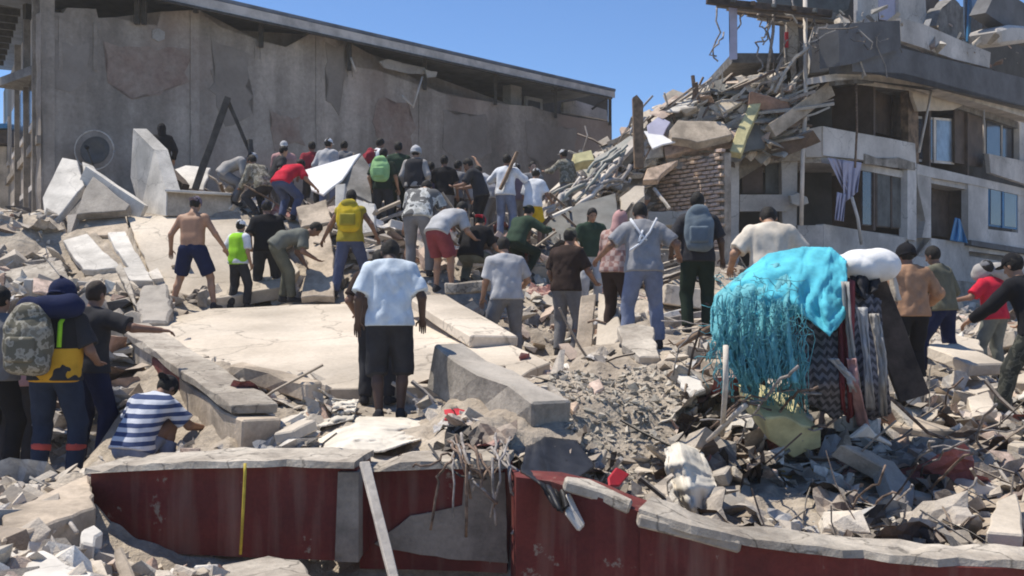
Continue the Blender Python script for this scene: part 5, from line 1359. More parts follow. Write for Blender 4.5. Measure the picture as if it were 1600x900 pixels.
# left edge beam of the slab
EB = empty('edge_beam', tuple(P(300, 640, 10.4)))
tag(EB, 'long thick edge beam of the large slab, part painted red', 'beam')
ea, eb = P(206, 545, 13.3), P(408, 692, 8.4)
for k, (t0, t1, mt) in enumerate(((0.0, 0.36, 'grey_concrete'), (0.362, 0.60, 'red_paint'), (0.602, 1.0, 'tan_concrete'))):
    in_parent(box_between('beam_face', ea + (eb - ea) * t0, ea + (eb - ea) * t1, 0.30, 0.50 - 0.07 * k, mt, EB, seed=k + 3, bevel=0.015, rough=0.05), EB)
in_parent(box_between('beam_top', ea + V(0, 0, 0.29), ea + (eb - ea) * 0.97 + V(0, 0, 0.25), 0.40, 0.08, 'coping', EB, seed=8, bevel=0.008, rough=0.12), EB)
thing_slab('roof_slab', UP, 0.22, 'pale_slab', 'bright upper slab sloping down behind the shirtless man', seed=2, amp=0.06, step=0.3)
SLAB_MASKS.append([(p[0], p[1]) for p in UP])
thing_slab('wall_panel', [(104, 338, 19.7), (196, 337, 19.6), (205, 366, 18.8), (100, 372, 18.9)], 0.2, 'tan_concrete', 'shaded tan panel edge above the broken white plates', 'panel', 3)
thing_slab('plaster_plate', [(98, 376, 18.4), (136, 364, 18.7), (170, 398, 17.8), (192, 418, 17.3), (150, 423, 17.2), (130, 420, 17.2), (114, 400, 17.7)], 0.12, 'white_plaster', 'broken white plate left of the upper slab', 'plate', 4)
thing_slab('plaster_plate', [(168, 363, 18.8), (196, 361, 18.9), (230, 422, 17.2), (204, 420, 17.2), (180, 390, 18.0)], 0.12, 'white_plaster', 'narrow broken white plate touching the upper slab', 'plate', 5)
thing_slab('plaster_plate', [(186, 420, 17.0), (225, 412, 17.2), (240, 440, 16.4), (205, 436, 16.4)], 0.14, 'white_plaster', 'small white plate above the grey block', 'plate', 6)
thing_slab('concrete_block', [(222, 446, 15.2), (262, 442, 15.3), (270, 480, 14.4), (262, 504, 14.0), (220, 504, 14.0), (212, 470, 14.6)], 0.5, 'grey_concrete', 'rounded grey concrete block at the slab corner', 'block', 7, 0.12, 0.05, 0.05)
thing_slab('wall_panel', [(188, 408, 16.2), (204, 440, 15.4), (214, 480, 14.6), (206, 470, 14.7), (180, 420, 16.0)], 0.3, 'coping', 'narrow pale panel edge left of the grey block', 'panel', 8)
# leaning panels on the far left
thing_slab('leaning_slab', [(66, 308, 19.6), (97, 245, 20.6), (121, 251, 20.5), (131, 289, 19.8), (71, 363, 18.8)], 0.16, 'white_plaster', 'bright white panel leaning at the far left', 'panel', 9, 0.3, 0.03)
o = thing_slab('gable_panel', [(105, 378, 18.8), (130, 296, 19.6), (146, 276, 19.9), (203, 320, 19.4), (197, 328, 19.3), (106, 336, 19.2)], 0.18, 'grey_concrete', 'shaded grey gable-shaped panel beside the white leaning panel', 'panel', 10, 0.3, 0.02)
o = box_between('panel_edge', P(131, 272, 20.0), P(224, 334, 19.6), 0.12, 0.35, 'white_plaster', seed=9); tag(o, 'white strip painting the sunlit top edge of the gable panel', 'strip')  # lit top edge of the gable panel, put into white colour
thing_slab('wall_panel', [(128, 252, 20.7), (146, 258, 20.6), (158, 280, 20.3), (130, 276, 20.3)], 0.1, 'white_plaster', 'small white panel behind the gable panel', 'panel', 12)
# tall panel with return wall
tp = empty('standing_wall', tuple(P(235, 335, 19.8)))
tag(tp, 'tall white wall panel standing on the crest with a low return wall', 'wall panel')
a0, a1, a2, a3, a4, a5 = P(208, 201, 20.6), P(241, 234, 20.2), P(260, 298, 19.6), P(259, 337, 19.5), P(219, 331, 20.4), P(204, 277, 20.7)
in_parent(prism('panel', [a0, a1, a2, a3, a4, a5], V(0.22, 0.14, 0.02), 'white_plaster', tp), tp)
in_parent(prism('return_wall', [P(262, 300, 19.6), P(360, 306, 19.8), P(362, 338, 19.7), P(261, 337, 19.5)], V(0, 0.18, 0), 'tan_concrete', tp), tp)
in_parent(box_between('return_coping', P(259, 298, 19.55), P(362, 304, 19.75), 0.22, 0.05, 'white_plaster', tp, seed=4), tp)
thing_slab('roof_sheet', [(258, 268, 21.0), (290, 258, 21.4), (330, 262, 21.4), (318, 296, 20.4), (276, 294, 20.4)], 0.06, 'white_plaster', 'flat pale sheet lying behind the return wall', 'sheet', 13)
o = box_between('beam', P(264, 268, 20.9), P(290, 296, 20.2), 0.14, 0.2, 'timber_dark', seed=2); tag(o, 'short dark timber on the pale sheet', 'timber')
# leaning bars
o = box_between('steel_bar', P(356, 153, 20.2), P(304, 296, 20.0), 0.13, 0.13, 'steel_dark', seed=4); tag(o, 'thick dark bar leaning up like a ladder leg', 'bar')
o = box_between('steel_bar', P(356, 157, 20.25), P(392, 240, 20.4), 0.07, 0.07, 'steel_dark', seed=5); tag(o, 'thin dark bar meeting the thick one at the top', 'bar')
o = box_between('steel_bar', P(390, 218, 20.3), P(395, 262, 20.2), 0.09, 0.09, 'steel_dark', seed=6); tag(o, 'short forked dark bar beside the bending dusty person', 'bar')
# white sheet and panels of the crest centre
thing_slab('metal_sheet', [(476, 264, 20.6), (520, 254, 20.8), (564, 240, 21.0), (534, 276, 20.0), (506, 308, 19.6), (486, 296, 19.8)], 0.05, 'white_cloth', 'bright white sheet tilted on the crest', 'sheet', 14, 0.3, 0.03)
thing_slab('metal_sheet', [(566, 242, 20.9), (580, 262, 20.6), (582, 318, 19.8), (540, 300, 20.0), (524, 290, 20.0)], 0.06, 'dark_concrete', 'dark grey sheet put in as shaded underside of the white one', 'sheet', 15, 0.3, 0.05)  # dark colour paints the shaded underside of the white sheet
thing_slab('pillar_piece', [(524, 288, 18.6), (540, 286, 18.6), (538, 352, 18.2), (523, 350, 18.2)], 0.2, 'white_plaster', 'white upright pillar stump left of the yellow backpack', 'pillar', 16)
thing_slab('wall_panel', [(556, 310, 18.2), (586, 318, 18.1), (588, 362, 17.8), (562, 366, 17.8)], 0.12, 'white_plaster', 'white panel right of the yellow backpack', 'panel', 17)
thing_slab('tile_slab', [(470, 360, 18.0), (512, 352, 18.2), (524, 400, 17.2), (522, 462, 16.0), (470, 466, 16.0), (478, 420, 16.8)], 0.12, 'tan_concrete', 'cracked tan slab between the bent person and yellow backpack', 'slab', 18, 0.2, 0.06)
SLAB_MASKS.append([(470, 360), (512, 352), (522, 462), (470, 466)])
thing_slab('concrete_block', [(462, 322, 18.6), (510, 312, 18.8), (522, 345, 18.2), (470, 356, 18.1)], 0.3, 'tan_concrete', 'tan lump under the bending red shirt', 'block', 19, 0.12, 0.06)
# beams of the middle ground
for k, (a, b, w, h_, mt, lab) in enumerate((
    (P(664, 468, 14.6), P(772, 534, 12.2), 0.62, 0.14, 'pale_slab', 'pale flat beam sloping down right of the pale blue T-shirt'),
    (P(698, 574, 9.5), P(862, 662, 7.9), 0.34, 0.40, 'grey_concrete', 'rough grey concrete beam pointing at the grey mound'),
    (P(368, 578, 10.2), P(492, 612, 9.3), 0.2, 0.16, 'tan_concrete', 'round-edged beam end at the foot of the large slab'),
    (P(700, 452, 15.2), P(766, 446, 15.0), 0.3, 0.16, 'coping', 'short beam under the bare-legged person'),
    (P(1180, 640, 8.2), P(1262, 668, 7.6), 0.24, 0.2, 'grey_concrete', 'grey beam below the turquoise cloth'),
    (P(1186, 600, 9.0), P(1110, 570, 9.8), 0.2, 0.16, 'tan_concrete', 'tan beam end left of the turquoise cloth'),
    (P(1468, 545, 13.5), P(1545, 578, 12.5), 0.5, 0.16, 'pale_slab', 'pale beam between the olive jacket and the red T-shirt'),
    (P(1130, 405, 21.5), P(1020, 398, 21.8), 0.4, 0.3, 'tan_concrete', 'tan beam in front of the brick wall foot'))):
    o = box_between('concrete_beam', a, b, w, h_, mt, seed=k + 30, bevel=0.018, rough=0.07 if k != 0 else 0.04); tag(o, lab, 'beam')
thing_slab('wall_panel', [(1012, 330, 24.0), (1085, 328, 24.0), (1086, 352, 23.8), (1014, 354, 23.8)], 0.4, 'pale_slab', 'pinkish flat slab leaning at the brick wall', 'slab', 20)
thing_slab('concrete_block', [(968, 310, 22.6), (992, 288, 22.9), (1008, 290, 22.9), (1008, 306, 22.6), (984, 330, 22.2), (970, 328, 22.2)], 0.5, 'pale_slab', 'cream angular block above the plaid person', 'block', 21)
thing_slab('roof_slab', [(852, 340, 21.6), (905, 318, 22.2), (962, 302, 22.6), (968, 352, 21.4), (930, 384, 20.8), (860, 384, 20.8)], 0.15, 'sheet_slate', 'dark slate slab sloping under the twisted metal', 'slab', 22, 0.4, 0.05)
thing_slab('roof_slab', [(850, 386, 20.7), (930, 384, 20.7), (968, 354, 21.3), (972, 362, 21.1), (934, 396, 20.4), (852, 398, 20.4)], 0.2, 'pale_slab', 'pale broken edge under the dark slate slab', 'slab', 23)
# boards standing beside the brown T-shirt
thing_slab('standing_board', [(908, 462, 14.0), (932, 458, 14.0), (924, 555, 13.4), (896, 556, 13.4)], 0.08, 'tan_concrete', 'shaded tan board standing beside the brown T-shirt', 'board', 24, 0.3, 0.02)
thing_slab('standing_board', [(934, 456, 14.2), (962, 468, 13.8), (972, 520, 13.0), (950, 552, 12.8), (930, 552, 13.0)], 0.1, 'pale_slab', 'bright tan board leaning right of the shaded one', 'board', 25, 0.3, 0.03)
thing_slab('concrete_plate', [(964, 510, 11.2), (990, 504, 11.3), (1022, 510, 11.2), (1032, 560, 10.4), (1000, 556, 10.4), (972, 536, 10.7)], 0.10, 'coping', 'grey plate with a hole below the man with straps', 'plate', 26)
thing_slab('plaster_plate', [(1052, 566, 9.6), (1090, 582, 9.3), (1104, 610, 9.0), (1080, 616, 8.9), (1062, 604, 9.1)], 0.05, 'white_plaster', 'crumpled pale plate right of the grey mound', 'plate', 27, 0.08, 0.04)
# right foreground pieces
thing_slab('concrete_chunk', [(1194, 652, 7.3), (1226, 650, 7.35), (1286, 674, 7.0), (1284, 700, 6.75), (1240, 716, 6.6), (1200, 690, 6.8)], 0.5, 'yellow_paint', 'chunk with pale yellow painted top near the hanging carpets', 'chunk', 28, 0.1, 0.03)
thing_slab('concrete_plate', [(1318, 686, 6.6), (1348, 682, 6.7), (1404, 712, 6.4), (1432, 762, 5.9), (1430, 800, 5.6), (1404, 800, 5.6), (1360, 752, 6.0), (1310, 708, 6.4)], 0.14, 'grey_concrete', 'big dark grey plate leaning down to the right with a bolt hole', 'plate', 29, 0.12, 0.03)
o = thing_slab('plaster_plate', [(1324, 684, 6.8), (1356, 662, 7.1), (1392, 690, 6.8), (1398, 702, 6.6), (1360, 688, 6.7)], 0.05, 'white_plaster', 'white plate fragment on top of the dark leaning plate', 'plate', 30)
thing_slab('concrete_plate', [(1540, 832, 4.9), (1556, 780, 5.3), (1588, 770, 5.4), (1600, 800, 5.1), (1600, 838, 4.85)], 0.1, 'pale_slab', 'upright pale fragment at the right edge near the coping', 'plate', 31)
for k, (pp, mt, lab) in enumerate((([(1112, 736, 6.5), (1288, 724, 6.6), (1296, 734, 6.4), (1290, 752, 6.25), (1112, 756, 6.25)], 'tan_concrete', 'long flat block, upper one, behind the curved coping'),
                                   ([(1112, 757, 6.1), (1172, 756, 6.12), (1180, 790, 5.85), (1112, 796, 5.85)], 'grey_concrete', 'left of two grey blocks behind the curved coping'),
                                   ([(1176, 756, 6.15), (1286, 754, 6.2), (1284, 772, 5.95), (1196, 788, 5.85)], 'grey_concrete', 'right of two grey blocks behind the curved coping'))):
    thing_slab('masonry_block', pp, 0.3, mt, lab, 'block', 40 + k, 0.12, 0.02)
o = box_between('painted_strip', P(1218, 744, 6.22), P(1290, 740, 6.28), 0.10, 0.10, 'ochre_edge', seed=1); tag(o, 'ochre painted strip on the flat block', 'strip')
# left foreground pieces
for k, (pp, th, mt, lab) in enumerate((([(0, 800, 6.0), (60, 770, 6.4), (140, 742, 7.0), (150, 790, 6.2), (70, 820, 5.8), (0, 850, 5.5)], 0.22, 'tan_concrete', 'tan masonry lump at the left end of the red wall'),
                                       ([(40, 862, 5.1), (70, 858, 5.15), (150, 896, 4.8), (120, 930, 4.5), (30, 920, 4.6)], 0.1, 'white_plaster', 'pale bluish plate at the lower left corner'),
                                       ([(176, 856, 5.2), (190, 850, 5.25), (212, 900, 5.0), (208, 930, 4.9), (186, 930, 4.9)], 0.05, 'tan_concrete', 'upright peach tile fragment before the red wall'),
                                       ([(126, 826, 5.7), (148, 818, 5.8), (162, 830, 5.7), (148, 852, 5.5), (126, 848, 5.5)], 0.1, 'white_plaster', 'small white block beside the wall corner'),
                                       ([(345, 880, 5.7), (420, 868, 5.9), (470, 876, 5.8), (500, 905, 5.4), (350, 910, 5.4)], 0.15, 'coping', 'flat pale lump below the yellow tape'),
                                       ([(8, 402, 17.8), (60, 386, 18.3), (84, 388, 18.2), (84, 400, 17.9), (20, 422, 17.3)], 0.2, 'pale_slab', 'cream plate tilted at the far left edge'),
                                       ([(0, 424, 16.8), (40, 415, 17), (96, 405, 17.2), (110, 440, 16.2), (40, 450, 16.0)], 0.2, 'coping', 'grey plate under the cream plate at the left edge'),
                                       ([(0, 740, 8.3), (30, 748, 8.0), (110, 762, 7.4), (140, 742, 7.4), (90, 770, 7.2), (20, 790, 7.0)], 0.12, 'coping', 'flat pale slab at the feet of the helmeted rescuer'))):
    thing_slab('rubble_piece', pp, th, mt, lab, 'rubble piece', 50 + k, 0.1, 0.035)
# far right pieces
for k, (pp, th, mt, lab) in enumerate((([(1480, 520, 15.0), (1530, 530, 14.6), (1538, 548, 14), (1490, 540, 14.2)], 0.2, 'pale_slab', 'pale plate behind the striding navy legs'),
                                       ([(1396, 640, 9.4), (1450, 650, 9.1), (1500, 672, 8.6), (1440, 680, 8.5), (1390, 660, 9.0)], 0.08, 'tan_concrete', 'thin tan board on the rubble right of the carpets'),
                                       ([(1480, 700, 7.6), (1560, 690, 7.8), (1600, 706, 7.5), (1560, 730, 7.1), (1490, 724, 7.2)], 0.12, 'brick_pink', 'reddish flat fragment at the right edge'),
                                       ([(1510, 620, 10.2), (1545, 610, 10.4), (1560, 640, 9.8), (1520, 650, 9.6)], 0.16, 'pale_slab', 'pale fragment by the camouflage trousers'))):
    thing_slab('rubble_piece', pp, th, mt, lab, 'rubble piece', 70 + k, 0.1, 0.035)

# ------------------------------------------------------------------ collapsed floors piled between the two buildings
HEAP = Plane((3.0, 25.6), (1.0, -0.05))
core = HEAP.panel('debris_heap', [(838, 345), (880, 290), (930, 235), (985, 205), (1010, 185), (1040, 165), (1080, 150), (1130, 128), (1200, 122), (1250, 140), (1260, 250), (1135, 262), (1030, 262), (1010, 300), (1000, 420), (838, 420)], 2.6, 'rubble_dust', None, -0.5, 0.25, 0.16, 3)
tag(core, 'mass of crushed floors and earth heaped between brick wall and grey building', 'debris heap', kind='stuff')
hr_ = np.random.default_rng(21)
for k, (pts, th, mt, lab) in enumerate((
    ([(905, 262, 24.2), (985, 210, 24.8), (1000, 220, 24.6), (960, 262, 24.0), (920, 280, 23.8)], 0.06, 'sheet_green', 'large grey-green roof sheet on the sloping debris'),
    ([(880, 318, 23.4), (905, 300, 23.6), (988, 214, 24.4), (994, 226, 24.2), (912, 310, 23.3)], 0.10, 'fascia_pale', 'long pale beam sloping up the metal debris'),
    ([(1040, 176, 25.2), (1080, 148, 25.6), (1104, 142, 25.6), (1112, 150, 25.4), (1060, 172, 25.0)], 0.05, 'white_plaster', 'white sheet on the top of the heap'),
    ([(1106, 130, 25.6), (1140, 118, 25.8), (1200, 120, 25.8), (1210, 138, 25.4), (1150, 146, 25.2), (1110, 142, 25.3)], 0.08, 'sheet_slate', 'dark roofing piece on the very top of the heap'),
    ([(1010, 196, 25.0), (1030, 180, 25.2), (1048, 190, 25.0), (1036, 214, 24.7), (1012, 212, 24.7)], 0.06, 'lavender_cloth', 'bluish grey sheet right of the standing timber'),
    ([(1044, 206, 24.6), (1060, 186, 24.8), (1130, 190, 24.8), (1144, 210, 24.5), (1090, 222, 24.3), (1050, 214, 24.4)], 0.25, 'tan_concrete', 'brown layered slab under the heap top'),
    ([(1036, 230, 25.4), (1090, 216, 25.1), (1160, 200, 24.9), (1158, 216, 24.8), (1090, 230, 25.0), (1038, 246, 25.3)], 0.4, 'brick_pink', 'pinkish slab capping the brick wall'),
    ([(1140, 238, 24.6), (1150, 206, 24.8), (1176, 150, 25.2), (1190, 160, 25.1), (1168, 210, 24.7), (1158, 240, 24.5)], 0.25, 'yellow_paint', 'yellowish torn wall end above the corner column'),
    ([(1156, 240, 24.8), (1172, 190, 25.2), (1200, 180, 25.4), (1196, 232, 25.0)], 0.1, 'sheet_slate', 'dark panel behind the torn yellowish wall'),
    ([(1005, 204, 24.9), (1030, 206, 24.8), (1056, 222, 24.5), (1036, 226, 24.4), (1020, 232, 24.3)], 0.05, 'white_cloth', 'white crumpled scrap on the pinkish slab'),
    ([(896, 240, 23.6), (924, 234, 23.8), (930, 250, 23.6), (898, 256, 23.4)], 0.3, 'yellow_paint', 'pale yellow box among the twisted metal'),
    ([(1120, 160, 25.2), (1170, 140, 25.4), (1176, 150, 25.3), (1130, 176, 25.0)], 0.12, 'pale_slab', 'cream slab fragment near the heap top'),
    ([(1060, 250, 24.2), (1010, 262, 24.1), (1004, 282, 23.9), (1028, 280, 23.9)], 0.2, 'brick_tan', 'brownish slab end left of the brick wall'))):
    thing_slab('debris_sheet', pts, th, mt, lab, 'debris piece', 90 + k, 0.25, 0.06)
o = prism('standing_timber', [P(989, 152, 23.6), P(995, 148, 23.6), P(1005, 160, 23.6), P(1006, 262, 23.6), P(992, 262, 23.6)], V(0, 0.22, 0), 'timber'); tag(o, 'brown timber post standing upright before the heap', 'timber')
for k in range(20):                                     # twisted bars on the slope
    x = hr_.uniform(842, 950); y = px_line(x, (842, 318), (950, 250)) + hr_.uniform(-4, 52)
    ln = hr_.uniform(30, 80); an_ = hr_.uniform(-0.9, -0.35)
    dd = 23.2 - (y - 250) * 0.012
    o = tube('bent_bar', wiggle(P(x, y, dd), P(x + ln * math.cos(an_), y + ln * math.sin(an_), dd + 0.4), 6, 0.05, hr_), hr_.uniform(0.03, 0.06), ('rebar_grey', 'fascia_pale', 'sheet_green')[k % 3], None, 5)
    tag(o, ('long ' if ln > 55 else 'short ') + ('grey', 'pale', 'greenish')[k % 3] + ' bent bar ' + ('high up' if y < 280 else 'low down') + (' at the left' if x < 895 else ' at the right') + ' of the twisted metal slope', 'bar', 'bent bars on the slope')
o = box_between('plank', P(852, 343, 20.2), P(892, 325, 20.8), 0.10, 0.05, 'white_plaster', seed=2); tag(o, 'white plank pointing up beside the yellow shorts', 'plank')
o = box_between('plank', P(782, 296, 19.8), P(808, 238, 19.9), 0.10, 0.06, 'timber', seed=2); tag(o, 'long brown plank held up on the crest', 'plank')
o = box_between('shovel_handle', P(1022, 294, 23.6), P(1046, 326, 23.2), 0.06, 0.06, 'timber_pale', seed=2); tag(o, 'pale stick leaning left of the brick wall', 'stick')

# ------------------------------------------------------------------ loose rubble
def chunk_shape(seed, flat=1.0):
    r = np.random.default_rng(seed)
    n = r.integers(8, 13)
    p = r.uniform(-1, 1, (n, 3))
    p = np.sign(p) * np.abs(p) ** 0.45
    p[:, 2] *= flat; p[:, 1] *= r.uniform(0.55, 1)
    bm = bmesh.new()
    for q in p: bm.verts.new(tuple(q * 0.5))
    res = bmesh.ops.convex_hull(bm, input=bm.verts[:])
    dead = [g for g in res['geom_interior'] if isinstance(g, bmesh.types.BMVert)] + [g for g in res['geom_unused'] if isinstance(g, bmesh.types.BMVert)]
    if dead: bmesh.ops.delete(bm, geom=list(set(dead)), context='VERTS')
    bmesh.ops.recalc_face_normals(bm, faces=bm.faces[:])
    bm.verts.index_update()
    v = np.array([w.co[:] for w in bm.verts]); f = [tuple(w.index for w in q.verts) for q in bm.faces]
    bm.free()
    return v, f
SHAPES = [chunk_shape(k, (1.0, 0.6, 0.35, 0.2)[k % 4]) for k in range(36)]
PAL = [((0.64, 0.57, 0.48), 6), ((0.54, 0.47, 0.39), 6), ((0.74, 0.70, 0.64), 3.5), ((0.40, 0.36, 0.32), 3), ((0.26, 0.23, 0.20), 1.5), ((0.44, 0.27, 0.20), 1.2), ((0.52, 0.38, 0.31), 1.4), ((0.40, 0.42, 0.42), 0.8), ((0.10, 0.09, 0.085), 0.7), ((0.16, 0.11, 0.08), 0.7)]
PALC = np.array([p[0] for p in PAL]); PALW = np.array([p[1] for p in PAL]); PALW = PALW / PALW.sum()

def rand_rot(r, tilt):
    return rotz(r.uniform(0, 6.283)) @ rotx(r.normal(0, tilt)) @ roty(r.normal(0, tilt)) @ rotz(r.uniform(0, 6.283))

def in_poly(px, py, poly):
    c = False
    n = len(poly)
    for i in range(n):
        x1, y1 = poly[i]; x2, y2 = poly[i - 1]
        if (y1 > py) != (y2 > py) and px < (x2 - x1) * (py - y1) / (y2 - y1 + 1e-12) + x1: c = not c
    return c

FEET_D = np.array([(p['px'], p['py'], p['d']) for p in CROWD], float)
CLEAR = [([(676, 548), (724, 548), (884, 640), (884, 690), (820, 692), (680, 606)], 6.9, 10), ([(1300, 672), (1362, 672), (1442, 752), (1440, 812), (1390, 808), (1298, 715)], 5.0, 8.3), ([(200, 500), (232, 506), (424, 684), (404, 704), (300, 690), (196, 590)], 7.0, 13.4),
         ([(1188, 632), (1298, 662), (1292, 716), (1198, 706)], 5.8, 8.4), ([(1104, 716), (1302, 716), (1302, 796), (1104, 802)], 5.0, 7.9), ([(495, 650), (700, 652), (700, 722), (500, 722)], 6.7, 8.9), ([(958, 500), (1036, 502), (1040, 566), (960, 566)], 9.4, 11.2),
         ([(816, 690), (936, 690), (936, 770), (816, 770)], 5.8, 7.4), ([(1036, 690), (1124, 690), (1124, 806), (1036, 806)], 5.4, 7.6), ([(892, 455), (975, 455), (975, 560), (892, 560)], 11, 13.9), ([(1140, 440), (1440, 440), (1440, 640), (1150, 640)], 6.6, 8.6), ([(655, 455), (780, 500), (780, 545), (700, 520)], 10.5, 14.5), ([(92, 356), (235, 356), (242, 440), (112, 428)], 15.4, 19.0)]
FINES = [(868, 600), (900, 575), (960, 556), (1056, 590), (1060, 660), (1040, 712), (900, 705), (866, 650)]
def masked(x, y, z, rad, keep, r):
    px = 800 + x / y * 1600; py = 450 - (z - CAM_H) / y * 1600
    if rad > 0.045 and y < 10.2 and in_poly(px, py, FINES): return True
    top = py - rad * 1.1 / y * 1600
    for poly, da, db in CLEAR:
        if da < y < db and (in_poly(px, py, poly) or in_poly(px, top, poly)): return True
    hw = FEET_D[:, 2] * 0 + (0.28 + rad) * 1600 / FEET_D[:, 2]
    if np.any((y < FEET_D[:, 2] + 0.1) & (y > FEET_D[:, 2] - np.where(FEET_D[:, 2] < 17.5, 2.2, 0.6)) & (np.abs(px - FEET_D[:, 0]) < hw) & (top < FEET_D[:, 1] - 5)): return True
    for m in SLAB_MASKS:
        if in_poly(px, py, m) and r.random() > keep: return True
    if np.min((FEET_XY[:, 0] - x) ** 2 + (FEET_XY[:, 1] - y) ** 2) < (0.22 + rad * 0.6) ** 2: return True
    for q in WALL_Q:
        dd = (q[:, 0] - x) ** 2 + (q[:, 1] - y) ** 2
        i = np.argmin(dd)
        if dd[i] < (0.12 + rad) ** 2 or (dd[i] < 0.5 and False): return True
    return False
WALL_Q = [np.array(q1), np.array(q2), np.array(q3), np.array(q4)]

class Soup:
    """many loose pieces in one mesh, a colour for each piece"""
    def __init__(self): self.v, self.f, self.c, self.n = [], [], [], 0
    def add(self, v, f, col):
        self.v.append(v); self.f += [tuple(i + self.n for i in q) for q in f]; self.c += [col] * sum(len(q) for q in f); self.n += len(v)
    def done(self, name, label):
        o = mesh_obj(name, np.concatenate(self.v), self.f, 'chunk_mix')
        at = o.data.color_attributes.new('Col', 'FLOAT_COLOR', 'CORNER')
        cc = np.ones((len(self.c), 4)); cc[:, :3] = np.array(self.c)
        at.data.foreach_set('color', cc.ravel())
        tag(o, label, kind='stuff')
        return o

def scatter(n, u0, u1, d0, d1, smin_, smax, soup, r, power=2.6, keep=0.05, tilt=0.5, lift=0.25, pal=None):
    U = r.uniform(u0, u1, n); D = np.exp(r.uniform(math.log(d0), math.log(d1), n))
    X = (U - 800) / 1600 * D; Z = ground_z(X[None], D[None])[0]
    for x, y, z in zip(X, D, Z):
        sz = smin_ + (smax - smin_) * r.random() ** power
        if masked(x, y, z, sz * 0.5, keep, r): continue
        v, f = SHAPES[r.integers(len(SHAPES))]
        M = rand_rot(r, tilt)
        vv = (v * sz * np.array([r.uniform(0.7, 1.5), r.uniform(0.6, 1.1), r.uniform(0.6, 1.0)])) @ M.T + np.array([x, y, z + sz * lift * r.uniform(-0.3, 1)])
        c = PALC[r.choice(len(PALC), p=PALW)] if pal is None else np.array(pal[r.integers(len(pal))])
        soup.add(vv, f, tuple(np.clip(c * r.uniform(0.75, 1.15), 0, 0.85)))
sr = np.random.default_rng(99)
soup = Soup()
scatter(5200, -150, 1750, 6.9, 26, 0.035, 0.24, soup, sr, 3.0, 0.10)
scatter(1500, -150, 1750, 6.9, 26, 0.14, 0.50, soup, sr, 3.0, 0.0, 0.4)
scatter(2200, -200, 620, 4.3, 6.45, 0.03, 0.19, soup, sr, 2.2)
scatter(500, -200, 150, 4.6, 7.0, 0.06, 0.30, soup, sr)
scatter(500, 1040, 1720, 6.6, 9.5, 0.03, 0.22, soup, sr)
scatter(3200, 855, 1075, 7.4, 9.9, 0.012, 0.085, soup, sr, 3.0, pal=((0.42, 0.39, 0.33), (0.36, 0.33, 0.28), (0.50, 0.46, 0.39), (0.30, 0.27, 0.23)))
scatter(2000, 1280, 1750, 7.5, 26, 0.05, 0.40, soup, sr)
scatter(900, 560, 960, 15, 24, 0.08, 0.50, soup, sr)
scatter(1100, -120, 345, 9.5, 20, 0.06, 0.50, soup, sr, 2.4)
scatter(500, 330, 600, 18.5, 23, 0.10, 0.50, soup, sr, 2.4)
soup.done('rubble', 'loose broken masonry covering the ground')
# boards, sticks and splinters
soup = Soup()
def sticks(n, u0, u1, d0, d1, l0, l1, r, w=(0.015, 0.06), pal=((0.20, 0.14, 0.10), (0.34, 0.28, 0.22), (0.10, 0.08, 0.07), (0.45, 0.41, 0.36), (0.28, 0.27, 0.27)), up=0.35):
    U = r.uniform(u0, u1, n); D = np.exp(r.uniform(math.log(d0), math.log(d1), n))
    X = (U - 800) / 1600 * D; Z = ground_z(X[None], D[None])[0]
    for x, y, z in zip(X, D, Z):
        if masked(x, y, z, 0.1, 0.0, r): continue
        L_ = r.uniform(l0, l1); a = r.uniform(0, 6.283); el_ = abs(r.normal(0, up))
        dv = V(math.cos(a) * math.cos(el_), math.sin(a) * math.cos(el_), math.sin(el_)) * L_
        ww = r.uniform(*w)
        p0 = V(x, y, z - 0.02)
        v, f = tube_data(wiggle(p0, p0 + dv, 3, 0.02 * L_, r), ww * 0.5, 4)
        soup.add(np.array(v), f, pal[r.integers(len(pal))])
sticks(330, -100, 1700, 7.2, 25, 0.2, 0.9, sr, (0.012, 0.045))
sticks(150, 1060, 1700, 6.6, 9.0, 0.15, 0.6, sr, (0.008, 0.035))
sticks(200, 840, 1010, 19, 23, 0.4, 1.6, sr, (0.03, 0.12))
def scraps(n, u0, u1, d0, d1, s0_, s1_, r, pal):
    U = r.uniform(u0, u1, n); D = np.exp(r.uniform(math.log(d0), math.log(d1), n))
    X = (U - 800) / 1600 * D; Z = ground_z(X[None], D[None])[0]
    K = 7
    for x, y, z in zip(X, D, Z):
        if masked(x, y, z, 0.1, 0.0, r): continue
        sz = r.uniform(s0_, s1_); M = rand_rot(r, 0.5)
        gu, gv = np.meshgrid(np.linspace(-.5, .5, K), np.linspace(-.5, .5, K))
        a1, a2 = r.uniform(2, 9, 2); p1, p2 = r.uniform(0, 6.3, 2)
        hh = 0.10 * np.sin(a1 * gu + p1) * np.cos(a2 * gv + p2) + 0.07 * np.sin(9 * (gu + gv) + p2) + r.normal(0, 0.025, gu.shape)
        ed = 1 + r.normal(0, 0.08, gu.shape)
        top_ = np.stack([gu * ed * r.uniform(0.8, 1.5), gv * ed, hh], -1).reshape(-1, 3)
        v = np.concatenate([top_, top_ - np.array([0, 0, 0.012])]) * sz @ M.T + np.array([x, y, z + sz * 0.12])
        ff = []
        for j in range(K - 1):
            for i in range(K - 1):
                q = j * K + i; ff.append((q, q + 1, q + K + 1, q + K)); ff.append((q + K * K, q + K + K * K, q + K + 1 + K * K, q + 1 + K * K))
        soup.add(v, ff, tuple(np.array(pal[r.integers(len(pal))]) * r.uniform(0.8, 1.1)))
SCRAP = ((0.62, 0.57, 0.50), (0.70, 0.68, 0.66), (0.45, 0.40, 0.35), (0.36, 0.38, 0.41), (0.22, 0.16, 0.13), (0.55, 0.44, 0.38), (0.12, 0.11, 0.11), (0.34, 0.12, 0.11))
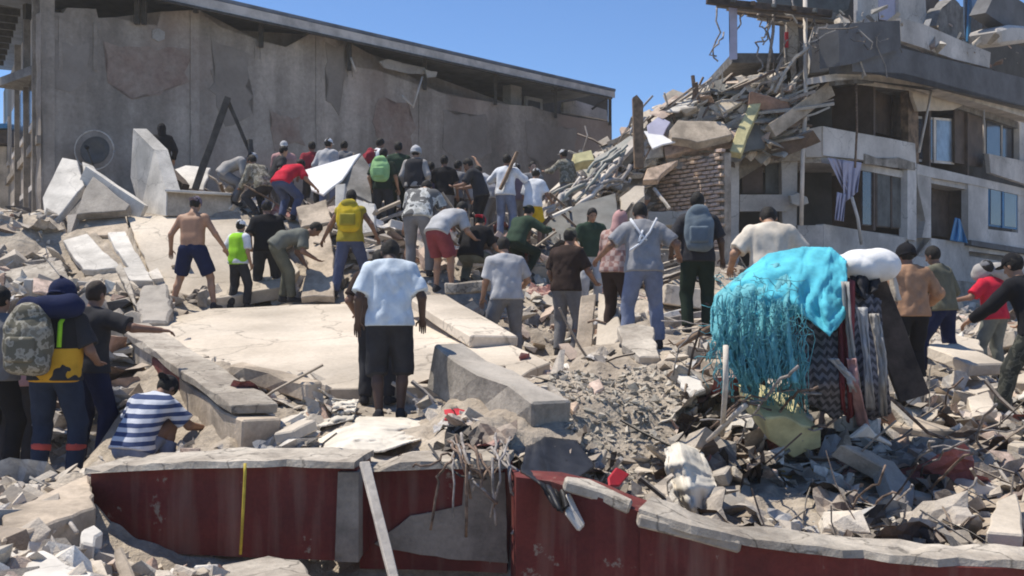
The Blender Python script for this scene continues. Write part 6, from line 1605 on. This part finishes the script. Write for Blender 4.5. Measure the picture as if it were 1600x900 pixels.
scraps(330, -100, 1700, 7.0, 24, 0.15, 0.55, sr, SCRAP)
scraps(110, 1060, 1680, 6.7, 9.5, 0.10, 0.40, sr, SCRAP)
scraps(130, 1060, 1680, 6.5, 9.5, 0.15, 0.45, sr, ((0.035, 0.03, 0.028), (0.06, 0.045, 0.038), (0.10, 0.07, 0.055), (0.05, 0.05, 0.055)))  # near-black scraps added for the look of shaded gaps in the rubble
scraps(60, 640, 960, 6.8, 8.4, 0.12, 0.35, sr, ((0.035, 0.03, 0.028), (0.06, 0.045, 0.038), (0.16, 0.12, 0.09)))
sticks(220, 1050, 1680, 6.5, 9.5, 0.2, 0.8, sr, (0.008, 0.022), ((0.06, 0.045, 0.04), (0.14, 0.10, 0.08), (0.03, 0.03, 0.03), (0.30, 0.26, 0.22)), 0.5)
scraps(60, 320, 860, 7.0, 9.8, 0.12, 0.35, sr, SCRAP)
scraps(150, 330, 900, 17.6, 22.8, 0.3, 0.9, sr, SCRAP)
scraps(60, -60, 330, 10, 19, 0.25, 0.8, sr, SCRAP)
sticks(110, 330, 900, 17.6, 22.8, 0.5, 1.6, sr, (0.03, 0.09), up=0.5)
soup.done('splintered_debris', 'splintered boards, sticks and laths strewn through the rubble')
# rubble clinging to the heap between the buildings
soup = Soup()
for k in range(900):
    x = sr.uniform(842, 1250); 
    ty = np.interp(x, [838, 880, 930, 985, 1010, 1040, 1080, 1130, 1200, 1250], [345, 290, 235, 205, 185, 165, 150, 128, 122, 140])
    by = np.interp(x, [838, 1000, 1012, 1040, 1135, 1250], [400, 400, 290, 258, 250, 235])
    y = ty + (by - ty) * sr.random()
    p = HEAP.hit(x, y, sr.uniform(-0.5, 0.15))
    sz = 0.12 + 0.75 * sr.random() ** 2.5
    v, f = SHAPES[sr.integers(len(SHAPES))]
    M = rotx(sr.normal(0.5, 0.4)) @ roty(sr.normal(-0.5 if x < 1010 else -0.2, 0.3)) @ rotz(sr.uniform(0, 6.28))
    vv = (v * sz * np.array([1.5, 1, 0.5])) @ M.T + p
    c = PALC[sr.choice(len(PALC), p=PALW)]
    soup.add(vv, f, tuple(np.clip(c * sr.uniform(0.7, 1.1), 0, 0.8)))
for k in range(160):
    x = sr.uniform(842, 1240); ty = np.interp(x, [838, 880, 930, 985, 1010, 1040, 1080, 1130, 1200, 1250], [345, 290, 235, 205, 185, 165, 150, 128, 122, 140])
    p = HEAP.hit(x, ty + sr.uniform(-2, 70), sr.uniform(-0.2, 0.4))
    v, f = tube_data(wiggle(p, p + V(sr.normal(0.6, 0.5), sr.normal(0, 0.3), sr.normal(0.35, 0.35)), 3, 0.05, sr), sr.uniform(0.015, 0.05), 4)
    soup.add(np.array(v), f, ((0.30, 0.27, 0.25), (0.45, 0.42, 0.38), (0.14, 0.10, 0.08))[k % 3])
soup.done('heap_rubble', 'broken boards and masonry stuck in the heap between the buildings')

# single chunks one could pick up
LANDMARKS = [(p['px'], p['d'], p['short']) for p in CROWD if p.get('short')] + [(383, 6.3, 'the yellow tape'), (590, 6.1, 'the pale leaning plank'), (150, 6.2, 'the red wall corner'), (60, 5.0, 'the pale bluish plate'), (200, 5.1, 'the peach tile'),
    (1360, 7.6, 'the dark leaning plate'), (1240, 8.0, 'the yellow-topped chunk'), (1080, 7.2, 'the cream garment'), (1200, 7.4, 'the two grey blocks'), (1390, 8.6, 'the dark leaning plank'), (1180, 8.2, 'the turquoise shawl'), (960, 8.6, 'the grey mound'),
    (780, 9.0, 'the rough grey beam'), (590, 8.0, 'the dust sheet'), (430, 9.8, 'the round-edged beam end'), (240, 14.5, 'the grey concrete block'), (100, 18.2, 'the broken white plates'), (240, 20, 'the tall white panel'), (520, 20, 'the white sheet'), (1560, 6.9, 'the upright pale fragment'),
    (920, 13.6, 'the standing boards'), (1540, 24, 'the blue window'), (40, 17.5, 'the cream plate'), (710, 8.0, 'the red cloth'), (860, 20.8, 'the slate slab'), (1300, 22, 'the lower wall'), (1600, 8.6, 'the reddish fragment')]
LM = np.array([[(a - 800) / 1600 * b, b] for a, b, _ in LANDMARKS])
USED_LABELS = set()
def near_label(what, x, y):
    q = (LM[:, 0] - x) ** 2 + (LM[:, 1] - y) ** 2
    i = int(np.argmin(q)); dx, dy = x - LM[i, 0], y - LM[i, 1]
    how = ('just ' if q[i] < (0.06 * y) ** 2 else '') + (('right of ' if dx > 0 else 'left of ') if abs(dx) > 0.6 * abs(dy) else ('behind ' if dy > 0 else 'in front of '))
    lab = what + ' ' + how + LANDMARKS[i][2]
    for j in np.argsort(q)[1:6]:
        if lab not in USED_LABELS: break
        lab = ' '.join((what + ' ' + how + LANDMARKS[i][2] + ' towards ' + LANDMARKS[j][2]).split()[:16])
    USED_LABELS.add(lab)
    return lab
CHUNK_LOOK = {'concrete_chunk0': 'cream', 'concrete_chunk1': 'greyish', 'concrete_chunk2': 'tan', 'concrete_chunk3': 'dark grey', 'concrete_chunk4': 'pinkish', 'concrete_chunk5': 'pale'}
cm = []
for k in range(24):
    v, f = chunk_shape(500 + k, (0.9, 0.6, 0.4)[k % 3])
    me = bpy.data.meshes.new('concrete_chunk'); me.from_pydata([tuple(q) for q in v], [], f); me.update()
    bm = bmesh.new(); bm.from_mesh(me)
    bmesh.ops.bevel(bm, geom=bm.edges[:], offset=0.03, segments=1, affect='EDGES', clamp_overlap=True)
    bm.to_mesh(me); bm.free()
    me.materials.append(MAT[('pale_slab', 'coping', 'tan_concrete', 'grey_concrete', 'brick_pink', 'pale_slab')[k % 6]]); cm.append(me)
ZONES = [('before the red wall', 44, -60, 520, 4.8, 6.2, 0.06, 0.17), ('behind the curved red wall', 40, 1080, 1650, 6.6, 8.6, 0.12, 0.34), ('at the right beyond the carpets', 54, 1380, 1680, 8.5, 22, 0.2, 0.6),
         ('between the people in the middle', 50, 700, 1120, 11, 19, 0.2, 0.55), ('on the left slope', 40, -60, 330, 10, 20, 0.2, 0.6), ('along the crest', 40, 330, 860, 18, 22, 0.25, 0.7), ('around the foot of the large slab', 30, 320, 860, 7.4, 9.8, 0.10, 0.3)]
for zn, n, u0, u1, d0, d1, s0_, s1_ in ZONES:
    k = 0
    while k < n:
        u = sr.uniform(u0, u1); d = math.exp(sr.uniform(math.log(d0), math.log(d1))); x = (u - 800) / 1600 * d; zz = gz(x, d); sz = sr.uniform(s0_, s1_)
        k += 1
        if masked(x, d, zz, sz * 0.5, 0.0, sr): continue
        o = bpy.data.objects.new('concrete_chunk', cm[sr.integers(len(cm))]); COL.objects.link(o)
        o.location = (x, d, zz + sz * 0.12); o.scale = (sz * sr.uniform(0.8, 1.4), sz, sz * sr.uniform(0.6, 1)); o.rotation_euler = (sr.normal(0, 0.4), sr.normal(0, 0.4), sr.uniform(0, 6.28))
        tag(o, near_label(('small', 'middle-sized', 'large')[min(2, int(3 * (sz - s0_) / (s1_ - s0_)))] + ' ' + CHUNK_LOOK[o.data.name.split('.')[0] + str(cm.index(o.data) % 6)] + ' chunk', x, d), 'chunk', 'concrete chunks ' + zn)

# big broken plates lying every which way
bs_r = np.random.default_rng(404)
for k, (u0, u1, d0_, d1_, n, s0_, s1_) in enumerate(((1090, 1660, 7.0, 9.5, 22, 0.4, 0.9), (1290, 1660, 9.5, 19, 18, 0.6, 1.5), (690, 1120, 10.5, 17, 18, 0.6, 1.3), (-40, 330, 10.5, 17.5, 10, 0.6, 1.4), (560, 960, 17, 22, 9, 0.7, 1.5), (330, 860, 7.3, 9.4, 6, 0.35, 0.6))):
    for j in range(n):
        u = bs_r.uniform(u0, u1); d = bs_r.uniform(d0_, d1_); sz = bs_r.uniform(s0_, s1_); x = (u - 800) / 1600 * d; zz = gz(x, d)
        if masked(x, d, zz, sz * 0.35, 0.0, bs_r): continue
        m_ = bs_r.integers(5, 8); an_ = np.sort(bs_r.uniform(0, 6.283, m_)); rad_ = bs_r.uniform(0.6, 1.0, m_) * sz * 0.5
        M = rotz(bs_r.uniform(0, 6.28)) @ rotx(bs_r.normal(0.25, 0.28))
        poly = [M @ V(r0_ * math.cos(a) * 1.3, r0_ * math.sin(a), 0) + V(x, d, zz + 0.08 + sz * 0.08) for a, r0_ in zip(an_, rad_)]
        th = sz * bs_r.uniform(0.12, 0.26)
        mi = int(bs_r.integers(5)); mt = ('pale_slab', 'tan_concrete', 'grey_concrete', 'coping', 'white_plaster')[mi]
        o = prism('broken_slab', jag(poly, 0.14, 0.04, bs_r), M @ V(0, 0, -th), mt, None, 0.012)
        tag(o, near_label(('small', 'wide')[sz > (s0_ + s1_) / 2] + (' thick', ' thin')[th < sz * 0.19] + (' cream', ' tan', ' dark grey', ' greyish', ' white')[mi] + ' broken slab', x, d), 'slab', 'broken slabs in the rubble')

# torn bits and cables on the upper deck of the damaged building
ub = Soup()
for k in range(70):
    x = sr.uniform(1300, 1590); y = px_line(x, (1300, 20), (1590, 95)) + sr.normal(0, 16)
    p = RR.hit(x, y, sr.uniform(0.2, 1.1))
    v, f = SHAPES[sr.integers(len(SHAPES))]
    ub.add((v * (0.08 + 0.35 * sr.random() ** 2) * np.array([1.6, 0.8, 0.5])) @ rand_rot(sr, 0.7).T + p, f, tuple(PALC[sr.choice(len(PALC), p=PALW)] * sr.uniform(0.5, 1)))
for k in range(26):
    x = sr.uniform(1180, 1420); y = px_line(x, (1180, 20), (1590, 100)) + sr.normal(0, 14)
    p = RR.hit(x, y, sr.uniform(0.9, 1.4)) if x > 1290 else RF.hit(x, y, sr.uniform(0.2, 1.5))
    v, f = tube_data(wiggle(p, p + V(sr.normal(0, 0.4), sr.normal(0, 0.2), -abs(sr.normal(0.3, 0.5))), 4, 0.06, sr), sr.uniform(0.01, 0.03), 4)
    ub.add(np.array(v), f, ((0.30, 0.27, 0.25), (0.12, 0.10, 0.09), (0.45, 0.42, 0.38))[k % 3])
ub.done('deck_debris', 'torn bits, laths and cables on the upper deck of the damaged building')

# ------------------------------------------------------------------ people
for c in CROWD:
    c = dict(c)
    lab = c.pop('label'); c.pop('short', None)
    fr = person(label=lab, **c)
    if 'navy helmet' in lab:
        R0 = fr
        backpack(dict(fr, chest=fr['chest'] - fr['r'] * 0.13 - fr['u'] * 0.05), 'camo_grey', 'grey camouflage backpack on the helmeted rescuer', (0.19, 0.11, 0.30), 'camo_grey')
        tube('shoulder_stripe', [fr['sh'][1] - fr['r'] * 0.06 + fr['u'] * 0.10 - fr['f'] * 0.04, fr['chest'] + fr['r'] * 0.11 - fr['f'] * 0.152 + fr['u'] * 0.05, fr['waist'] + fr['r'] * 0.11 - fr['f'] * 0.155 + fr['u'] * 0.08], 0.022, 'c_lime', fr['e'], 6)
        p = to_world(fr, fr['neckb'] - fr['f'] * 0.16 + fr['u'] * 0.02)
        F = Field().cone(V(-0.17, 0, 0), V(0.19, 0.02, 0.02), 0.10, 0.105, 0.02)
        o = net_obj('bedroll', F.build(0.015, fold=0.006, freq=25), 'c_navy', None); o.location = tuple(p); tag(o, 'navy rolled bag across the helmeted rescuer shoulders', 'bag')
    if 'white straps' in lab:
        for k, pts in enumerate(([(-0.16, 0.16), (-0.05, -0.02), (0.02, -0.10)], [(0.15, 0.17), (0.06, 0.0), (-0.06, -0.14), (-0.18, -0.22)], [(-0.02, 0.02), (-0.08, -0.12), (-0.04, -0.10)])):
            path = [fr['chest'] + fr['r'] * x + fr['u'] * z - fr['f'] * 0.138 for x, z in pts]
            tube('strap', path, 0.014, 'c_white', fr['e'], 6)
    if 'grey cap near the blue window' in lab:
        p = to_world(fr, fr['neckb'] + fr['r'] * 0.22 + fr['u'] * 0.09)
        F = Field().cone(V(-0.25, 0, 0), V(0.35, 0, 0.02), 0.12, 0.14, 0.02)
        o = net_obj('sack', F.build(0.02, fold=0.02, freq=15), 'c_dustgrey', None); o.location = tuple(p); tag(o, 'grey sack carried on the shoulder of the red T-shirt', 'sack')
    if 'holding up a long plank' in lab: pass

# ------------------------------------------------------------------ cloths, carpets, wires
def draped(name, rows, mat, label, cat, nu_=60, nv_=40, fold=0.06, nfold=7, seed=0, solid=0.012, parent=None, crumple=0.0):
    """rows: list of pixel polylines (px, py, depth), from the top edge to the hanging edge; folds deepen towards the hem"""
    r = np.random.default_rng(seed)
    def at(line, t):
        q = t * (len(line) - 1); i = min(int(q), len(line) - 2); f = q - i; f = f * f * (3 - 2 * f) * 0.5 + f * 0.5
        return np.array(line[i], float) * (1 - f) + np.array(line[i + 1], float) * f
    vs, fs = [], []
    ph = r.uniform(0, 6.28, 6)
    for j in range(nv_):
        w = j / (nv_ - 1)
        q = w * (len(rows) - 1); jr = min(int(q), len(rows) - 2); fr_ = q - jr
        for i in range(nu_):
            t = i / (nu_ - 1)
            a = at(rows[jr], t) * (1 - fr_) + at(rows[jr + 1], t) * fr_
            f = fold * (0.25 + 0.75 * w)
            dd = f * (math.sin(t * nfold * 6.28 + ph[0] + 1.5 * w) + 0.5 * math.sin(t * nfold * 2.3 * 6.28 + ph[1] - 2 * w) + 0.35 * math.sin(t * 9 + w * 11 + ph[2]))
            if crumple: dd += crumple * (mnoise.noise((t * 4 + seed, w * 5, 0.3)) + 0.9 * abs(mnoise.noise((t * 7 + 2 * w, w * 6 + seed, 1.3))) + 0.4 * abs(mnoise.noise((t * 15, w * 13 + seed, 4.3))))
            p = P(a[0] + r.normal(0, 0.3), a[1] + r.normal(0, 0.3), a[2] + dd)
            vs.append(p)
    for j in range(nv_ - 1):
        for i in range(nu_ - 1):
            a = j * nu_ + i; fs.append((a, a + 1, a + nu_ + 1, a + nu_))
    o = mesh_obj(name, vs, fs, mat, parent, smooth=True)
    md = o.modifiers.new('solid', 'SOLIDIFY'); md.thickness = solid
    if label: tag(o, label, cat)
    return o
tb = empty('turquoise_blanket', tuple(P(1230, 520, 8.6)))
tag(tb, 'bright turquoise cloth draped over the wreckage with knitted fringe', 'blanket')
in_parent(draped('cloth', [[(1176, 424, 9.0), (1212, 402, 9.1), (1262, 394, 9.1), (1300, 396, 9.0), (1316, 404, 8.9)], [(1150, 436, 8.5), (1200, 398, 8.6), (1256, 387, 8.7), (1298, 388, 8.6), (1322, 410, 8.5)],
         [(1140, 452, 8.2), (1192, 426, 8.2), (1250, 420, 8.2), (1290, 430, 8.2), (1322, 440, 8.25)], [(1160, 480, 8.0), (1200, 462, 8.0), (1246, 468, 7.95), (1284, 478, 7.95), (1320, 470, 8.1)], [(1196, 500, 7.95), (1226, 500, 7.95), (1252, 490, 7.9), (1296, 526, 7.9), (1320, 494, 8.05)]],
         'turquoise', None, None, 70, 44, 0.03, 1.6, 3, parent=tb, crumple=0.085), tb)
in_parent(draped('knitted_shawl', [[(1116, 464, 8.35), (1160, 428, 8.45), (1216, 412, 8.4), (1236, 440, 8.1)], [(1110, 486, 8.1), (1150, 460, 8.1), (1196, 452, 8.05), (1232, 476, 7.9)], [(1110, 520, 8.0), (1146, 530, 7.95), (1190, 532, 7.9), (1236, 540, 7.85)], [(1156, 600, 7.95), (1176, 604, 7.95), (1200, 590, 7.9), (1246, 600, 7.85)]],
         'turquoise_knit', None, None, 64, 40, 0.05, 6, 5, parent=tb), tb)
frv, frf = [], []
fr_r = np.random.default_rng(8)
for k in range(300):
    t = fr_r.random()
    x = 1112 + 148 * t; y0 = 520 + fr_r.uniform(-70, 60) + 20 * t; ln = fr_r.uniform(20, 55) + 60 * t * fr_r.random()
    d0_ = 7.84 + fr_r.uniform(-0.05, 0.06)
    v, f = tube_data(wiggle(P(x, y0, d0_), P(x + fr_r.normal(0, 7), y0 + ln, d0_ + 0.02), 5, fr_r.uniform(0.006, 0.028), fr_r), fr_r.uniform(0.002, 0.006), 4)
    o_ = len(frv); frv += v; frf += [tuple(i + o_ for i in q) for q in f]
for k in range(160):                                   # cross threads of the loose knit
    t = fr_r.random(); x = 1114 + 140 * t; y0 = 470 + fr_r.uniform(-40, 110); d0_ = 7.84 + fr_r.uniform(-0.05, 0.05)
    v, f = tube_data(wiggle(P(x, y0, d0_), P(x + fr_r.normal(0, 16), y0 + fr_r.normal(6, 10), d0_), 3, 0.012, fr_r), 0.003, 4)
    o_ = len(frv); frv += v; frf += [tuple(i + o_ for i in q) for q in f]
in_parent(mesh_obj('fringe', frv, frf, 'turquoise_knit', tb, True), tb)
draped('hanging_cloth', [[(1156, 560, 8.1), (1182, 560, 8.1)], [(1158, 600, 8.05), (1184, 606, 8.05)], [(1160, 612, 8.05), (1178, 618, 8.05)]], 'c_bluegrey', 'blue-grey cloth strip hanging below the turquoise shawl', 'cloth', 20, 14, 0.03, 2, 4)
wr2 = np.random.default_rng(2)
# carpets and ribbons hanging beside it
draped('hanging_carpet', [[(1238, 470, 8.5), (1262, 452, 8.5), (1290, 446, 8.5), (1308, 452, 8.5)], [(1246, 560, 8.2), (1268, 560, 8.2), (1290, 560, 8.2), (1316, 556, 8.25)], [(1262, 630, 8.0), (1284, 640, 7.95), (1304, 656, 7.9), (1326, 640, 8.0)]], 'zigzag_cloth', 'grey carpet with zigzag pattern hanging under the turquoise cloth', 'carpet', 40, 30, 0.02, 2, 6, crumple=0.04)
draped('hanging_carpet', [[(1326, 460, 8.6), (1350, 452, 8.6), (1376, 470, 8.6)], [(1336, 560, 8.4), (1358, 560, 8.35), (1384, 570, 8.4)], [(1340, 640, 8.2), (1362, 656, 8.15), (1392, 644, 8.2)]], 'zigzag_cloth', 'second zigzag carpet strip, behind the ribbons', 'carpet', 30, 26, 0.02, 2, 7, crumple=0.04)
draped('hanging_cloth', [[(1306, 440, 8.5), (1322, 436, 8.5), (1336, 440, 8.5)], [(1310, 540, 8.3), (1322, 540, 8.25), (1334, 550, 8.3)], [(1316, 640, 8.0), (1326, 660, 7.95), (1338, 636, 8.0)]], 'c_maroon', 'dark maroon cloth hanging between the two carpets', 'cloth', 26, 26, 0.05, 2, 8)
for k, (pts, mt) in enumerate((([(1322, 440), (1328, 520), (1336, 600), (1342, 668)], 'c_dustgrey'), ([(1346, 480), (1356, 560), (1360, 640)], 'c_lightgrey'), ([(1366, 490), (1376, 560), (1382, 650)], 'c_dustgrey'), ([(1302, 560), (1326, 590), (1336, 612)], 'c_lightgrey'), ([(1330, 560), (1338, 600), (1348, 666)], 'c_pink'))):
    o = draped('ribbon', [[(x - 7 + wr2.uniform(-3, 3), y, 8.05 - 0.03 * k), (x + 7 + wr2.uniform(-4, 4), y, 7.97 - 0.03 * k)] for x, y in pts], mt, None, None, 9, 26, 0.02, 0.8, k, crumple=0.05, solid=0.006)
    tag(o, ('pale dusty ribbon nearest the maroon cloth', 'light grey ribbon in the middle of the carpets', 'dusty ribbon beside the dark leaning plank', 'short light ribbon crossing the maroon cloth', 'pinkish ribbon reaching the rubble')[k], 'ribbon')
o = box_between('leaning_plank', P(1350, 412, 8.9), P(1428, 622, 8.6), 0.26, 0.06, 'timber_dark', up=(0, -1, 0.2), seed=4); tag(o, 'wide dark plank leaning beside the carpets', 'plank')
o = box_between('leaning_plank', P(1392, 424, 8.95), P(1402, 470, 8.9), 0.06, 0.05, 'timber_pale', seed=4); tag(o, 'small pale batten on the edge of the dark plank', 'batten')
for k, (a, b, w) in enumerate(((P(1330, 418, 8.95), P(1320, 640, 8.9), 0.12), (P(1250, 430, 9.0), P(1244, 640, 8.9), 0.10), (P(1180, 450, 8.8), P(1190, 640, 8.8), 0.08))):
    o = box_between('frame_post', a, b, w, w, 'timber_dark', seed=k); tag(o, ('dark post under the white sack', 'dark post behind the zigzag carpet', 'dark post behind the turquoise shawl')[k], 'post')
o = box_between('frame_rail', P(1160, 432, 8.75), P(1340, 412, 8.95), 0.12, 0.12, 'timber_dark', seed=1); tag(o, 'dark rail carrying the turquoise cloth', 'rail')
F = Field().ell(V(0, 0, 0), np.eye(3), V(0.22, 0.16, 0.12), 0.05).ell(V(0.10, 0, -0.02), np.eye(3), V(0.17, 0.15, 0.12), 0.06).cone(V(-0.15, 0, 0.03), V(-0.27, 0, 0.02), 0.07, 0.05, 0.05)
o = net_obj('white_sack', F.build(0.013, fold=0.012, freq=18, seed=4), 'white_cloth', None); o.location = tuple(P(1354, 414, 8.75)); tag(o, 'white sack lying on the post beside the turquoise cloth', 'sack')
o = draped('dark_cloth', [[(1326, 418, 8.7), (1350, 426, 8.65), (1376, 430, 8.7)], [(1330, 450, 8.6), (1352, 470, 8.55), (1372, 450, 8.6)]], 'c_charcoal', 'dark cloth bunched under the white sack', 'cloth', 24, 14, 0.05, 2, 9)
# white sheet over the rubble behind the wall, bundles
draped('dust_sheet', [[(500, 672, 8.9), (560, 652, 9.0), (640, 655, 9.0), (700, 668, 8.8)], [(498, 690, 8.3), (560, 668, 8.3), (640, 672, 8.3), (668, 684, 8.2)], [(500, 704, 7.7), (550, 690, 7.5), (600, 690, 7.5), (652, 690, 7.7)], [(524, 716, 7.2), (560, 712, 6.95), (600, 706, 7.0), (640, 692, 7.3)]], 'cream_cloth', 'cream dust sheet spread at the feet of the pale blue T-shirt', 'sheet', 50, 36, 0.03, 1.5, 10, crumple=0.16)
draped('plastic_sheet', [[(452, 646, 9.2), (490, 626, 9.4), (520, 622, 9.4), (560, 626, 9.4)], [(440, 690, 8.2), (480, 672, 8.5), (520, 664, 8.6), (552, 656, 8.8)]], 'cream_cloth', 'pale crumpled sheet behind the dust sheet', 'sheet', 44, 24, 0.03, 2, 11, crumple=0.2)
draped('red_cloth', [[(694, 642, 8.2), (716, 640, 8.2), (732, 646, 8.2)], [(696, 658, 8.0), (716, 656, 7.95), (728, 652, 8.0)]], 'red_plastic', 'small bright red cloth on the pale board', 'cloth', 16, 10, 0.03, 2, 12)
draped('cloth_bundle', [[(1040, 702, 6.9), (1060, 692, 7.0), (1096, 706, 6.8)], [(1040, 730, 6.5), (1068, 724, 6.25), (1112, 740, 6.3)], [(1052, 765, 6.2), (1078, 764, 5.95), (1120, 760, 6.1)], [(1072, 800, 6.1), (1090, 806, 5.95), (1116, 792, 6.05)]], 'cream_cloth', 'dusty cream garment hanging over the curved wall', 'cloth', 40, 34, 0.035, 1.7, 13, crumple=0.05)
thing_slab('red_board', [(948, 748, 6.1), (966, 726, 6.3), (984, 742, 6.2), (972, 758, 6.0), (952, 760, 6.0)], 0.02, 'red_plastic', 'small red board at the hollow behind the curved wall', 'board', 60)
thing_slab('white_strip', [(884, 770, 5.8), (892, 768, 5.8), (916, 820, 5.6), (908, 828, 5.55), (886, 800, 5.65)], 0.03, 'white_plaster', 'white strip dangling over the curved red wall', 'strip', 61)
o = draped('dark_hole_sheet', [[(822, 700, 7.3), (850, 684, 7.5), (900, 690, 7.4)], [(812, 738, 6.4), (850, 720, 6.9), (930, 730, 6.6)], [(842, 756, 5.95), (866, 770, 5.9), (886, 760, 5.95)], [(866, 790, 5.75), (878, 802, 5.7), (890, 790, 5.75)]], 'black_plastic', 'black sheet standing in for the dark hole at the wall gap', 'liner', 30, 30, 0.05, 2, 14)  # black sheet put in for the deep dark hole here
thing_slab('terracotta_piece', [(886, 632, 8.35), (900, 622, 8.4), (906, 632, 8.35), (896, 642, 8.2)], 0.06, 'brick_tan', 'orange brick fragment on the grey mound', 'brick fragment', 62)
thing_slab('terracotta_piece', [(918, 596, 9.0), (938, 590, 9.1), (946, 606, 8.9), (930, 614, 8.8)], 0.08, 'brick_pink', 'pinkish brick fragment high on the grey mound', 'brick fragment', 63)
# rebar
wr_ = np.random.default_rng(31)
WIRES = [('left of the turquoise cloth', 12, 1030, 1130, 500, 600, 9.2, 10.4, 90), ('in front of the grey beam', 12, 1090, 1230, 600, 740, 6.6, 8.0, 90),
         ('around the dark leaning plate', 20, 1290, 1560, 690, 840, 5.3, 6.6, 90), ('on the right rubble', 8, 1400, 1640, 640, 740, 7.2, 9.0, 140)]
for k in range(16):                                      # a knot of bars spilling over the middle block
    x = wr_.uniform(700, 800); side = wr_.uniform(-70, 60)
    pts = [P(x, 690 + wr_.uniform(-15, 15), 7.0), P(x + side * 0.2, 706 + wr_.uniform(-12, 12), 6.55), P(x + side * 0.6, 735 + wr_.uniform(-20, 30), 6.38), P(x + side, 770 + wr_.uniform(-50, 60), 6.36 + wr_.uniform(-0.05, 0.12))]
    if k % 3 == 0: pts.append(P(x + side * 0.7 + wr_.uniform(-30, 30), 810 + wr_.uniform(-20, 30), 6.42))
    path = [pts[0]]
    for a, b in zip(pts[:-1], pts[1:]): path += wiggle(a, b, 3, 0.012, wr_)[1:]
    o = tube('rebar', path, wr_.uniform(0.006, 0.012), ('rebar_rust', 'rebar_grey')[k % 2], None, 5)
    tag(o, ('long' if k % 3 == 0 else 'short') + (' rusty', ' grey')[k % 2] + ' bar bent ' + ('right' if side > 0 else 'left') + ' over the ' + ('right' if x > 750 else 'left') + ' half of the middle wall', 'rebar', 'bars spilling over the middle wall block')
for zn, n, x0, x1, y0, y1, d0_, d1_, ln in WIRES:
    for k in range(n):
        x = wr_.uniform(x0, x1); y = wr_.uniform(y0, y1); d = d0_ + (d1_ - d0_) * (1 - (y - y0) / (y1 - y0))
        a = wr_.uniform(-0.4, 2.2) if 'tangled' in zn else wr_.uniform(-1.2, 0.5)
        L_ = ln * wr_.uniform(0.5, 1.2)
        q = P(x + L_ * math.cos(a), y + L_ * math.sin(a), d + wr_.normal(0, 0.15))
        o = tube('rebar', wiggle(P(x, y, d), q, 7, 0.022, wr_, -0.04), wr_.uniform(0.006, 0.013), ('rebar_rust', 'rebar_grey')[k % 2], None, 5)
        tag(o, near_label(('short', 'long')[L_ > ln * 0.85] + (' rusty', ' grey')[k % 2] + ' bent reinforcing bar', (x - 800) / 1600 * d, d), 'rebar', 'reinforcing bars ' + zn)
for k, (pts, rd, mt, lab) in enumerate((([(1128, 680, 7.2), (1134, 600, 7.4), (1134, 540, 7.5)], 0.02, 'timber_pale', 'pale stick standing below the turquoise shawl'),
                                        ([(1106, 690, 7.0), (1150, 646, 7.3), (1166, 632, 7.4)], 0.022, 'timber_pale', 'pale stick slanting at the grey beam'),
                                        ([(1180, 712, 6.6), (1250, 770, 6.0), (1318, 820, 5.5)], 0.012, 'steel_dark', 'dark thin rod across the flat blocks'),
                                        ([(1392, 622, 8.0), (1450, 676, 7.4), (1540, 710, 7.2), (1600, 720, 7.1)], 0.014, 'rebar_rust', 'long rusty rod crossing the right rubble'),
                                        ([(1060, 540, 9.8), (1110, 512, 10.2), (1150, 488, 10.6)], 0.03, 'timber', 'crooked branch left of the turquoise cloth'),
                                        ([(946, 505, 13.4), (930, 500, 13.6), (918, 504, 13.6)], 0.015, 'rebar_rust', 'short hook at the standing boards'),
                                        ([(670, 694, 7.0), (690, 724, 6.6), (720, 744, 6.5), (760, 748, 6.45)], 0.008, 'steel_dark', 'thin cable drooping on the middle wall block'),
                                        ([(60, 760, 7.2), (90, 790, 6.4), (120, 832, 5.8)], 0.014, 'timber_pale', 'pale stick on the tan lump at the left'))):
    o = tube('rod', wiggle(P(*pts[0]), P(*pts[0]), 1, 0, wr_)[:1] + [P(*p) for p in pts[1:]], rd, mt, None, 6); tag(o, lab, 'rod')

# ------------------------------------------------------------------ dusty air
gx = np.abs(GX).max() + 5
bm = bmesh.new(); bmesh.ops.create_cube(bm, size=1.0)
for v in bm.verts:
    v.co.x *= 2 * gx; v.co.y = -6 + (v.co.y + 0.5) * 256; v.co.z = -2.4 + (v.co.z + 0.5) * 16.4
hz = bm_obj('haze', bm)
tag(hz, 'thin pale dust hanging in the air', kind='stuff')
hm_ = bpy.data.materials.new('dusty_air'); hm_.use_nodes = True
hm_.node_tree.nodes.clear()
ho_ = hm_.node_tree.nodes.new('ShaderNodeOutputMaterial'); hv_ = hm_.node_tree.nodes.new('ShaderNodeVolumePrincipled')
hv_.inputs['Color'].default_value = (0.93, 0.88, 0.80, 1); hv_.inputs['Density'].default_value = 0.0012; hv_.inputs['Anisotropy'].default_value = 0.2
hm_.node_tree.links.new(hv_.outputs[0], ho_.inputs['Volume'])
hz.data.materials.append(hm_)
